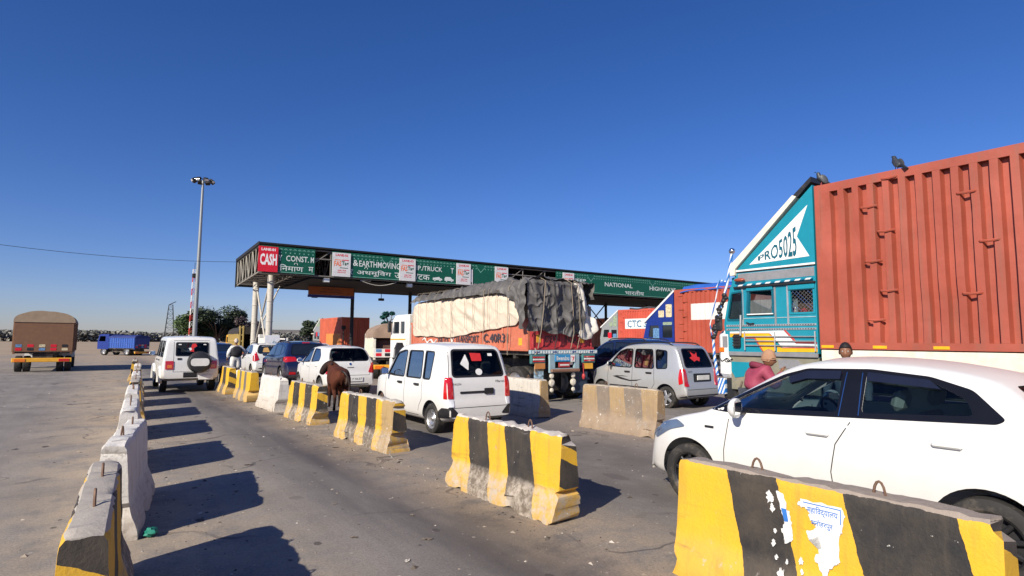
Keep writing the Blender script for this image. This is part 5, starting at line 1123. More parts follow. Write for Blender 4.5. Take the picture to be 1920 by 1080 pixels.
b_ = MB(); b_.box(11.94, 12.0, 12.66, 20.0, 1.42, 2.35, .01); b_.build('side_board', ORW, t, O)
b_ = MB(); b_.box(9.66, 11.94, 12.62, 12.67, 1.5, 2.35, .01)
for x in (9.72, 10.06, 10.7, 11.4, 11.88): b_.box(x-.03, x+.03, 12.59, 12.62, 1.5, 2.35, .008)
b_.box(9.62, 11.98, 12.58, 12.62, 1.46, 1.53, .01); tl = b_.build('tailboard', RDP, t, O)
for s_, x in (('GREAT', 10.14), ('INDIA', 10.87)): m_ = MB(); text(m_, s_, (x, 12.617, 1.66), (1,0,0), (0,0,1), .46, .2, bold=.02); m_.build('lettering', BLACKP, tl, O, smooth=0)
for x in (9.84, 11.46): q = MB(); q.box(x, x+.16, 12.612, 12.62, 1.66, 1.88, .003); q.build('painted_panel', YLP, tl, O)
for s_, a, z, w_, h_ in (('NLO', 17.8, 1.62, .7, .17), ('TRANSPORT', 16.62, 1.63, 1.45, .24), ('C.40R31', 14.9, 1.65, 1.3, .27)): m_ = MB(); text(m_, s_, (9.564, a, z), (0,-1,0), (0,0,1), w_, h_, bold=.02); m_.build('lettering', pm('letter_dark', (.06,.05,.06), .6), t, O, smooth=0)
m_ = MB(); m_.tube([(9.59, 19.0-.13*i, 1.66+.07*math.sin(i*1.7)+(.05 if i < 3 else 0)) for i in range(9)], .03, 5); m_.tube([(9.59, 16.95, 1.8), (9.59, 16.85, 1.62), (9.59, 16.75, 1.8), (9.59, 16.85, 1.84)], .025, 5); m_.build('painted_scroll', WHP, t, O)
q = MB(); q.box(9.592, 9.6, 13.29, 14.21, 1.425, 1.475, .002); q.build('reflector_strip', YLP, t, O); q = MB(); q.box(9.592, 9.598, 12.95, 13.12, 1.58, 1.78, .002); q.build('painted_panel', YLP, t, O)
def fold(y, z, s): return .02*noise.noise(Vector((y*.9, z*.9, s)))+.02*(1-abs(noise.noise(Vector((y*1.6+z*1.2, z*1.5-y*.5, s+3)))))**6+.016*(1-abs(noise.noise(Vector((y*2.6-z*2, z*2.4, s+9)))))**8
ropes = [19.5, 19.1, 18.5, 17.9, 17.4, 16.72, 15.85, 15.35, 14.75, 14.5, 14.05, 13.45]
def pill(y):
    d = min(abs(y-r_) for r_ in ropes); return .028*min(1, d/.12)
zt_ = [(12.97,2.36),(13.11,2.62),(13.42,2.93),(13.78,3.12),(15,3.13),(18.5,3.14),(19.5,3.1),(19.95,2.98)]; zb_ = [(12.97,2.27),(13.18,2.16),(13.97,2.08),(15.28,1.97),(16.4,1.84),(17.08,1.8),(18.2,1.84),(19.4,1.85),(19.95,1.9)]
mb = MB()
def bg_(i, j):
    y = lerp(12.97, 19.95, i/220); a, b2 = interp(zb_, y), interp(zt_, y); u = j/50; z = lerp(a, b2, u)
    diag = .045*math.sin((z*2.2-(y-14)*1.0)*6)*max(0, 1-abs(y-15.6)/1.6)*max(0, 1-abs(u-.4)/.5)
    x = 9.54-pill(y)*math.sin(math.pi*min(1, u*1.1))**.5*1.0-fold(y, z, 1)+diag*.7
    if u > .9: x += (u-.9)*1.2
    if y > 19.6: x += (y-19.6)*.35
    return (x, y, z+.012*math.sin(y*7)*(1-u))
mb.grid(bg_, 221, 51)
BEI = pm('beige_canvas', (.62,.53,.42), .85, var=.1, vs=3, dirt=.2, dcol=(.42,.33,.25), bump=.25, bs=30)
mb.build('beige_tarpaulin', BEI, t, O, smooth=180, recalc=False)
GRT = pm('grey_tarpaulin', (.1,.095,.092), .62, var=.3, vs=3, dirt=.3, dcol=(.2,.18,.17), ds=2, bump=.6, bs=14)
zl_ = [(12.55,1.98),(12.75,2.02),(12.9,2.3),(13.0,2.55),(13.2,2.8),(13.5,3.0),(13.8,3.1),(20.05,3.12)]
def top_path(y, u):
    zl = interp(zl_, y); zt = 3.36+.06*math.sin(y*1.3)+(.1 if y < 15 else 0)*min(1, (15-y) if y < 15 else 0)-max(0, y-19)*.2; L1, L2, L3 = zt-zl, 2.5, .5; s_ = u*(L1+L2+L3)
    if s_ < L1: x, z = 9.48, zl+s_
    elif s_ < L1+L2: x, z = 9.48+(s_-L1), zt
    else: x, z = 12.02, zt-(s_-L1-L2)
    r_ = .22; 
    dx, dz = x-9.48, zt-z
    if dx < r_ and dz < r_: k = (r_-dx)*(r_-dz)/r_; x += k*.3; z -= k*.3
    return x, z
mb = MB()
def gt_(i, j):
    y = lerp(12.58, 19.9, i/230); x, z = top_path(y, j/84); p = Vector((x*1.5, y*2.1, z*1.5))
    n1 = noise.noise(p)*.05+noise.noise(p*4.5)*.02+(1-abs(noise.noise(p*1.3+Vector((7, 0, 0)))))**6*.09+(1-abs(noise.noise(p*2.9+Vector((2, 5, 0)))))**6*.05
    ridge = .05*math.sin(y*5+x*2+3*noise.noise(Vector((y*.8, x, 4)))) if y < 15.5 else .02*math.sin(y*4+x*5)
    if z > 3.25: return (x, y, z+n1+ridge*.6)
    return (x-n1-ridge*.8, y, z+noise.noise(Vector((y*4, 1, 2)))*.04)
mb.grid(gt_, 231, 85); mb.build('grey_tarpaulin', GRT, t, O, smooth=180, recalc=False)
zr_ = [(9.44,2.0),(9.9,1.98),(10.4,1.92),(10.9,1.86),(11.3,1.87),(11.46,1.93)]
mb = MB()
def gr_(i, j):
    u, v = i/110, j/90; x = lerp(9.44, 11.46, u); z = lerp(interp(zr_, x)+.03*math.sin(x*9), 3.42, v)
    f_ = .05*math.sin(x*11+2.5*noise.noise(Vector((x*2, z*1.5, 3))))*(1-v*.6)+.05*noise.noise(Vector((x*2.2, z*2, 8)))+.06*(1-abs(noise.noise(Vector((x*2.6+z*.6, z*1.1, 2)))))**5+.05*(1-abs(noise.noise(Vector((x*4, z*3, 6)))))**7
    lip = .07*math.exp(-((v-.22-.12*math.sin(x*2.4))/.07)**2)
    return (x-.05*(1-v)*(1 if u < .1 else 0), 12.53-f_-lip+(.12*(v-.93)/.07 if v > .93 else 0), z)
mb.grid(gr_, 111, 91); mb.build('rear_drape', GRT, t, O, smooth=180, recalc=False)
mb = MB()
def wd_(i, j):
    u, v = i/24, j/40; xl = interp([(0,11.42),(.2,11.62),(.5,11.62),(1,11.38)], v); xr = interp([(0,11.75),(.12,12.0),(.3,11.98),(.45,11.72),(.8,11.6),(1,11.45)], v); x = lerp(xl-.2, xr, u); z = lerp(1.8, 3.34, v)
    return (x, 12.5-.06*noise.noise(Vector((x*5, z*4, 5)))-.05*math.sin(x*22+z*7+2*noise.noise(Vector((x*3,z*2,1))))-.05*math.exp(-((v-.12)/.1)**2)*u, z+.05*math.sin(x*8))
mb.grid(wd_, 25, 41); mb.build('white_sheet', pm('white_canvas', (.6,.57,.52), .85, dirt=.3, bump=.3), t, O, smooth=180, recalc=False)
ROPE = pm('rope', (.28,.23,.17), .9)
for k, y in enumerate(ropes):
    low = k in (5, 8, 11); MB().tube([(9.47-.02*(z < 3), y+.02*math.sin(z*5), z) for z in ([1.3, 1.6] if low else [])+[2.1, 2.5, 2.9, 3.1, 3.22]]+[(9.62, y, 3.42), (10.4, y+.1, 3.5)], .011 if low else .007, 5).build('rope', ROPE, t, O)
for x, x2 in ((9.85, 10.0), (10.45, 10.3), (11.05, 10.95), (11.3, 11.2)): MB().tube([(x, 12.56, 1.5), (x, 12.42, 1.95), (lerp(x, x2, .5), 12.4, 2.6), (x2, 12.42, 3.38), (x2, 12.7, 3.5)], .012, 5).build('rope', ROPE if x != 10.45 else pm('dark_rope', (.03,.03,.03), .9), t, O)
b_ = MB(); b_.tube([(9.75, 12.56, 1.5)]+[(9.72+.05*math.sin(i*2), 12.5, 1.5-.1*i) for i in range(1, 8)], .02, 6); b_.build('rope', ROPE, t, O)
ch = MB(); ch.box(10.35, 11.25, 12.8, 21.5, .82, 1.2, .03); ch.box(9.7, 11.9, 12.75, 20, 1.3, 1.42, .01)
for y in (13.5, 15, 16.5, 18): ch.box(9.72, 11.88, y-.06, y+.06, 1.2, 1.3, .01)
ch.build('chassis', CHAS, t, O)
b_ = MB(); b_.box(9.55, 12.05, 12.5, 12.6, 1.34, 1.455, .015); bm_ = b_.build('rear_beam', LBL, t, O)
for x in (9.78, 10.42, 11.12, 11.8): q = MB(); q.box(x-.08, x+.08, 12.492, 12.5, 1.38, 1.42, .003); q.build('painted_panel', BLUEP, bm_, O)
m_ = MB()
for i in range(26): x = 9.62+i*.094; m_.prism([(x, 1.36), (x+.05, 1.36+.03*(i % 2)), (x+.03, 1.44), (x-.01, 1.42)], 'y', 12.493, 12.499)
m_.build('painted_scroll', WHP, bm_, O, smooth=0)
for s_, x0 in ((0, 9.55), (1, 11.42)):
    q = MB(); q.box(x0, x0+.5, 12.46, 12.56, 1.08, 1.335, .02); lo = q.build('lamp_panel', TEALD, t, O)
    for z, m2 in ((1.26, REDL), (1.2, WHP), (1.15, REDL)): q = MB(); q.box(x0+.05, x0+.45, 12.445, 12.462, z-.02, z+.02, .005); q.build('tail_light', m2, lo, O)
q = MB(); holed(q, [(10.2,.83),(11.28,.83),(11.28,1.335),(10.2,1.335)], [[(10.38,.95),(11.1,.95),(11.1,1.3),(10.38,1.3)]], 'y', 12.46, 12.54); q.build('bumper_frame', LBL, t, O, smooth=0)
q = MB(); q.box(10.36, 10.92, 12.43, 12.458, 1.13, 1.33, .008); bp = q.build('name_board', SKYB, t, O); m_ = MB(); text(m_, 'Bwendou', (10.41, 12.428, 1.17), (1,0,0), (0,0,1), .46, .12, bold=.02); m_.build('lettering', WHP, bp, O, smooth=0)
q = MB(); q.box(10.925, 11.11, 12.44, 12.458, 1.12, 1.32, .005); q2 = q.build('white_plate', WHP, t, O); q = MB(); q.prism([(10.96,1.27),(11.08,1.27),(11.03,1.16),(11.0,1.16),(11.04,1.25),(10.96,1.25)], 'y', 12.436, 12.44); q.build('red_mark', SRED, q2, O)
q = MB(); q.box(10.5, 10.92, 12.44, 12.47, .97, 1.11, .02); rp = q.build('red_plate', RDP, t, O); q = MB(); q.box(10.54, 10.88, 12.434, 12.44, 1.02, 1.06, .002); q.build('white_bar', WHP, rp, O)
q = MB(); q.box(10.22, 11.27, 12.4, 12.5, .84, .93, .02); q.build('bumper_bar', pm('rust_bar', (.22,.11,.07), .7, dirt=.5), t, O)
for x0, z0, m2 in ((9.67, .94, pm('orange_board', (.55,.22,.06), .6, dirt=.3)), (11.46, .91, YLP)): q = MB(); q.box(x0, x0+.36, 12.46, 12.48, z0, z0+.16, .006); q.build('warning_board', m2, t, O)
q = MB(); q.box(9.68, 10.0, 12.5, 12.52, .64, .88, .005); q.build('hanging_card', pm('mixed_print', (.3,.42,.5), .6, vs=18, var=.8), t, O)
for x0 in (9.9, 11.18):
    q = MB(); q.box(x0-.28 if x0 < 10 else x0, x0+.55, 12.6, 12.62, .22, .82, .005); q.build('mud_flap', BLACKP if x0 < 10 else pm('blue_flap', (.02,.035,.07), .7, dirt=.3), t, O)
q = MB(); q.box(10.2, 11.25, 13.2, 13.3, .25, .85, .02); q.build('rear_guard', BLACKP, t, O)
for x in (10.29, 11.08):
    for z, r_ in ((.74, .075), (.55, .1), (.35, .06)): q = MB(); q.lathe([(0,-.03),(r_*.6,-.03),(r_*.62,-.018),(r_,-.012),(r_,.01),(0,.012)], (x, 12.5, z), (0,1,0), 20); q.build('hanging_disc', CREAM, t, O)
    MB().tube([(x, 12.51, .9), (x, 12.51, .28)], .008, 5).build('chain', CHAS, t, O)
q = MB(); q.tube([(11.42, 12.45, 1.08), (11.43, 12.44, .8)], .012, 5); q.ball((11.43, 12.44, .7), (.05,.05,.09), 10); q.build('red_tassel', RDP, t, O)
for y in (13.4, 14.55, 21.05):
    for x in (9.78, 11.82):
        o = add_wheel(t, x-10.8, y-12.65, .5, .27, 'truck')
        if y < 15: add_wheel(t, (x+.3 if x < 10.8 else x-.3)-10.8, y-12.65, .5, .27, 'truck')
cb = MB(); W0 = 9.6
holed(cb, [(20.15,1.0),(20.45,1.0),(20.5,1.35),(20.75,1.6),(21.3,1.6),(21.55,1.35),(21.6,1.0),(21.88,1.0),(21.9,1.75),(21.68,2.5),(21.45,2.66),(20.15,2.66)], [rpoly([(21.08,1.95),(21.72,1.95),(21.6,2.42),(21.08,2.42)], .05), rpoly([(20.6,1.95),(20.98,1.95),(20.98,2.42),(20.6,2.42)], .05)], 'x', W0, W0+.06)
holed(cb, [(20.15,1.0),(21.88,1.0),(21.9,1.75),(21.68,2.5),(21.45,2.66),(20.15,2.66)], [rpoly([(21.08,1.95),(21.72,1.95),(21.6,2.42),(21.08,2.42)], .05)], 'x', 11.94, 12.0)
cb.box(9.66, 11.94, 20.15, 20.2, 1.0, 2.66, 0); cb.box(9.66, 11.94, 20.2, 21.5, 2.6, 2.69, .03); cb.box(9.66, 11.94, 21.84, 21.9, 1.0, 1.9, .02)
for k in range(5): cb.box(9.585, 9.6, 20.2+.06*k, 20.23+.06*k, 1.5, 2.5, 0)
cab = cb.build('cab', WHP, t, O, smooth=0)
for q_ in (rpoly([(21.08,1.95),(21.72,1.95),(21.6,2.42),(21.08,2.42)], .05), rpoly([(20.6,1.95),(20.98,1.95),(20.98,2.42),(20.6,2.42)], .05)): MB().prism(q_, 'x', 9.63, 9.635).build('window', DARKG, cab, O, smooth=0)
MB().box(9.7, 11.9, 21.66, 21.68, 1.9, 2.6).build('windshield', DARKG, cab, O)
q = MB(); q.box(9.592, 9.6, 20.5, 21.88, 1.7, 1.75, 0); q.build('yellow_line', YLP, cab, O)
q = MB(); q.tube([(9.62, 21.05+.56*math.cos(R(a)), .5+.56*math.sin(R(a))) for a in range(-10, 191, 12)], .07, 6); q.build('mudguard', BLACKP, cab, O)
q = MB(); q.box(9.4, 9.55, 21.7, 21.78, 2.0, 2.45, .03); q.tube([(9.47, 21.74, 2.45), (9.62, 21.7, 2.55)], .015, 6); q.build('mirror', BLACKP, cab, O)
q = MB(); q.box(9.62, 11.98, 21.85, 22.05, .5, 1.0, .06); q.build('bumper', WHP, t, O)

# little decorated truck ahead of it
def goods(name, label, loc, rz, W, L, zf, zw, side, rear, tarp=None, cab=WHP, arch=0., slat=True, group=None, cargo=None, lowrear=None, bump=None, bulge=.35):
    t = thing(name, label, 'truck', loc, rz, group); h = W/2
    for s_ in (-1, 1):
        b_ = MB(); b_.box(s_*(h-.05), s_*h, 0, L, zf, zw, .01)
        if slat:
            for i in range(int(L/.28)+1): y = min(L-.03, .03+i*.28); b_.box(s_*(h-.001), s_*(h+.035), y-.025, y+.025, zf, zw, .006)
            for z in (zf+.05, (zf+zw)/2, zw-.04): b_.box(s_*(h-.001), s_*(h+.02), 0, L, z-.03, z+.03, .005)
        b_.build('side_board', side, t)
    f_ = MB(); f_.box(-h+.05, h-.05, .02, L, zf-.08, zf, 0); f_.box(-h+.05, h-.05, L-.06, L, zf, zw, 0); f_.build('floor', CHAS, t)
    if rear:
        b_ = MB(); b_.box(-h, h, -.05, -.001, zf, lowrear or zw, .01); tb = b_.build('tailboard', rear, t)
        for i in range(5):
            for j in range(2): q = MB(); x, z = -h+.1+i*W/5.2, zf+.06+j*.17; q.prism(rpoly([(x,z),(x+.24,z),(x+.24,z+.13),(x,z+.13)], .03), 'y', -.058, -.051); q.build('painted_panel', [SRED, BLACKP, CART[1], SRED, CART[0]][(i+j*2) % 5], tb, smooth=0)
    for x in (-h+.05, h-.05): MB().box(x-.05, x+.05, -.02, .06, zf-.1, zw+.05, .01).build('corner_post', side, t)
    if cargo: c_ = MB(); c_.box(-h+.1, h-.1, .25, L-.1, zf, zw-.1, .08); c_.build('cargo', cargo, t)
    if tarp:
        mb = MB()
        def P(i, j):
            u = j/24; a = math.pi*u; y = lerp(-.08, L+.02, i/30); r_ = bulge*(1+.25*noise.noise(Vector((y*1.2, 3, W)))) if not arch else arch
            x = -(h+.04)*math.cos(a)*(1 if .12 < u < .88 else 1); z = zw-.06+(r_)*math.sin(a)**.7+.05*noise.noise(Vector((x*2.5, y*2, 1)))
            return (x, y, z)
        mb.grid(P, 31, 25); n = len(mb.v); mb.f.append(tuple(range(25))) ; mb.mi.append(0); mb.build('tarpaulin', tarp, t, smooth=60)
    ch = MB(); ch.box(-.4, .4, .1, L+1.2, zf-.4, zf-.09, .02); ch.build('chassis', CHAS, t)
    b_ = MB(); b_.box(-h, h, -.14, -.02, zf-.5, zf-.3, .02); b_.build('bumper', bump or YLP, t)
    for s_ in (-1, 1): MB().box(s_*h*.55, s_*h*.92, -.16, -.141, zf-.48, zf-.34, .01).build('tail_light', REDL if s_ > 0 else ORL, t)
    cb = MB(); holed(cb, [(L+.08,.6),(L+1.5,.6),(L+1.52,1.3),(L+1.3,2.0),(L+.08,2.05)], [rpoly([(L+.5,1.35),(L+1.35,1.35),(L+1.2,1.85),(L+.5,1.85)], .05)], 'x', -h*.95, -h*.95+.05); holed(cb, [(L+.08,.6),(L+1.5,.6),(L+1.52,1.3),(L+1.3,2.0),(L+.08,2.05)], [rpoly([(L+.5,1.35),(L+1.35,1.35),(L+1.2,1.85),(L+.5,1.85)], .05)], 'x', h*.95-.05, h*.95)
    cb.box(-h*.95+.05, h*.95-.05, L+.08, L+.13, .6, 2.05, 0); cb.box(-h*.95+.05, h*.95-.05, L+.13, L+1.25, 1.98, 2.04, .01); cb.box(-h*.95+.05, h*.95-.05, L+1.46, L+1.5, .6, 1.25, 0); co = cb.build('cab', cab, t, smooth=0)
    MB().box(-h*.9, h*.9, L+1.36, L+1.37, 1.26, 1.96).build('windshield', DARKG, co); truck_wheels(t, W, [1.0, L+.7], .4, (0,)); return t
goods('goods_truck', 'little cream truck with painted tail panels and a brown tarpaulin bulging over its load', (10.42, 23.1, 0), R(-17), 1.95, 4.2, .95, 1.85, pm('cream_slats', (.66,.62,.52), .6, dirt=.3), pm('tail_white', (.68,.64,.6), .6, dirt=.2), pm('brown_tarpaulin', (.3,.21,.15), .85, var=.25, vs=3, bump=.5, bs=10), cargo=pm('brown_bales', (.12,.06,.045), .9, vs=4, var=.4), lowrear=1.32, bulge=.62)
t = goods('goods_truck', 'open truck with a yellow-framed tail and a black arched cover, behind the canopy columns', (10.5, 52, 0), 0, 2.3, 4.5, .9, 2.15, pm('mustard_frame', (.42,.31,.1), .6, dirt=.3), None, pm('black_cover', (.03,.026,.022), .85, bump=.4), cab=YLP, arch=.62, slat=True)
for x in (-1.05, -.8): MB().box(x-.06, x+.06, -.12, 0, .6, 2.75, .01).build('tail_frame', MC['mustard_frame'], t)
for z in (1.0, 1.5, 2.0, 2.6): MB().box(-1.1, -.74, -.1, -.02, z-.05, z+.05, .005).build('tail_frame', MC['mustard_frame'], t)
MB().box(-1.15, 1.15, -.05, 0, 2.08, 2.16, .01).build('tail_rail', CREAM, t)
goods('goods_truck', 'small pale truck with a dark maroon open back, left of the white notice board', (10.9, 45.5, 0), 0, 1.5, 2.6, .8, 1.75, WHP, None, None, cargo=pm('maroon_load', (.06,.012,.016), .8))
goods('goods_truck', 'truck with a grey-green canvas cover and a pale side, far beyond the navy car', (29.8, 74, 0), R(-25), 2.4, 4.5, 1.0, 2.3, WHP, pm('olive_tail', (.13,.15,.11), .8), pm('olive_canvas', (.13,.15,.11), .85, bump=.4), bulge=.35)
goods('delivery_truck', 'small royal blue truck with a covered load on the dusty road at far left', (3.4, 66.2, 0), R(38), 1.6, 3.2, .7, 1.75, pm('truck_blue', (.03,.09,.36), .5, dirt=.3, ds=2, dcol=(.4,.42,.5)), BLUEP, pm('blue_cover', (.015,.03,.16), .7), cab=BLUEP, bulge=.28)
goods('goods_truck', 'brown open truck standing beyond the left row of barriers', (-2.2, 36.5, 0), 0, 2.3, 5, 1.0, 2.5, pm('brown_boards', (.2,.1,.05), .8, dirt=.3), pm('brown_tail', (.18,.09,.05), .8), pm('tan_tarpaulin', (.3,.22,.15), .85, bump=.4), bulge=.5)
# white notice board and a low white building
nb = thing('notice_board', 'white notice board standing in front of the canopy column', 'sign', cw(1.0, .5, 0), CRZ)
MB().box(-.42, .46, -.02, .02, .95, 1.93, .006).build('panel', pm('board_white', (.66,.68,.72), .5, dirt=.2), nb)
for x in (-.3, .34): MB().box(x-.03, x+.03, .021, .07, .004, 1.9, .005).build('post', STEEL, nb)
MB().prism([(-.1,1.1),(.3,1.1),(.3,1.45),(.1,1.62),(.0,1.4),(-.12,1.3)], 'y', -.024, -.021).build('faded_print', pm('faint_blue', (.35,.42,.5), .6, vs=9, var=.5), nb, smooth=0)
bl_ = thing('white_building', 'long low cream building far beyond the canopy', 'building', (28.5, 96, 0), R(-18))
b_ = MB(); holed(b_, [(0,0),(9,0),(9,2.5),(0,2.5)], [[(1+i*2.6,.9),(2.2+i*2.6,.9),(2.2+i*2.6,1.8),(1+i*2.6,1.8)] for i in range(3)], 'y', 0, .25); b_.box(0, .25, .25, 5, 0, 2.5); b_.box(8.75, 9, .25, 5, 0, 2.5); b_.box(.25, 8.75, 4.75, 5, 0, 2.5); b_.build('wall', pm('cream_wall', (.62,.6,.53), .8, dirt=.3), bl_, smooth=0); MB().box(-.3, 9.3, -.3, 5.3, 2.5, 2.65, .02).build('roof', CREAM, bl_)
for i in range(3): MB().box(1+i*2.6, 2.2+i*2.6, .12, .15, .9, 1.8).build('window', DARKG, bl_)
sp_ = thing('signal_post', 'thin dark post with a small lamp head before the short orange container', 'post', (15.9, 45.5, 0)); MB().tube([(0,0,0),(0,0,2.5)], .05, 8).build('pole', STEEL, sp_); MB().box(-.16,.16,-.1,.1,2.5,2.8,.04).build('lamp_head', STEEL, sp_)

# ------------------------------------------------------------------ teal truck in the right foreground
TEAL = pm('teal_paint', (.008,.225,.31), .35, var=.08, dirt=.15, coat=.3); TEALK = pm('teal_dark', (.003,.1,.15), .4); GRB = pm('grey_band', (.27,.27,.28), .5, .3, dirt=.3); YO = pm('stripe_yellow', (.8,.4,.01), .4, dirt=.15); WST = pm('stripe_white', (.75,.75,.73), .4, dirt=.15); ORS = pm('stripe_orange', (.7,.24,.02), .4); REDS = pm('stripe_red', (.5,.06,.05), .4); STL = pm('bright_rail', (.5,.52,.52), .35, .6); OLV = pm('olive_grey', (.2,.19,.14), .7, dirt=.5)
def stripe_mat(name, col, ang=1., freq=9.):
    m, tt, b = nodes(name); tc = N(tt, 'ShaderNodeTexCoord').outputs['Object']; sp = N(tt, 'ShaderNodeSeparateXYZ'); tt.links.new(tc, sp.inputs[0])
    v = mth(tt, 'ADD', sp.outputs[2], mth(tt, 'MULTIPLY', sp.outputs[1], ang)); f_ = mth(tt, 'FRACT', mth(tt, 'MULTIPLY', v, freq)); tt.links.new(mixc(tt, mth(tt, 'GREATER_THAN', f_, .5), (.7,.72,.72), col), b.inputs['Base Color']); b.inputs['Roughness'].default_value = .35; return m
STB = stripe_mat('striped_pole', (.02,.16,.5), 2.4, 5.5); STR = stripe_mat('striped_rail', (.005,.14,.25), 1., 5.)
t = thing('container_truck', 'teal truck with a lettered triangular wind deflector and a tall ribbed orange container', 'truck', (12.25, 2.5, 0), 0, 'container trucks')
c_ = container(t, 2.5, -4.6, 2.97, 1.6, 4.7, cont_mat('orange_container_ribbed', (.34,.07,.04), dirt=.9),   .25, .11, [(2.03,4.13),(1.67,4.58),(1.99,3.15),(1.79-.02,3.66),(1.79-.02,2.62),(1.99,2.12),(.6,4.1),(.35,3.3),(.6,2.5)], .14)
ch = MB(); ch.box(11.8, 12.7, -1.9, 7.3, .75, 1.2, .03); ch.box(11.02, 13.48, -2, 5.45, 1.46, 1.585, .01); ch.build('chassis', CHAS, t, O)
q = MB(); q.box(11.005, 11.02, -2, 5.45, 1.3, 1.58, .004); q.build('side_guard', CREAM, t, O)
for y in (5.38, 4.5, 3.6): q = MB(); q.box(10.99, 11.0, y-.16, y+.06, 1.62, 1.67, .002); q.build('reflector_strip', YO, t, O)
CBT = MB()
wq = rpoly([(7.06,2.2),(7.4,2.2),(7.29,2.74),(7.06,2.76)], .04); wd_ = rpoly([(6.39,2.3),(6.91,2.3),(6.88,2.76),(6.39,2.76)], .03); wm = rpoly([(5.56,2.3),(6.0,2.3),(6.0,2.73),(5.56,2.73)], .02)
side = [(5.5,1.43),(7.42,1.43),(7.5,2.1),(7.34,2.85),(7.16,3.2),(5.5,3.2)]
for x in (11.0, 13.45): holed(CBT, side, [wq, wd_, wm], 'x', x, x+.05)
CBT.box(11.05, 13.45, 5.5, 5.54, 1.43, 3.2); CBT.box(11.05, 13.45, 5.54, 7.15, 3.12, 3.19, .01); CBT.box(11.05, 13.45, 7.38, 7.46, 1.43, 2.1, .02); CBT.box(11.05, 13.45, 5.54, 7.38, 1.44, 1.5)
CBT.box(11.05, 13.45, 7.2, 7.33, 2.78, 3.1, .02)
cab = CBT.build('cab', TEAL, t, O, smooth=0)
for n_, q_ in (('quarter_window', wq),): 
    for x in (11.025, 13.475): MB().prism(q_, 'x', x, x+.004).build(n_, CLEAR, cab, O, smooth=0)
q = MB(); q.add([(11.06,7.46,2.1),(13.44,7.46,2.1),(13.44,7.3,2.8),(11.06,7.3,2.8)], [(0,1,2,3)]); q.build('windshield', CLEAR, cab, O, smooth=0)
def fr_(poly, wd, mat, name, x0=10.985, parent=None):
    q = MB(); inner = poly; c0 = Vector((sum(p[0] for p in poly)/len(poly), sum(p[1] for p in poly)/len(poly)))
    out = [tuple(Vector(p)+(Vector(p)-c0).normalized()*wd*1.3) for p in poly]; holed(q, out, [inner], 'x', x0, 11.0); return q.build(name, mat, parent or cab, O, smooth=0)
fr_(wd_, .05, TEALK, 'window_frame'); fr_(wm, .04, TEAL, 'window_frame'); fr_(wq, .03, TEALK, 'window_frame')
q = MB()
for i in range(-6, 14):
    for sg in (1, -1):
        a = Vector((5.56+i*.075, 2.3)) if sg > 0 else Vector((5.56+i*.075, 2.73)); pts = []
        for k in range(23):
            p = a+Vector((.02, .02*sg))*k
            if 5.56 <= p.x <= 6.0 and 2.3 <= p.y <= 2.73: pts.append((11.02+.004*sg, p.x, p.y))
        if len(pts) > 1: q.tube([pts[0], pts[-1]], .004, 4)
q.build('window_mesh', CHROME, cab, O)
q = MB(); q.box(11.35, 11.4, 5.54, 6.05, 2.2, 2.85); q.build('curtain', pm('brown_curtain', (.07,.05,.035), .9), cab, O)
def plate(mb, poly, x0=10.992, x1=11.0): mb.prism(poly, 'x', x0, x1); return mb
def pl(name, poly, mat, x0=10.992, x1=10.9995, par=None): return plate(MB(), poly, x0, x1).build(name, mat, par or cab, O, smooth=0)
def rect(y0, y1, z0, z1): return [(y0,z0),(y1,z0),(y1,z1),(y0,z1)]
pl('grey_band', rect(5.52, 7.13, 3.0, 3.14), GRB); pl('trim_line', rect(5.52, 7.12, 2.985, 2.998), STL); pl('trim_line', rect(5.52, 7.13, 3.142, 3.158), STL)
q = MB(); q.tube([(10.96, 7.14, 2.9), (10.96, 5.54, 2.93)], .02, 8); q.build('striped_rail', STR, cab, O); q = MB(); q.box(10.94, 11.0, 5.5, 7.22, 2.845, 2.885, .008); q.build('gutter', BLACKP, cab, O)
for y in (7.04, 6.32, 6.06): pl('trim_line', rect(y-.018, y+.018, 1.98+.1, 2.84), STL if y != 6.32 else GRB, 10.988)
for z0 in (1.98, 2.06):
    q = MB(); q.box(10.985, 11.0, 5.52, 7.44, z0-.02, z0+.02, .003)
    o = q.build('beaded_strip', STL, cab, O); d_ = MB()
    for i in range(36): d_.box(10.982, 10.986, 5.55+i*.052, 5.575+i*.052, z0-.008, z0+.008, 0)
    d_.build('beads', BLACKP, o, O, smooth=0)
pl('trim_line', rect(5.52, 7.05, 2.2, 2.215), LBL, 10.99)
pl('stripe', [(7.36,1.935),(6.17,1.95),(5.93,1.69),(5.52,1.68),(5.52,1.625),(6.2,1.615),(6.47,1.9),(7.36,1.9)], WST)
pl('stripe', [(7.36,1.885),(6.48,1.887),(6.36,1.77),(6.36,1.53),(6.6,1.53),(6.78,1.815),(7.36,1.82)], YO)
pl('stripe', [(6.31,1.64),(6.31,1.525),(5.52,1.535),(5.52,1.605),(6.2,1.6)], YO); pl('stripe', [(7.36,1.9),(6.47,1.9),(6.33,1.76),(6.36,1.76),(6.48,1.887),(7.36,1.885)], ORS, 10.991); pl('stripe', [(7.0,1.815),(6.78,1.815),(6.6,1.53),(6.63,1.53),(6.8,1.79),(7.0,1.79)], REDS, 10.99); pl('stripe', [(6.17,1.965),(5.93,1.7),(5.52,1.7),(5.52,1.72),(5.9,1.725),(6.14,1.975)], REDS, 10.99); pl('stripe', [(6.47,1.9),(6.2,1.615),(5.52,1.625),(5.52,1.608),(6.19,1.602),(6.44,1.885)], REDS, 10.989)
for z in (1.83, 1.74, 1.65): q = MB(); q.tube([(10.965, 7.0, z), (10.965, 5.52, z)], .012, 6); q.build('guard_rail', STL, cab, O)
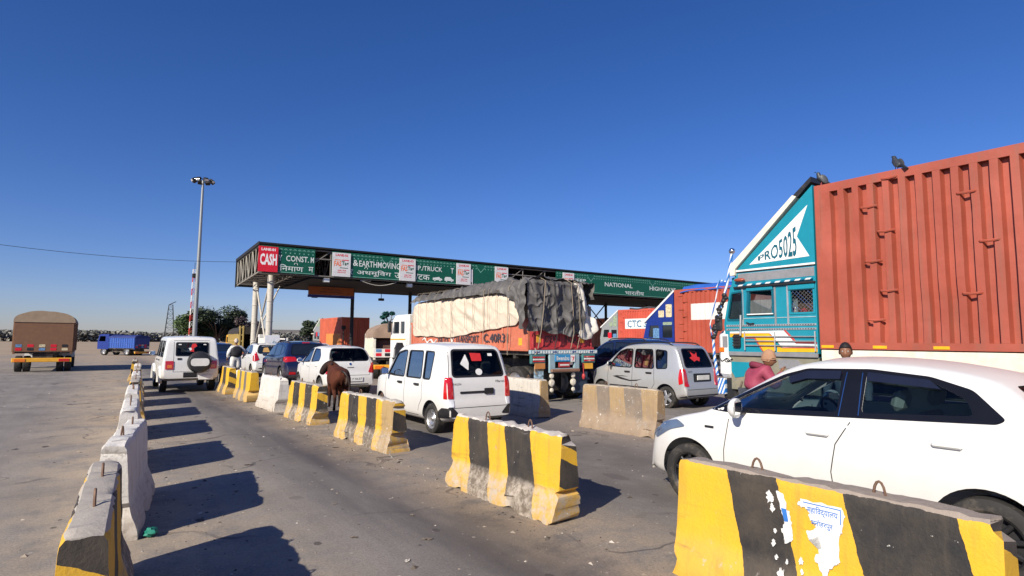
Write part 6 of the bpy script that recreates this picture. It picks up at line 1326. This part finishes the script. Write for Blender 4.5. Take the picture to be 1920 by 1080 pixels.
for y in (7.0, 6.34, 5.54): q = MB(); q.tube([(10.965, y, 1.55), (10.965, y, 1.93)], .014, 6); q.build('guard_rail', STL, cab, O)
q = MB(); q.box(10.95, 11.1, 5.5, 7.38, 1.43, 1.515, .01); q.build('sill', GRB, t, O)
q = MB(); q.box(11.0, 11.06, 5.5, 7.36, .72, 1.43, .01); lw = q.build('lower_panel', OLV, t, O)
pl('painted_panel', [(7.34,1.3),(6.9,1.3),(6.92,1.2),(7.02,1.1),(7.06,1.0),(7.26,.97),(7.34,1.1)], TEAL, 10.99, 10.9995, lw); pl('painted_panel', [(6.3,1.38),(5.9,1.38),(5.75,1.22),(6.28,1.2)], GRB, 10.99, 10.9995, lw)
q = MB(); q.box(10.99, 13.5, 7.33, 7.68, .95, 1.96, .09); fb = q.build('front_bumper', WST, t, O)
q = MB(); q.box(10.978, 10.99, 7.42, 7.54, 1.6, 1.84, .004); q.build('side_lamp', GRB, fb, O); q = MB(); q.box(10.97, 10.99, 7.5, 7.62, 1.5, 1.6, .01); q.build('indicator', ORL, fb, O)
q = MB(); q.tube([(10.98, 7.66-.05*i, 1.33+.035*math.sin(i*2.1)) for i in range(8)], .012, 5); q.tube([(10.98, 7.44+.05*math.cos(R(a)), 1.33+.04*math.sin(R(a))) for a in range(0, 361, 40)], .01, 5); q.build('painted_scroll', BLACKP, fb, O)
q = MB(); q.box(10.97, 11.06, 7.5, 7.68, .6, .94, .01); q.build('corner_guard', STB, t, O); q = MB(); q.box(11.06, 11.3, 7.3, 7.6, .5, .93, .03); q.build('headlamp_box', BLACKP, t, O)
q = MB(); q.tube([(10.96, 7.24, 3.6), (10.95, 7.36, 2.99), (10.94, 7.47, 2.6), (10.93, 7.6, 2.2), (10.93, 7.73, 1.75), (10.94, 7.72, 1.4), (10.95, 7.66, 1.0)], .03, 10); po = q.build('striped_pole', STB, t, O); q = MB(); q.ball((10.96, 7.235, 3.66), .065, 18); q.build('chrome_ball', CHROME, po, O)
q = MB(); q.tube([(10.9, 7.55, 2.95), (10.9, 7.62, 2.65), (10.9, 7.78, 2.1), (10.93, 7.75, 1.75)], .014, 8); q.tube([(10.95, 7.35, 3.0), (10.9, 7.5, 3.05), (10.9, 7.6, 2.9)], .016, 6); q.build('mirror_arm', STB, t, O)
q = MB()
for i in range(16): z = 2.72-.06*i; q.ball((10.93+.02*math.sin(i*2), 7.43+.02*i-.03*math.sin(i), z), (.05, .06+.02*math.sin(i*1.7), .05), 8)
q.box(10.9, 10.97, 7.5, 7.68, 1.95, 2.3, .03); q.build('black_tassel', BLACKP, t, O)
q = MB(); q.box(10.93, 11.0, 7.1, 7.26, 1.6, 1.88, .02)
for k in range(4): q.box(10.915, 10.935, 7.1, 7.26, 1.63+.06*k, 1.66+.06*k, .004)
q.build('step_grille', BLACKP, cab, O); q = MB(); q.tube([(10.94, 7.08, 1.85), (10.94, 7.06, 2.28)], .02, 8); q.build('grab_handle', STL, cab, O); q = MB(); q.tube([(10.97, 6.95, 2.12), (10.95, 6.86, 2.09), (10.97, 6.78, 2.1)], .016, 6); q.build('door_handle', BLACKP, cab, O)
q = MB(); q.ball((10.93, 7.06, 3.02), (.05, .13, .04), 12); q.build('marker_lamp', pm('brick_lamp', (.32,.06,.03), .4), cab, O)
q = MB(); q.box(10.95, 11.06, 6.36, 6.93, 2.275, 2.3, .006); q.build('window_ledge', WST, cab, O)
q = MB(); q.box(10.96, 11.0, 5.52, 6.04, 2.74, 2.83, .01); q.build('rain_hood', TEAL, cab, O); q = MB(); q.box(10.96, 11.0, 6.36, 6.94, 2.77, 2.84, .01); q.build('rain_hood', TEAL, cab, O)
# wind deflector with its swallow-tailed flag
q = MB(); q.prism([(5.5,3.205),(7.2,3.205),(5.5,4.74)], 'x', 11.0, 13.5); df = q.build('deflector', TEAL, t, O, smooth=0)
pl('flag_panel', [(6.86,3.33),(5.6,4.37),(5.83,3.78),(5.6,3.37)], WST, 10.994, 10.9998, df)
pl('trim_line', rect(5.5, 7.2, 3.205, 3.24), WST, 10.985, 10.9995, df); pl('trim_line', rect(5.5, 7.18, 3.18, 3.2), BLACKP, 10.985, 10.9995, df)
m_ = MB(); text(m_, 'PRO5025', (10.992, 6.66, 3.39), (0,-1,0), (0,0,1), .82, .62, bold=.02, fn=lambda a, b: (a**.85, b*lerp(.14, 1, a))); m_.build('lettering', TEALK, df, O, smooth=0)
q = MB(); q.prism([(7.28,3.13),(7.3,3.34),(7.22,3.4),(5.86,4.6),(5.78,4.56),(7.16,3.26),(7.17,3.13)], 'x', 10.93, 13.57); q.build('deflector_top', CREAM, t, O, smooth=0); q = MB(); q.prism([(5.86,4.6),(5.5,4.9),(5.5,4.8),(5.78,4.54)], 'x', 10.96, 13.54); q.build('deflector_seal', BLACKP, t, O, smooth=0)
truck_wheels(t, 2.5, [-2.6, -1.4, 4.0], .5, (0, 1))
q = MB(); q.tube([(11.0, 7.1, .9), (10.98, 7.2, .62), (10.98, 7.0, .55), (11.0, 6.85, .75)], .025, 6); q.build('air_hose', CHAS, t, O)
# seats and wheel inside the cab
q = MB(); q.box(11.25, 11.8, 5.9, 6.3, 1.5, 1.95, .05); q.box(11.25, 11.8, 5.85, 5.98, 1.95, 2.4, .05); q.build('seat', pm('seat_red', (.2,.03,.04), .8), t, O)
# ------------------------------------------------------------------ people
SKIN = pm('skin_brown', (.22,.1,.055), .55, var=.08); HAIRB = pm('hair_black', (.012,.01,.01), .6, bump=.4, bs=90); EYEW = pm('eye_white', (.6,.58,.55), .3); LIPS = pm('lips', (.22,.08,.06), .5)
def head_geo(mb, M, s=1.):
    """face towards +Y: brow, sockets, nose, lips, chin, ears"""
    nu, nv = 28, 20; base = len(mb.v)
    for i in range(nv+1):
        th = math.pi*i/nv
        for j in range(nu):
            ph = 2*math.pi*j/nu; d = Vector((math.sin(th)*math.cos(ph), math.sin(th)*math.sin(ph), math.cos(th)))
            x, y, z = d.x*.074, d.y*.095, d.z*.118
            if z < 0: k = -z/.118; x *= 1-.38*k*k; y *= 1-.2*k*k; y += .022*k*(d.y > 0)*max(0, d.y)
            f_ = max(0, d.y)
            if f_ > .3:
                y += .007*math.exp(-((z-.032)/.012)**2)*f_                                   # brow
                for sx in (-.031, .031): y -= .013*math.exp(-((x-sx)/.016)**2-((z-.008)/.012)**2)
                y += .027*math.exp(-(x/.011)**2)*math.exp(-((z+.022)/.022)**2)*(z > -.05)     # nose
                y += .007*math.exp(-(x/.02)**2-((z+.058)/.009)**2)                            # mouth
                y += .008*math.exp(-(x/.022)**2-((z+.098)/.018)**2)                           # chin
            mb.v.append(tuple(M @ Vector((x*s, y*s, z*s))))
    for i in range(nv):
        for j in range(nu):
            a, b = base+i*nu+j, base+i*nu+(j+1) % nu; lip = 14 <= i <= 14 and abs((j+.5)-7) < 2; mb.f.append((a, b, b+nu, a+nu)); mb.mi.append(3 if lip else 0)
    for sx in (-.031, .031):
        mb.ball(M @ Vector((sx*s, .076*s, .008*s)), .0115*s, 10, 1); mb.ball(M @ Vector((sx*s, .0855*s, .008*s)), .0052*s, 8, 2)
    for sx in (-1, 1): mb.ball(M @ Vector((sx*.076*s, -.005*s, -.005*s)), (.012*s, .02*s, .032*s), 10, 0, M.to_3x3().to_4x4())
def hand_geo(nodes_, edges, w_, p, d, up, side):
    """palm, four fingers bent and a thumb from the palm's side"""
    d, up = d.normalized(), up.normalized(); sd = d.cross(up)*side; i0 = len(nodes_); nodes_.append((p+d*.045, .02)); edges.append((w_, i0)); nodes_.append((p+d*.085, .019)); edges.append((i0, i0+1))
    for k, (o, L) in enumerate(((-.028,.062),(-.01,.072),(.01,.068),(.028,.052))):
        a = len(nodes_); b = p+d*.095+sd*o; nodes_ += [(b, .009), (b+d*L*.5-up*L*.18, .008), (b+d*L*.75-up*L*.55, .007)]; edges += [(i0+1, a), (a, a+1), (a+1, a+2)]
    a = len(nodes_); nodes_ += [(p+d*.05-sd*.035, .011), (p+d*.085-sd*.05-up*.012, .009)]; edges += [(i0, a), (a, a+1)]
def person(name, label, loc, rz, P, clothes, hair=None, group=None, headrot=(0,0,0), scale=1.):
    """P: named joints; clothes: list of (part, joints chain edges, radii scale, material)"""
    t = thing(name, label, 'person', loc, rz, group); t.scale = (scale,)*3
    V = {k: Vector(v) for k, v in P.items()}; rad = dict(pelvis=.125, waist=.115, chest=.13, neckb=.065, neck=.05, shL=.062, shR=.062, elL=.042, elR=.042, wrL=.028, wrR=.028, hipL=.088, hipR=.088, knL=.058, knR=.058, anL=.038, anR=.038, toL=.035, toR=.035)
    keys = [k for k in rad if k in V]; nd = [(V[k], rad[k]) for k in keys]; ix = {k: i for i, k in enumerate(keys)}
    E_ = [('pelvis','waist'),('waist','chest'),('chest','neckb'),('neckb','neck'),('chest','shL'),('chest','shR'),('shL','elL'),('shR','elR'),('elL','wrL'),('elR','wrR'),('pelvis','hipL'),('pelvis','hipR'),('hipL','knL'),('hipR','knR'),('knL','anL'),('knR','anR'),('anL','toL'),('anR','toR')]
    ed = [(ix[a], ix[b]) for a, b in E_ if a in ix and b in ix]
    for s_, sd in (('L', 1), ('R', -1)):
        if 'wr'+s_ in V: d = V['wr'+s_]-V['el'+s_]; hand_geo(nd, ed, ix['wr'+s_], V['wr'+s_], d, Vector((0, -d.z, d.y)) if abs(d.z) > .01 else Vector((0,0,1)), sd)
    me = skin(nd, ed, 1); mb = MB(); mb.v = [tuple(v.co) for v in me.vertices]; mb.f = [tuple(p.vertices) for p in me.polygons]; mb.mi = [0]*len(mb.f); bpy.data.meshes.remove(me)
    H_ = Matrix.Translation(V['head']) @ Matrix.Rotation(headrot[2], 4, 'Z') @ Matrix.Rotation(headrot[0], 4, 'X') @ Matrix.Rotation(headrot[1], 4, 'Y'); head_geo(mb, H_)
    mb.build('body', [SKIN, EYEW, HAIRB, LIPS], t, smooth=180)
    for part, chain, rs, mt in clothes:
        ks = []
        for a, b in chain:
            for k in (a, b):
                if k not in ks: ks.append(k)
        root = ks.index('chest') if 'chest' in ks else ks.index('pelvis') if 'pelvis' in ks else 0
        ext = {'hemL': V.get('knL'), 'hemR': V.get('knR')}
        n2 = [(V[k], rs.get(k, rad.get(k, .1)*1.25)) for k in ks]; m2 = skin(n2, [(ks.index(a), ks.index(b)) for a, b in chain], 2, root)
        for v in m2.vertices: v.co += Vector((noise.noise(v.co*9), noise.noise(v.co*9+Vector((5,0,0))), noise.noise(v.co*7+Vector((0,4,0)))))*.012
        objm(part, m2, mt, t).data.polygons.foreach_set('use_smooth', [True]*len(m2.polygons))
    if hair: hair(t, H_)
    return t
def hair_cap(mat, name='hair', lo=.0, grow=1.08, beanie=False):
    def f(t, H_):
        mb = MB(); nu, nv = 28, 12
        for i in range(nv+1):
            th = math.pi*.62*i/nv
            for j in range(nu):
                ph = 2*math.pi*j/nu; front = max(0, math.sin(ph)); lim = math.pi*((.44 if beanie else .36) if front > .35 else .62)*1.0; tt = min(th, lerp(math.pi*.6, lim, min(1, front*2))); d = Vector((math.sin(tt)*math.cos(ph), math.sin(tt)*math.sin(ph), math.cos(tt)))
                g = grow*(1+.03*noise.noise(d*6)); p = Vector((d.x*.074*g, d.y*.095*g, d.z*.118*g+.004+(.012 if beanie and d.z > .6 else 0))); mb.v.append(tuple(H_ @ p))
        for i in range(nv):
            for j in range(nu): a, b = i*nu+j, i*nu+(j+1) % nu; mb.f.append((a, b, b+nu, a+nu)); mb.mi.append(0)
        if beanie: mb.tube([H_ @ Vector((.079*math.cos(R(a)), .1*math.sin(R(a)), .018+.012*math.sin(R(a))-.02)) for a in range(0, 361, 15)], .012, 8)
        mb.build(name, mat, t, smooth=180)
    return f
ARM = [('chest','shL'),('shL','elL'),('elL','wrL'),('chest','shR'),('shR','elR'),('elR','wrR')]; TOR = [('pelvis','waist'),('waist','chest'),('chest','neckb')]; LEG = [('pelvis','hipL'),('hipL','knL'),('knL','anL'),('pelvis','hipR'),('hipR','knR'),('knR','anR')]
STAND = dict(pelvis=(0,0,.93), waist=(0,.01,1.1), chest=(0,.0,1.28), neckb=(0,-.01,1.42), neck=(0,.0,1.49), head=(0,.03,1.59), shL=(-.18,0,1.37), shR=(.18,0,1.37), elL=(-.25,-.02,1.1), elR=(.25,-.02,1.1), wrL=(-.25,.1,.87), wrR=(.25,.1,.87), hipL=(-.1,0,.88), hipR=(.1,0,.88), knL=(-.11,.03,.48), knR=(.11,.02,.48), anL=(-.11,0,.09), anR=(.11,-.02,.09), toL=(-.12,.15,.035), toR=(.12,.13,.035))
MAR = pm('maroon_jacket', (.3,.045,.085), .7, var=.15, bump=.3, bs=25); TROU = pm('dark_trousers', (.04,.045,.06), .85); TANB = pm('tan_knit', (.36,.2,.12), .9, bump=.6, bs=110)
p1 = dict(STAND, waist=(0,.06,1.06), chest=(0,.13,1.2), neckb=(0,.17,1.32), neck=(0,.21,1.375), head=(0,.27,1.455), shL=(-.19,.14,1.28), shR=(.19,.14,1.28), elL=(-.27,.22,1.03), elR=(.26,.24,1.03), wrL=(-.12,.44,1.12), wrR=(.08,.42,1.25))
t = person('person', 'person in a maroon hooded jacket and tan knitted cap leaning towards the white hatchback', (8.35, 5.22, 0), R(-124), p1, [('jacket', TOR+ARM, dict(pelvis=.18, waist=.185, chest=.185, neckb=.1, shL=.1, shR=.1, elL=.075, elR=.075, wrL=.05, wrR=.05), MAR), ('trousers', LEG, dict(pelvis=.15, hipL=.11, hipR=.11, knL=.08, knR=.08, anL=.06, anR=.06), TROU)], hair_cap(TANB, 'knitted_cap', beanie=True, grow=1.16), headrot=(R(-8), 0, R(-34)))
hd = MB(); hd.tube([(.13*math.cos(R(a)), .15+.1*math.sin(R(a))-.03, 1.335+.035*math.sin(R(a+180))) for a in range(150, 391, 20)], [.03]+[.05]*11+[.03], 10); hd.build('hood', pm('hood_dark', (.17,.02,.045), .8, bump=.3, bs=30), t, smooth=180)
person('person', 'person with short black hair whose head shows above the roof of the big white hatchback', (8.55, 3.9, 0), R(112), dict(STAND), [('shirt', TOR+ARM, dict(pelvis=.16, waist=.16, chest=.165, neckb=.085, shL=.09, shR=.09, elL=.062, elR=.062, wrL=.045, wrR=.045), pm('grey_shirt', (.12,.13,.15), .85)), ('trousers', LEG, dict(pelvis=.15, hipL=.11, hipR=.11, knL=.08, knR=.08, anL=.06, anR=.06), TROU)], hair_cap(HAIRB, grow=1.14), scale=1.0)
KUR = pm('white_kurta', (.68,.66,.62), .85, var=.06); VES = pm('black_waistcoat', (.012,.012,.016), .7)
kr = dict(pelvis=.19, waist=.15, chest=.14, neckb=.07, shL=.075, shR=.075, elL=.075, elR=.075, wrL=.055, wrR=.055, hipL=.13, hipR=.13, knL=.13, knR=.13)
person('person', 'person in a black waistcoat and long white kurta standing among the queuing cars', (4.55, 25.6, 0), R(6), dict(STAND, elL=(-.3,-.05,1.13), elR=(.36,-.02,1.15), wrL=(-.27,.12,.95), wrR=(.34,.15,1.0)), [('kurta', TOR+ARM+[('pelvis','hipL'),('hipL','knL'),('pelvis','hipR'),('hipR','knR')], kr, KUR), ('waistcoat', TOR+[('chest','shL'),('chest','shR')], dict(pelvis=.23, waist=.24, chest=.27, neckb=.13, shL=.135, shR=.135), VES), ('trousers', [('knL','anL'),('knR','anR')][:1], dict(knL=.09, anL=.07), KUR), ('trousers', [('knR','anR')], dict(knR=.09, anR=.07), KUR)], hair_cap(pm('pale_cap', (.5,.42,.36), .9), 'cap', grow=1.12))
SIT = dict(pelvis=(0,0,.12), waist=(0,-.03,.27), chest=(0,-.03,.44), neckb=(0,-.03,.57), neck=(0,-.01,.63), head=(0,.02,.73), shL=(-.18,-.03,.52), shR=(.18,-.03,.52), elL=(-.25,.1,.3), elR=(.25,.1,.3), wrL=(-.15,.34,.38), wrR=(.15,.34,.38), hipL=(-.1,.03,.1), hipR=(.1,.03,.1), knL=(-.13,.42,.12), knR=(.13,.42,.12), anL=(-.13,.45,-.28), anR=(.13,.45,-.28), toL=(-.13,.58,-.33), toR=(.13,.58,-.33))
person('person', 'person with a dark red scarf sitting at the teal truck window, white sleeved', (11.48, 6.3, 1.94), R(40), dict(SIT, elL=(-.33,.0,.4), wrL=(-.28,.2,.42)), [('shirt', TOR+ARM, dict(pelvis=.16, waist=.16, chest=.165, neckb=.085, shL=.085, shR=.085, elL=.07, elR=.07, wrL=.055, wrR=.055), pm('white_shirt', (.6,.6,.6), .85)), ('scarf', [('chest','neckb'),('neckb','neck')], dict(chest=.13, neckb=.12, neck=.08), pm('red_scarf', (.13,.015,.025), .9)), ('trousers', LEG, dict(pelvis=.15, hipL=.11, hipR=.11, knL=.085, knR=.085, anL=.06, anR=.06), TROU)], hair_cap(HAIRB, grow=1.14), scale=.8)
person('person', 'passenger in a pale yellow top on the back seat of the silver hatchback', (12.42, 10.2, .56), R(20), dict(SIT), [('shirt', TOR+ARM, dict(pelvis=.16, waist=.16, chest=.16, neckb=.085, shL=.085, shR=.085, elL=.065, elR=.065, wrL=.05, wrR=.05), pm('pale_yellow', (.6,.55,.25), .85)), ('trousers', LEG, dict(pelvis=.15, hipL=.11, hipR=.11, knL=.085, knR=.085, anL=.06, anR=.06), TROU)], hair_cap(HAIRB, grow=1.14))

# ------------------------------------------------------------------ cow and pigeons
def cow_mat():
    m, t, b = nodes('cow_hide'); tc = N(t, 'ShaderNodeTexCoord').outputs['Object']; sp = N(t, 'ShaderNodeSeparateXYZ'); t.links.new(tc, sp.inputs[0]); X, Y, Z = sp.outputs
    n_ = noisef(t, tc, 5, 5); c = mixc(t, ramp(t, n_, [(.3,0.),(.7,1.)]), (.045,.012,.006), (.11,.03,.013)); nz = mth(t, 'MULTIPLY', mth(t, 'SUBTRACT', n_, .5), .22)
    c = mixc(t, ramp(t, mth(t, 'ADD', Z, nz), [(.3,1.),(.52,0.)]), c, (.02,.009,.007))                 # dark stockings
    c = mixc(t, ramp(t, mth(t, 'ADD', Y, nz), [(1.26,0.),(1.4,1.)]) if False else ramp(t, mth(t, 'MULTIPLY', mth(t, 'ADD', Y, nz), .5), [(.47,0.),(.55,1.)]), c, (.018,.011,.009))   # dark face
    st_ = mth(t, 'MULTIPLY', mth(t, 'MULTIPLY', ramp(t, mth(t, 'ABSOLUTE', mth(t, 'SUBTRACT', mth(t, 'ADD', X, mth(t, 'MULTIPLY', nz, .25)), .12)), [(.008,1.),(.04,0.)]), ramp(t, Y, [(.0,1.),(.1,0.)])), ramp(t, mth(t, 'ABSOLUTE', mth(t, 'SUBTRACT', Z, .82)), [(.08,1.),(.2,0.)])); c = mixc(t, mth(t, 'MULTIPLY', st_, .8), c, (.5,.36,.25))
    c = mixc(t, mth(t, 'MULTIPLY', ramp(t, mth(t, 'ABSOLUTE', X), [(.0,1.),(.06,0.)]), ramp(t, Z, [(1.0,0.),(1.08,.7)])), c, (.05,.015,.01))
    t.links.new(c, b.inputs['Base Color']); b.inputs['Roughness'].default_value = .85; b.inputs['Specular IOR Level'].default_value = .25; t.links.new(bumpn(t, noisef(t, tc, 90, 6, .7), .5, .006), b.inputs['Normal']); return m
t = thing('cow', 'reddish brown cow with dark legs seen from behind, head turned left between the barriers', 'cow', (4.78, 13.75, 0), R(-10)); t.scale = (.94, .94, .94)
nd = [((0,.0,.89),.215), ((0,.4,.86),.26), ((0,.8,.86),.25), ((-.02,1.0,.97),.2), ((-.06,1.1,1.08),.165), ((-.13,1.17,1.15),.135), ((-.22,1.18,1.07),.12), ((-.3,1.18,.95),.088), ((-.33,1.18,.86),.08)]
ed = [(i, i+1) for i in range(8)]
for s_ in (-1, 1):
    k = len(nd); nd += [((s_*.13,-.12,.93),.1), ((s_*.15,.0,.7),.125), ((s_*.15,.08,.54),.072), ((s_*.145,-.1,.38),.043), ((s_*.145,-.04,.14),.032), ((s_*.145,-.02,.07),.04), ((s_*.145,.02,.025),.042)]; ed += [(0, k), (0, k+1)]+[(k+i, k+i+1) for i in range(1, 6)]
    k = len(nd); nd += [((s_*.13,.86,.66),.09), ((s_*.13,.9,.4),.05), ((s_*.13,.9,.14),.032), ((s_*.13,.92,.06),.038), ((s_*.13,.94,.025),.04)]; ed += [(2, k)]+[(k+i, k+i+1) for i in range(4)]
cm = skin(nd, ed, 2); b_ = MB(); b_.v = [tuple(v.co) for v in cm.vertices]; b_.f = [tuple(p.vertices) for p in cm.polygons]; b_.mi = [0]*len(b_.f)
b_.build('body', cow_mat(), t, smooth=180)
DH = pm('dark_hide', (.02,.01,.008), .6)
for s_ in (-1, 1): MB().ball((-.1, 1.17+s_*.19, 1.15), (.03, .1, .05), 10).build('ear', DH, t)
MB().ball((-.23, 1.085, 1.1), .02, 8).build('eye', BLACKG, t)
for s_ in (-1, 1): MB().tube([(-.08, 1.17+s_*.09, 1.24), (-.08, 1.17+s_*.13, 1.28), (-.07, 1.17+s_*.14, 1.31)], [.02, .014, .006], 8).build('horn', pm('horn', (.1,.08,.06), .5), t)
q = MB(); q.tube([(.0,-.14,1.02),(.06,-.24,.98),(.14,-.28,.85),(.18,-.27,.66),(.18,-.25,.5),(.19,-.25,.38),(.19,-.25,.3)], [.035,.03,.026,.024,.04,.05,.012], 10); q.build('tail', DH, t, smooth=180)
def pigeon(label, x, y, z, rz):
    t = thing('pigeon', label, 'bird', (x, y, z), R(rz)); m_ = skin([((0,-.01,.1),.062), ((0,.04,.16),.058), ((0,.055,.22),.034), ((0,.065,.265),.032), ((0,-.06,.06),.04), ((0,-.12,.02),.024)], [(0,1),(1,2),(2,3),(0,4),(4,5)], 2)
    objm('body', m_, pm('pigeon_grey', (.03,.035,.045), .5, var=.3, vs=12), t).data.polygons.foreach_set('use_smooth', [True]*len(m_.polygons))
    MB().tube([(0,.095,.265),(0,.125,.255)], [.01,.003], 6).build('beak', BLACKP, t); MB().prism([(-.1,.035),(-.2,-.05),(-.21,-.035),(-.11,.06)], 'x', -.035, .035).build('tail', BLACKP, t)
    for s_ in (-1, 1): MB().tube([(s_*.02,.01,.06),(s_*.02,.015,.0)], .006, 5).build('leg', pm('bird_leg', (.3,.06,.05), .6), t); MB().ball((s_*.052,-.03,.11), (.018,.06,.1), 10, 0, Matrix.Rotation(R(-32), 4, 'X')).build('wing', pm('pigeon_wing', (.05,.055,.065), .5, var=.3, vs=16), t)
pigeon('dark pigeon perched at the front corner of the ribbed orange container', 11.06, 5.34, 4.705, 40); pigeon('dark pigeon perched farther back along the ribbed orange container', 11.06, 4.06, 4.705, -30)

# ------------------------------------------------------------------ litter and grit
t = MB()
def cr(i, j):
    th, ph = math.pi*i/8, 2*math.pi*j/12; d = Vector((math.sin(th)*math.cos(ph), math.sin(th)*math.sin(ph), math.cos(th))); k = 1+.7*noise.noise(d*2.3); return (.46+d.x*.055*k, 6.02+d.y*.07*k, .045+d.z*.035*k)
t.grid(cr, 9, 12, close=True); tag(t.build('paper_scrap', pm('green_litter', (.01,.2,.14), .7)), 'crumpled green scrap lying at the foot of the whitewashed left barrier', 'litter')
rnd = random.Random(5); mb = MB()
for i in range(2600):
    k = rnd.random()
    if k < .3: x, y = rnd.gauss(3.45, .22), rnd.uniform(1, 22)
    elif k < .5: x, y = .02+.05*rnd.uniform(3, 20)+rnd.gauss(.25, .25), rnd.uniform(3, 20)
    elif k < .65: x, y = rnd.gauss(8.3, .5), rnd.uniform(5, 13)
    else: x, y = rnd.uniform(-3, 9), rnd.uniform(3, 24)
    r_ = rnd.uniform(.004, .013)*(2.2 if rnd.random() < .05 else 1); a = rnd.uniform(0, 6); c_, s_ = math.cos(a), math.sin(a); el = rnd.uniform(1, 2.2)
    P_ = [(x+(c_*p*el-s_*q)*r_, y+(s_*p*el+c_*q)*r_, .004+z*r_) for p, q, z in ((1,.2,0),(.2,1,0),(-1,.3,0),(-.3,-1,0),(.1,.0,.8))]; mb.add(P_, [(0,1,4),(1,2,4),(2,3,4),(3,0,4)])
def grit_mat():
    m, t, b = nodes('grit'); g_ = N(t, 'ShaderNodeNewGeometry'); t.links.new(ramp(t, g_.outputs['Random Per Island'], [(0,(.04,.03,.025)),(.5,(.16,.13,.1)),(.8,(.34,.28,.22)),(1,(.5,.46,.4))]), b.inputs['Base Color']); b.inputs['Roughness'].default_value = .9; return m
for i, (x, y) in enumerate([(1.35,7.2),(2.1,6.1),(1.9,5.0),(3.15,9.2),(1.2,10.9),(2.4,4.6),(2.05,4.25),(2.9,7.3),(4.6,7.6),(4.3,5.4),(7.2,8.4),(6.9,7.2),(2.6,5.3),(1.75,8.6)]):
    rr = random.Random(i+90); n_ = 12; s0 = rr.uniform(.012, .03); a0 = rr.uniform(0, 6)
    mb.grid(lambda u, v: (x+s0*u/2*(1+.4*math.sin(6.283*2*v/n_+a0))*1.6*math.cos(6.283*v/n_), y+s0*u/2*(1+.4*math.sin(6.283*2*v/n_+a0))*math.sin(6.283*v/n_), .012+.012*noise.noise(Vector((u, v*.7, i)))), 3, n_, close=True)
tag(mb.build('grit', grit_mat(), smooth=0), 'loose stones and bits of rubbish strewn over the lanes', 'gravel', kind='stuff')
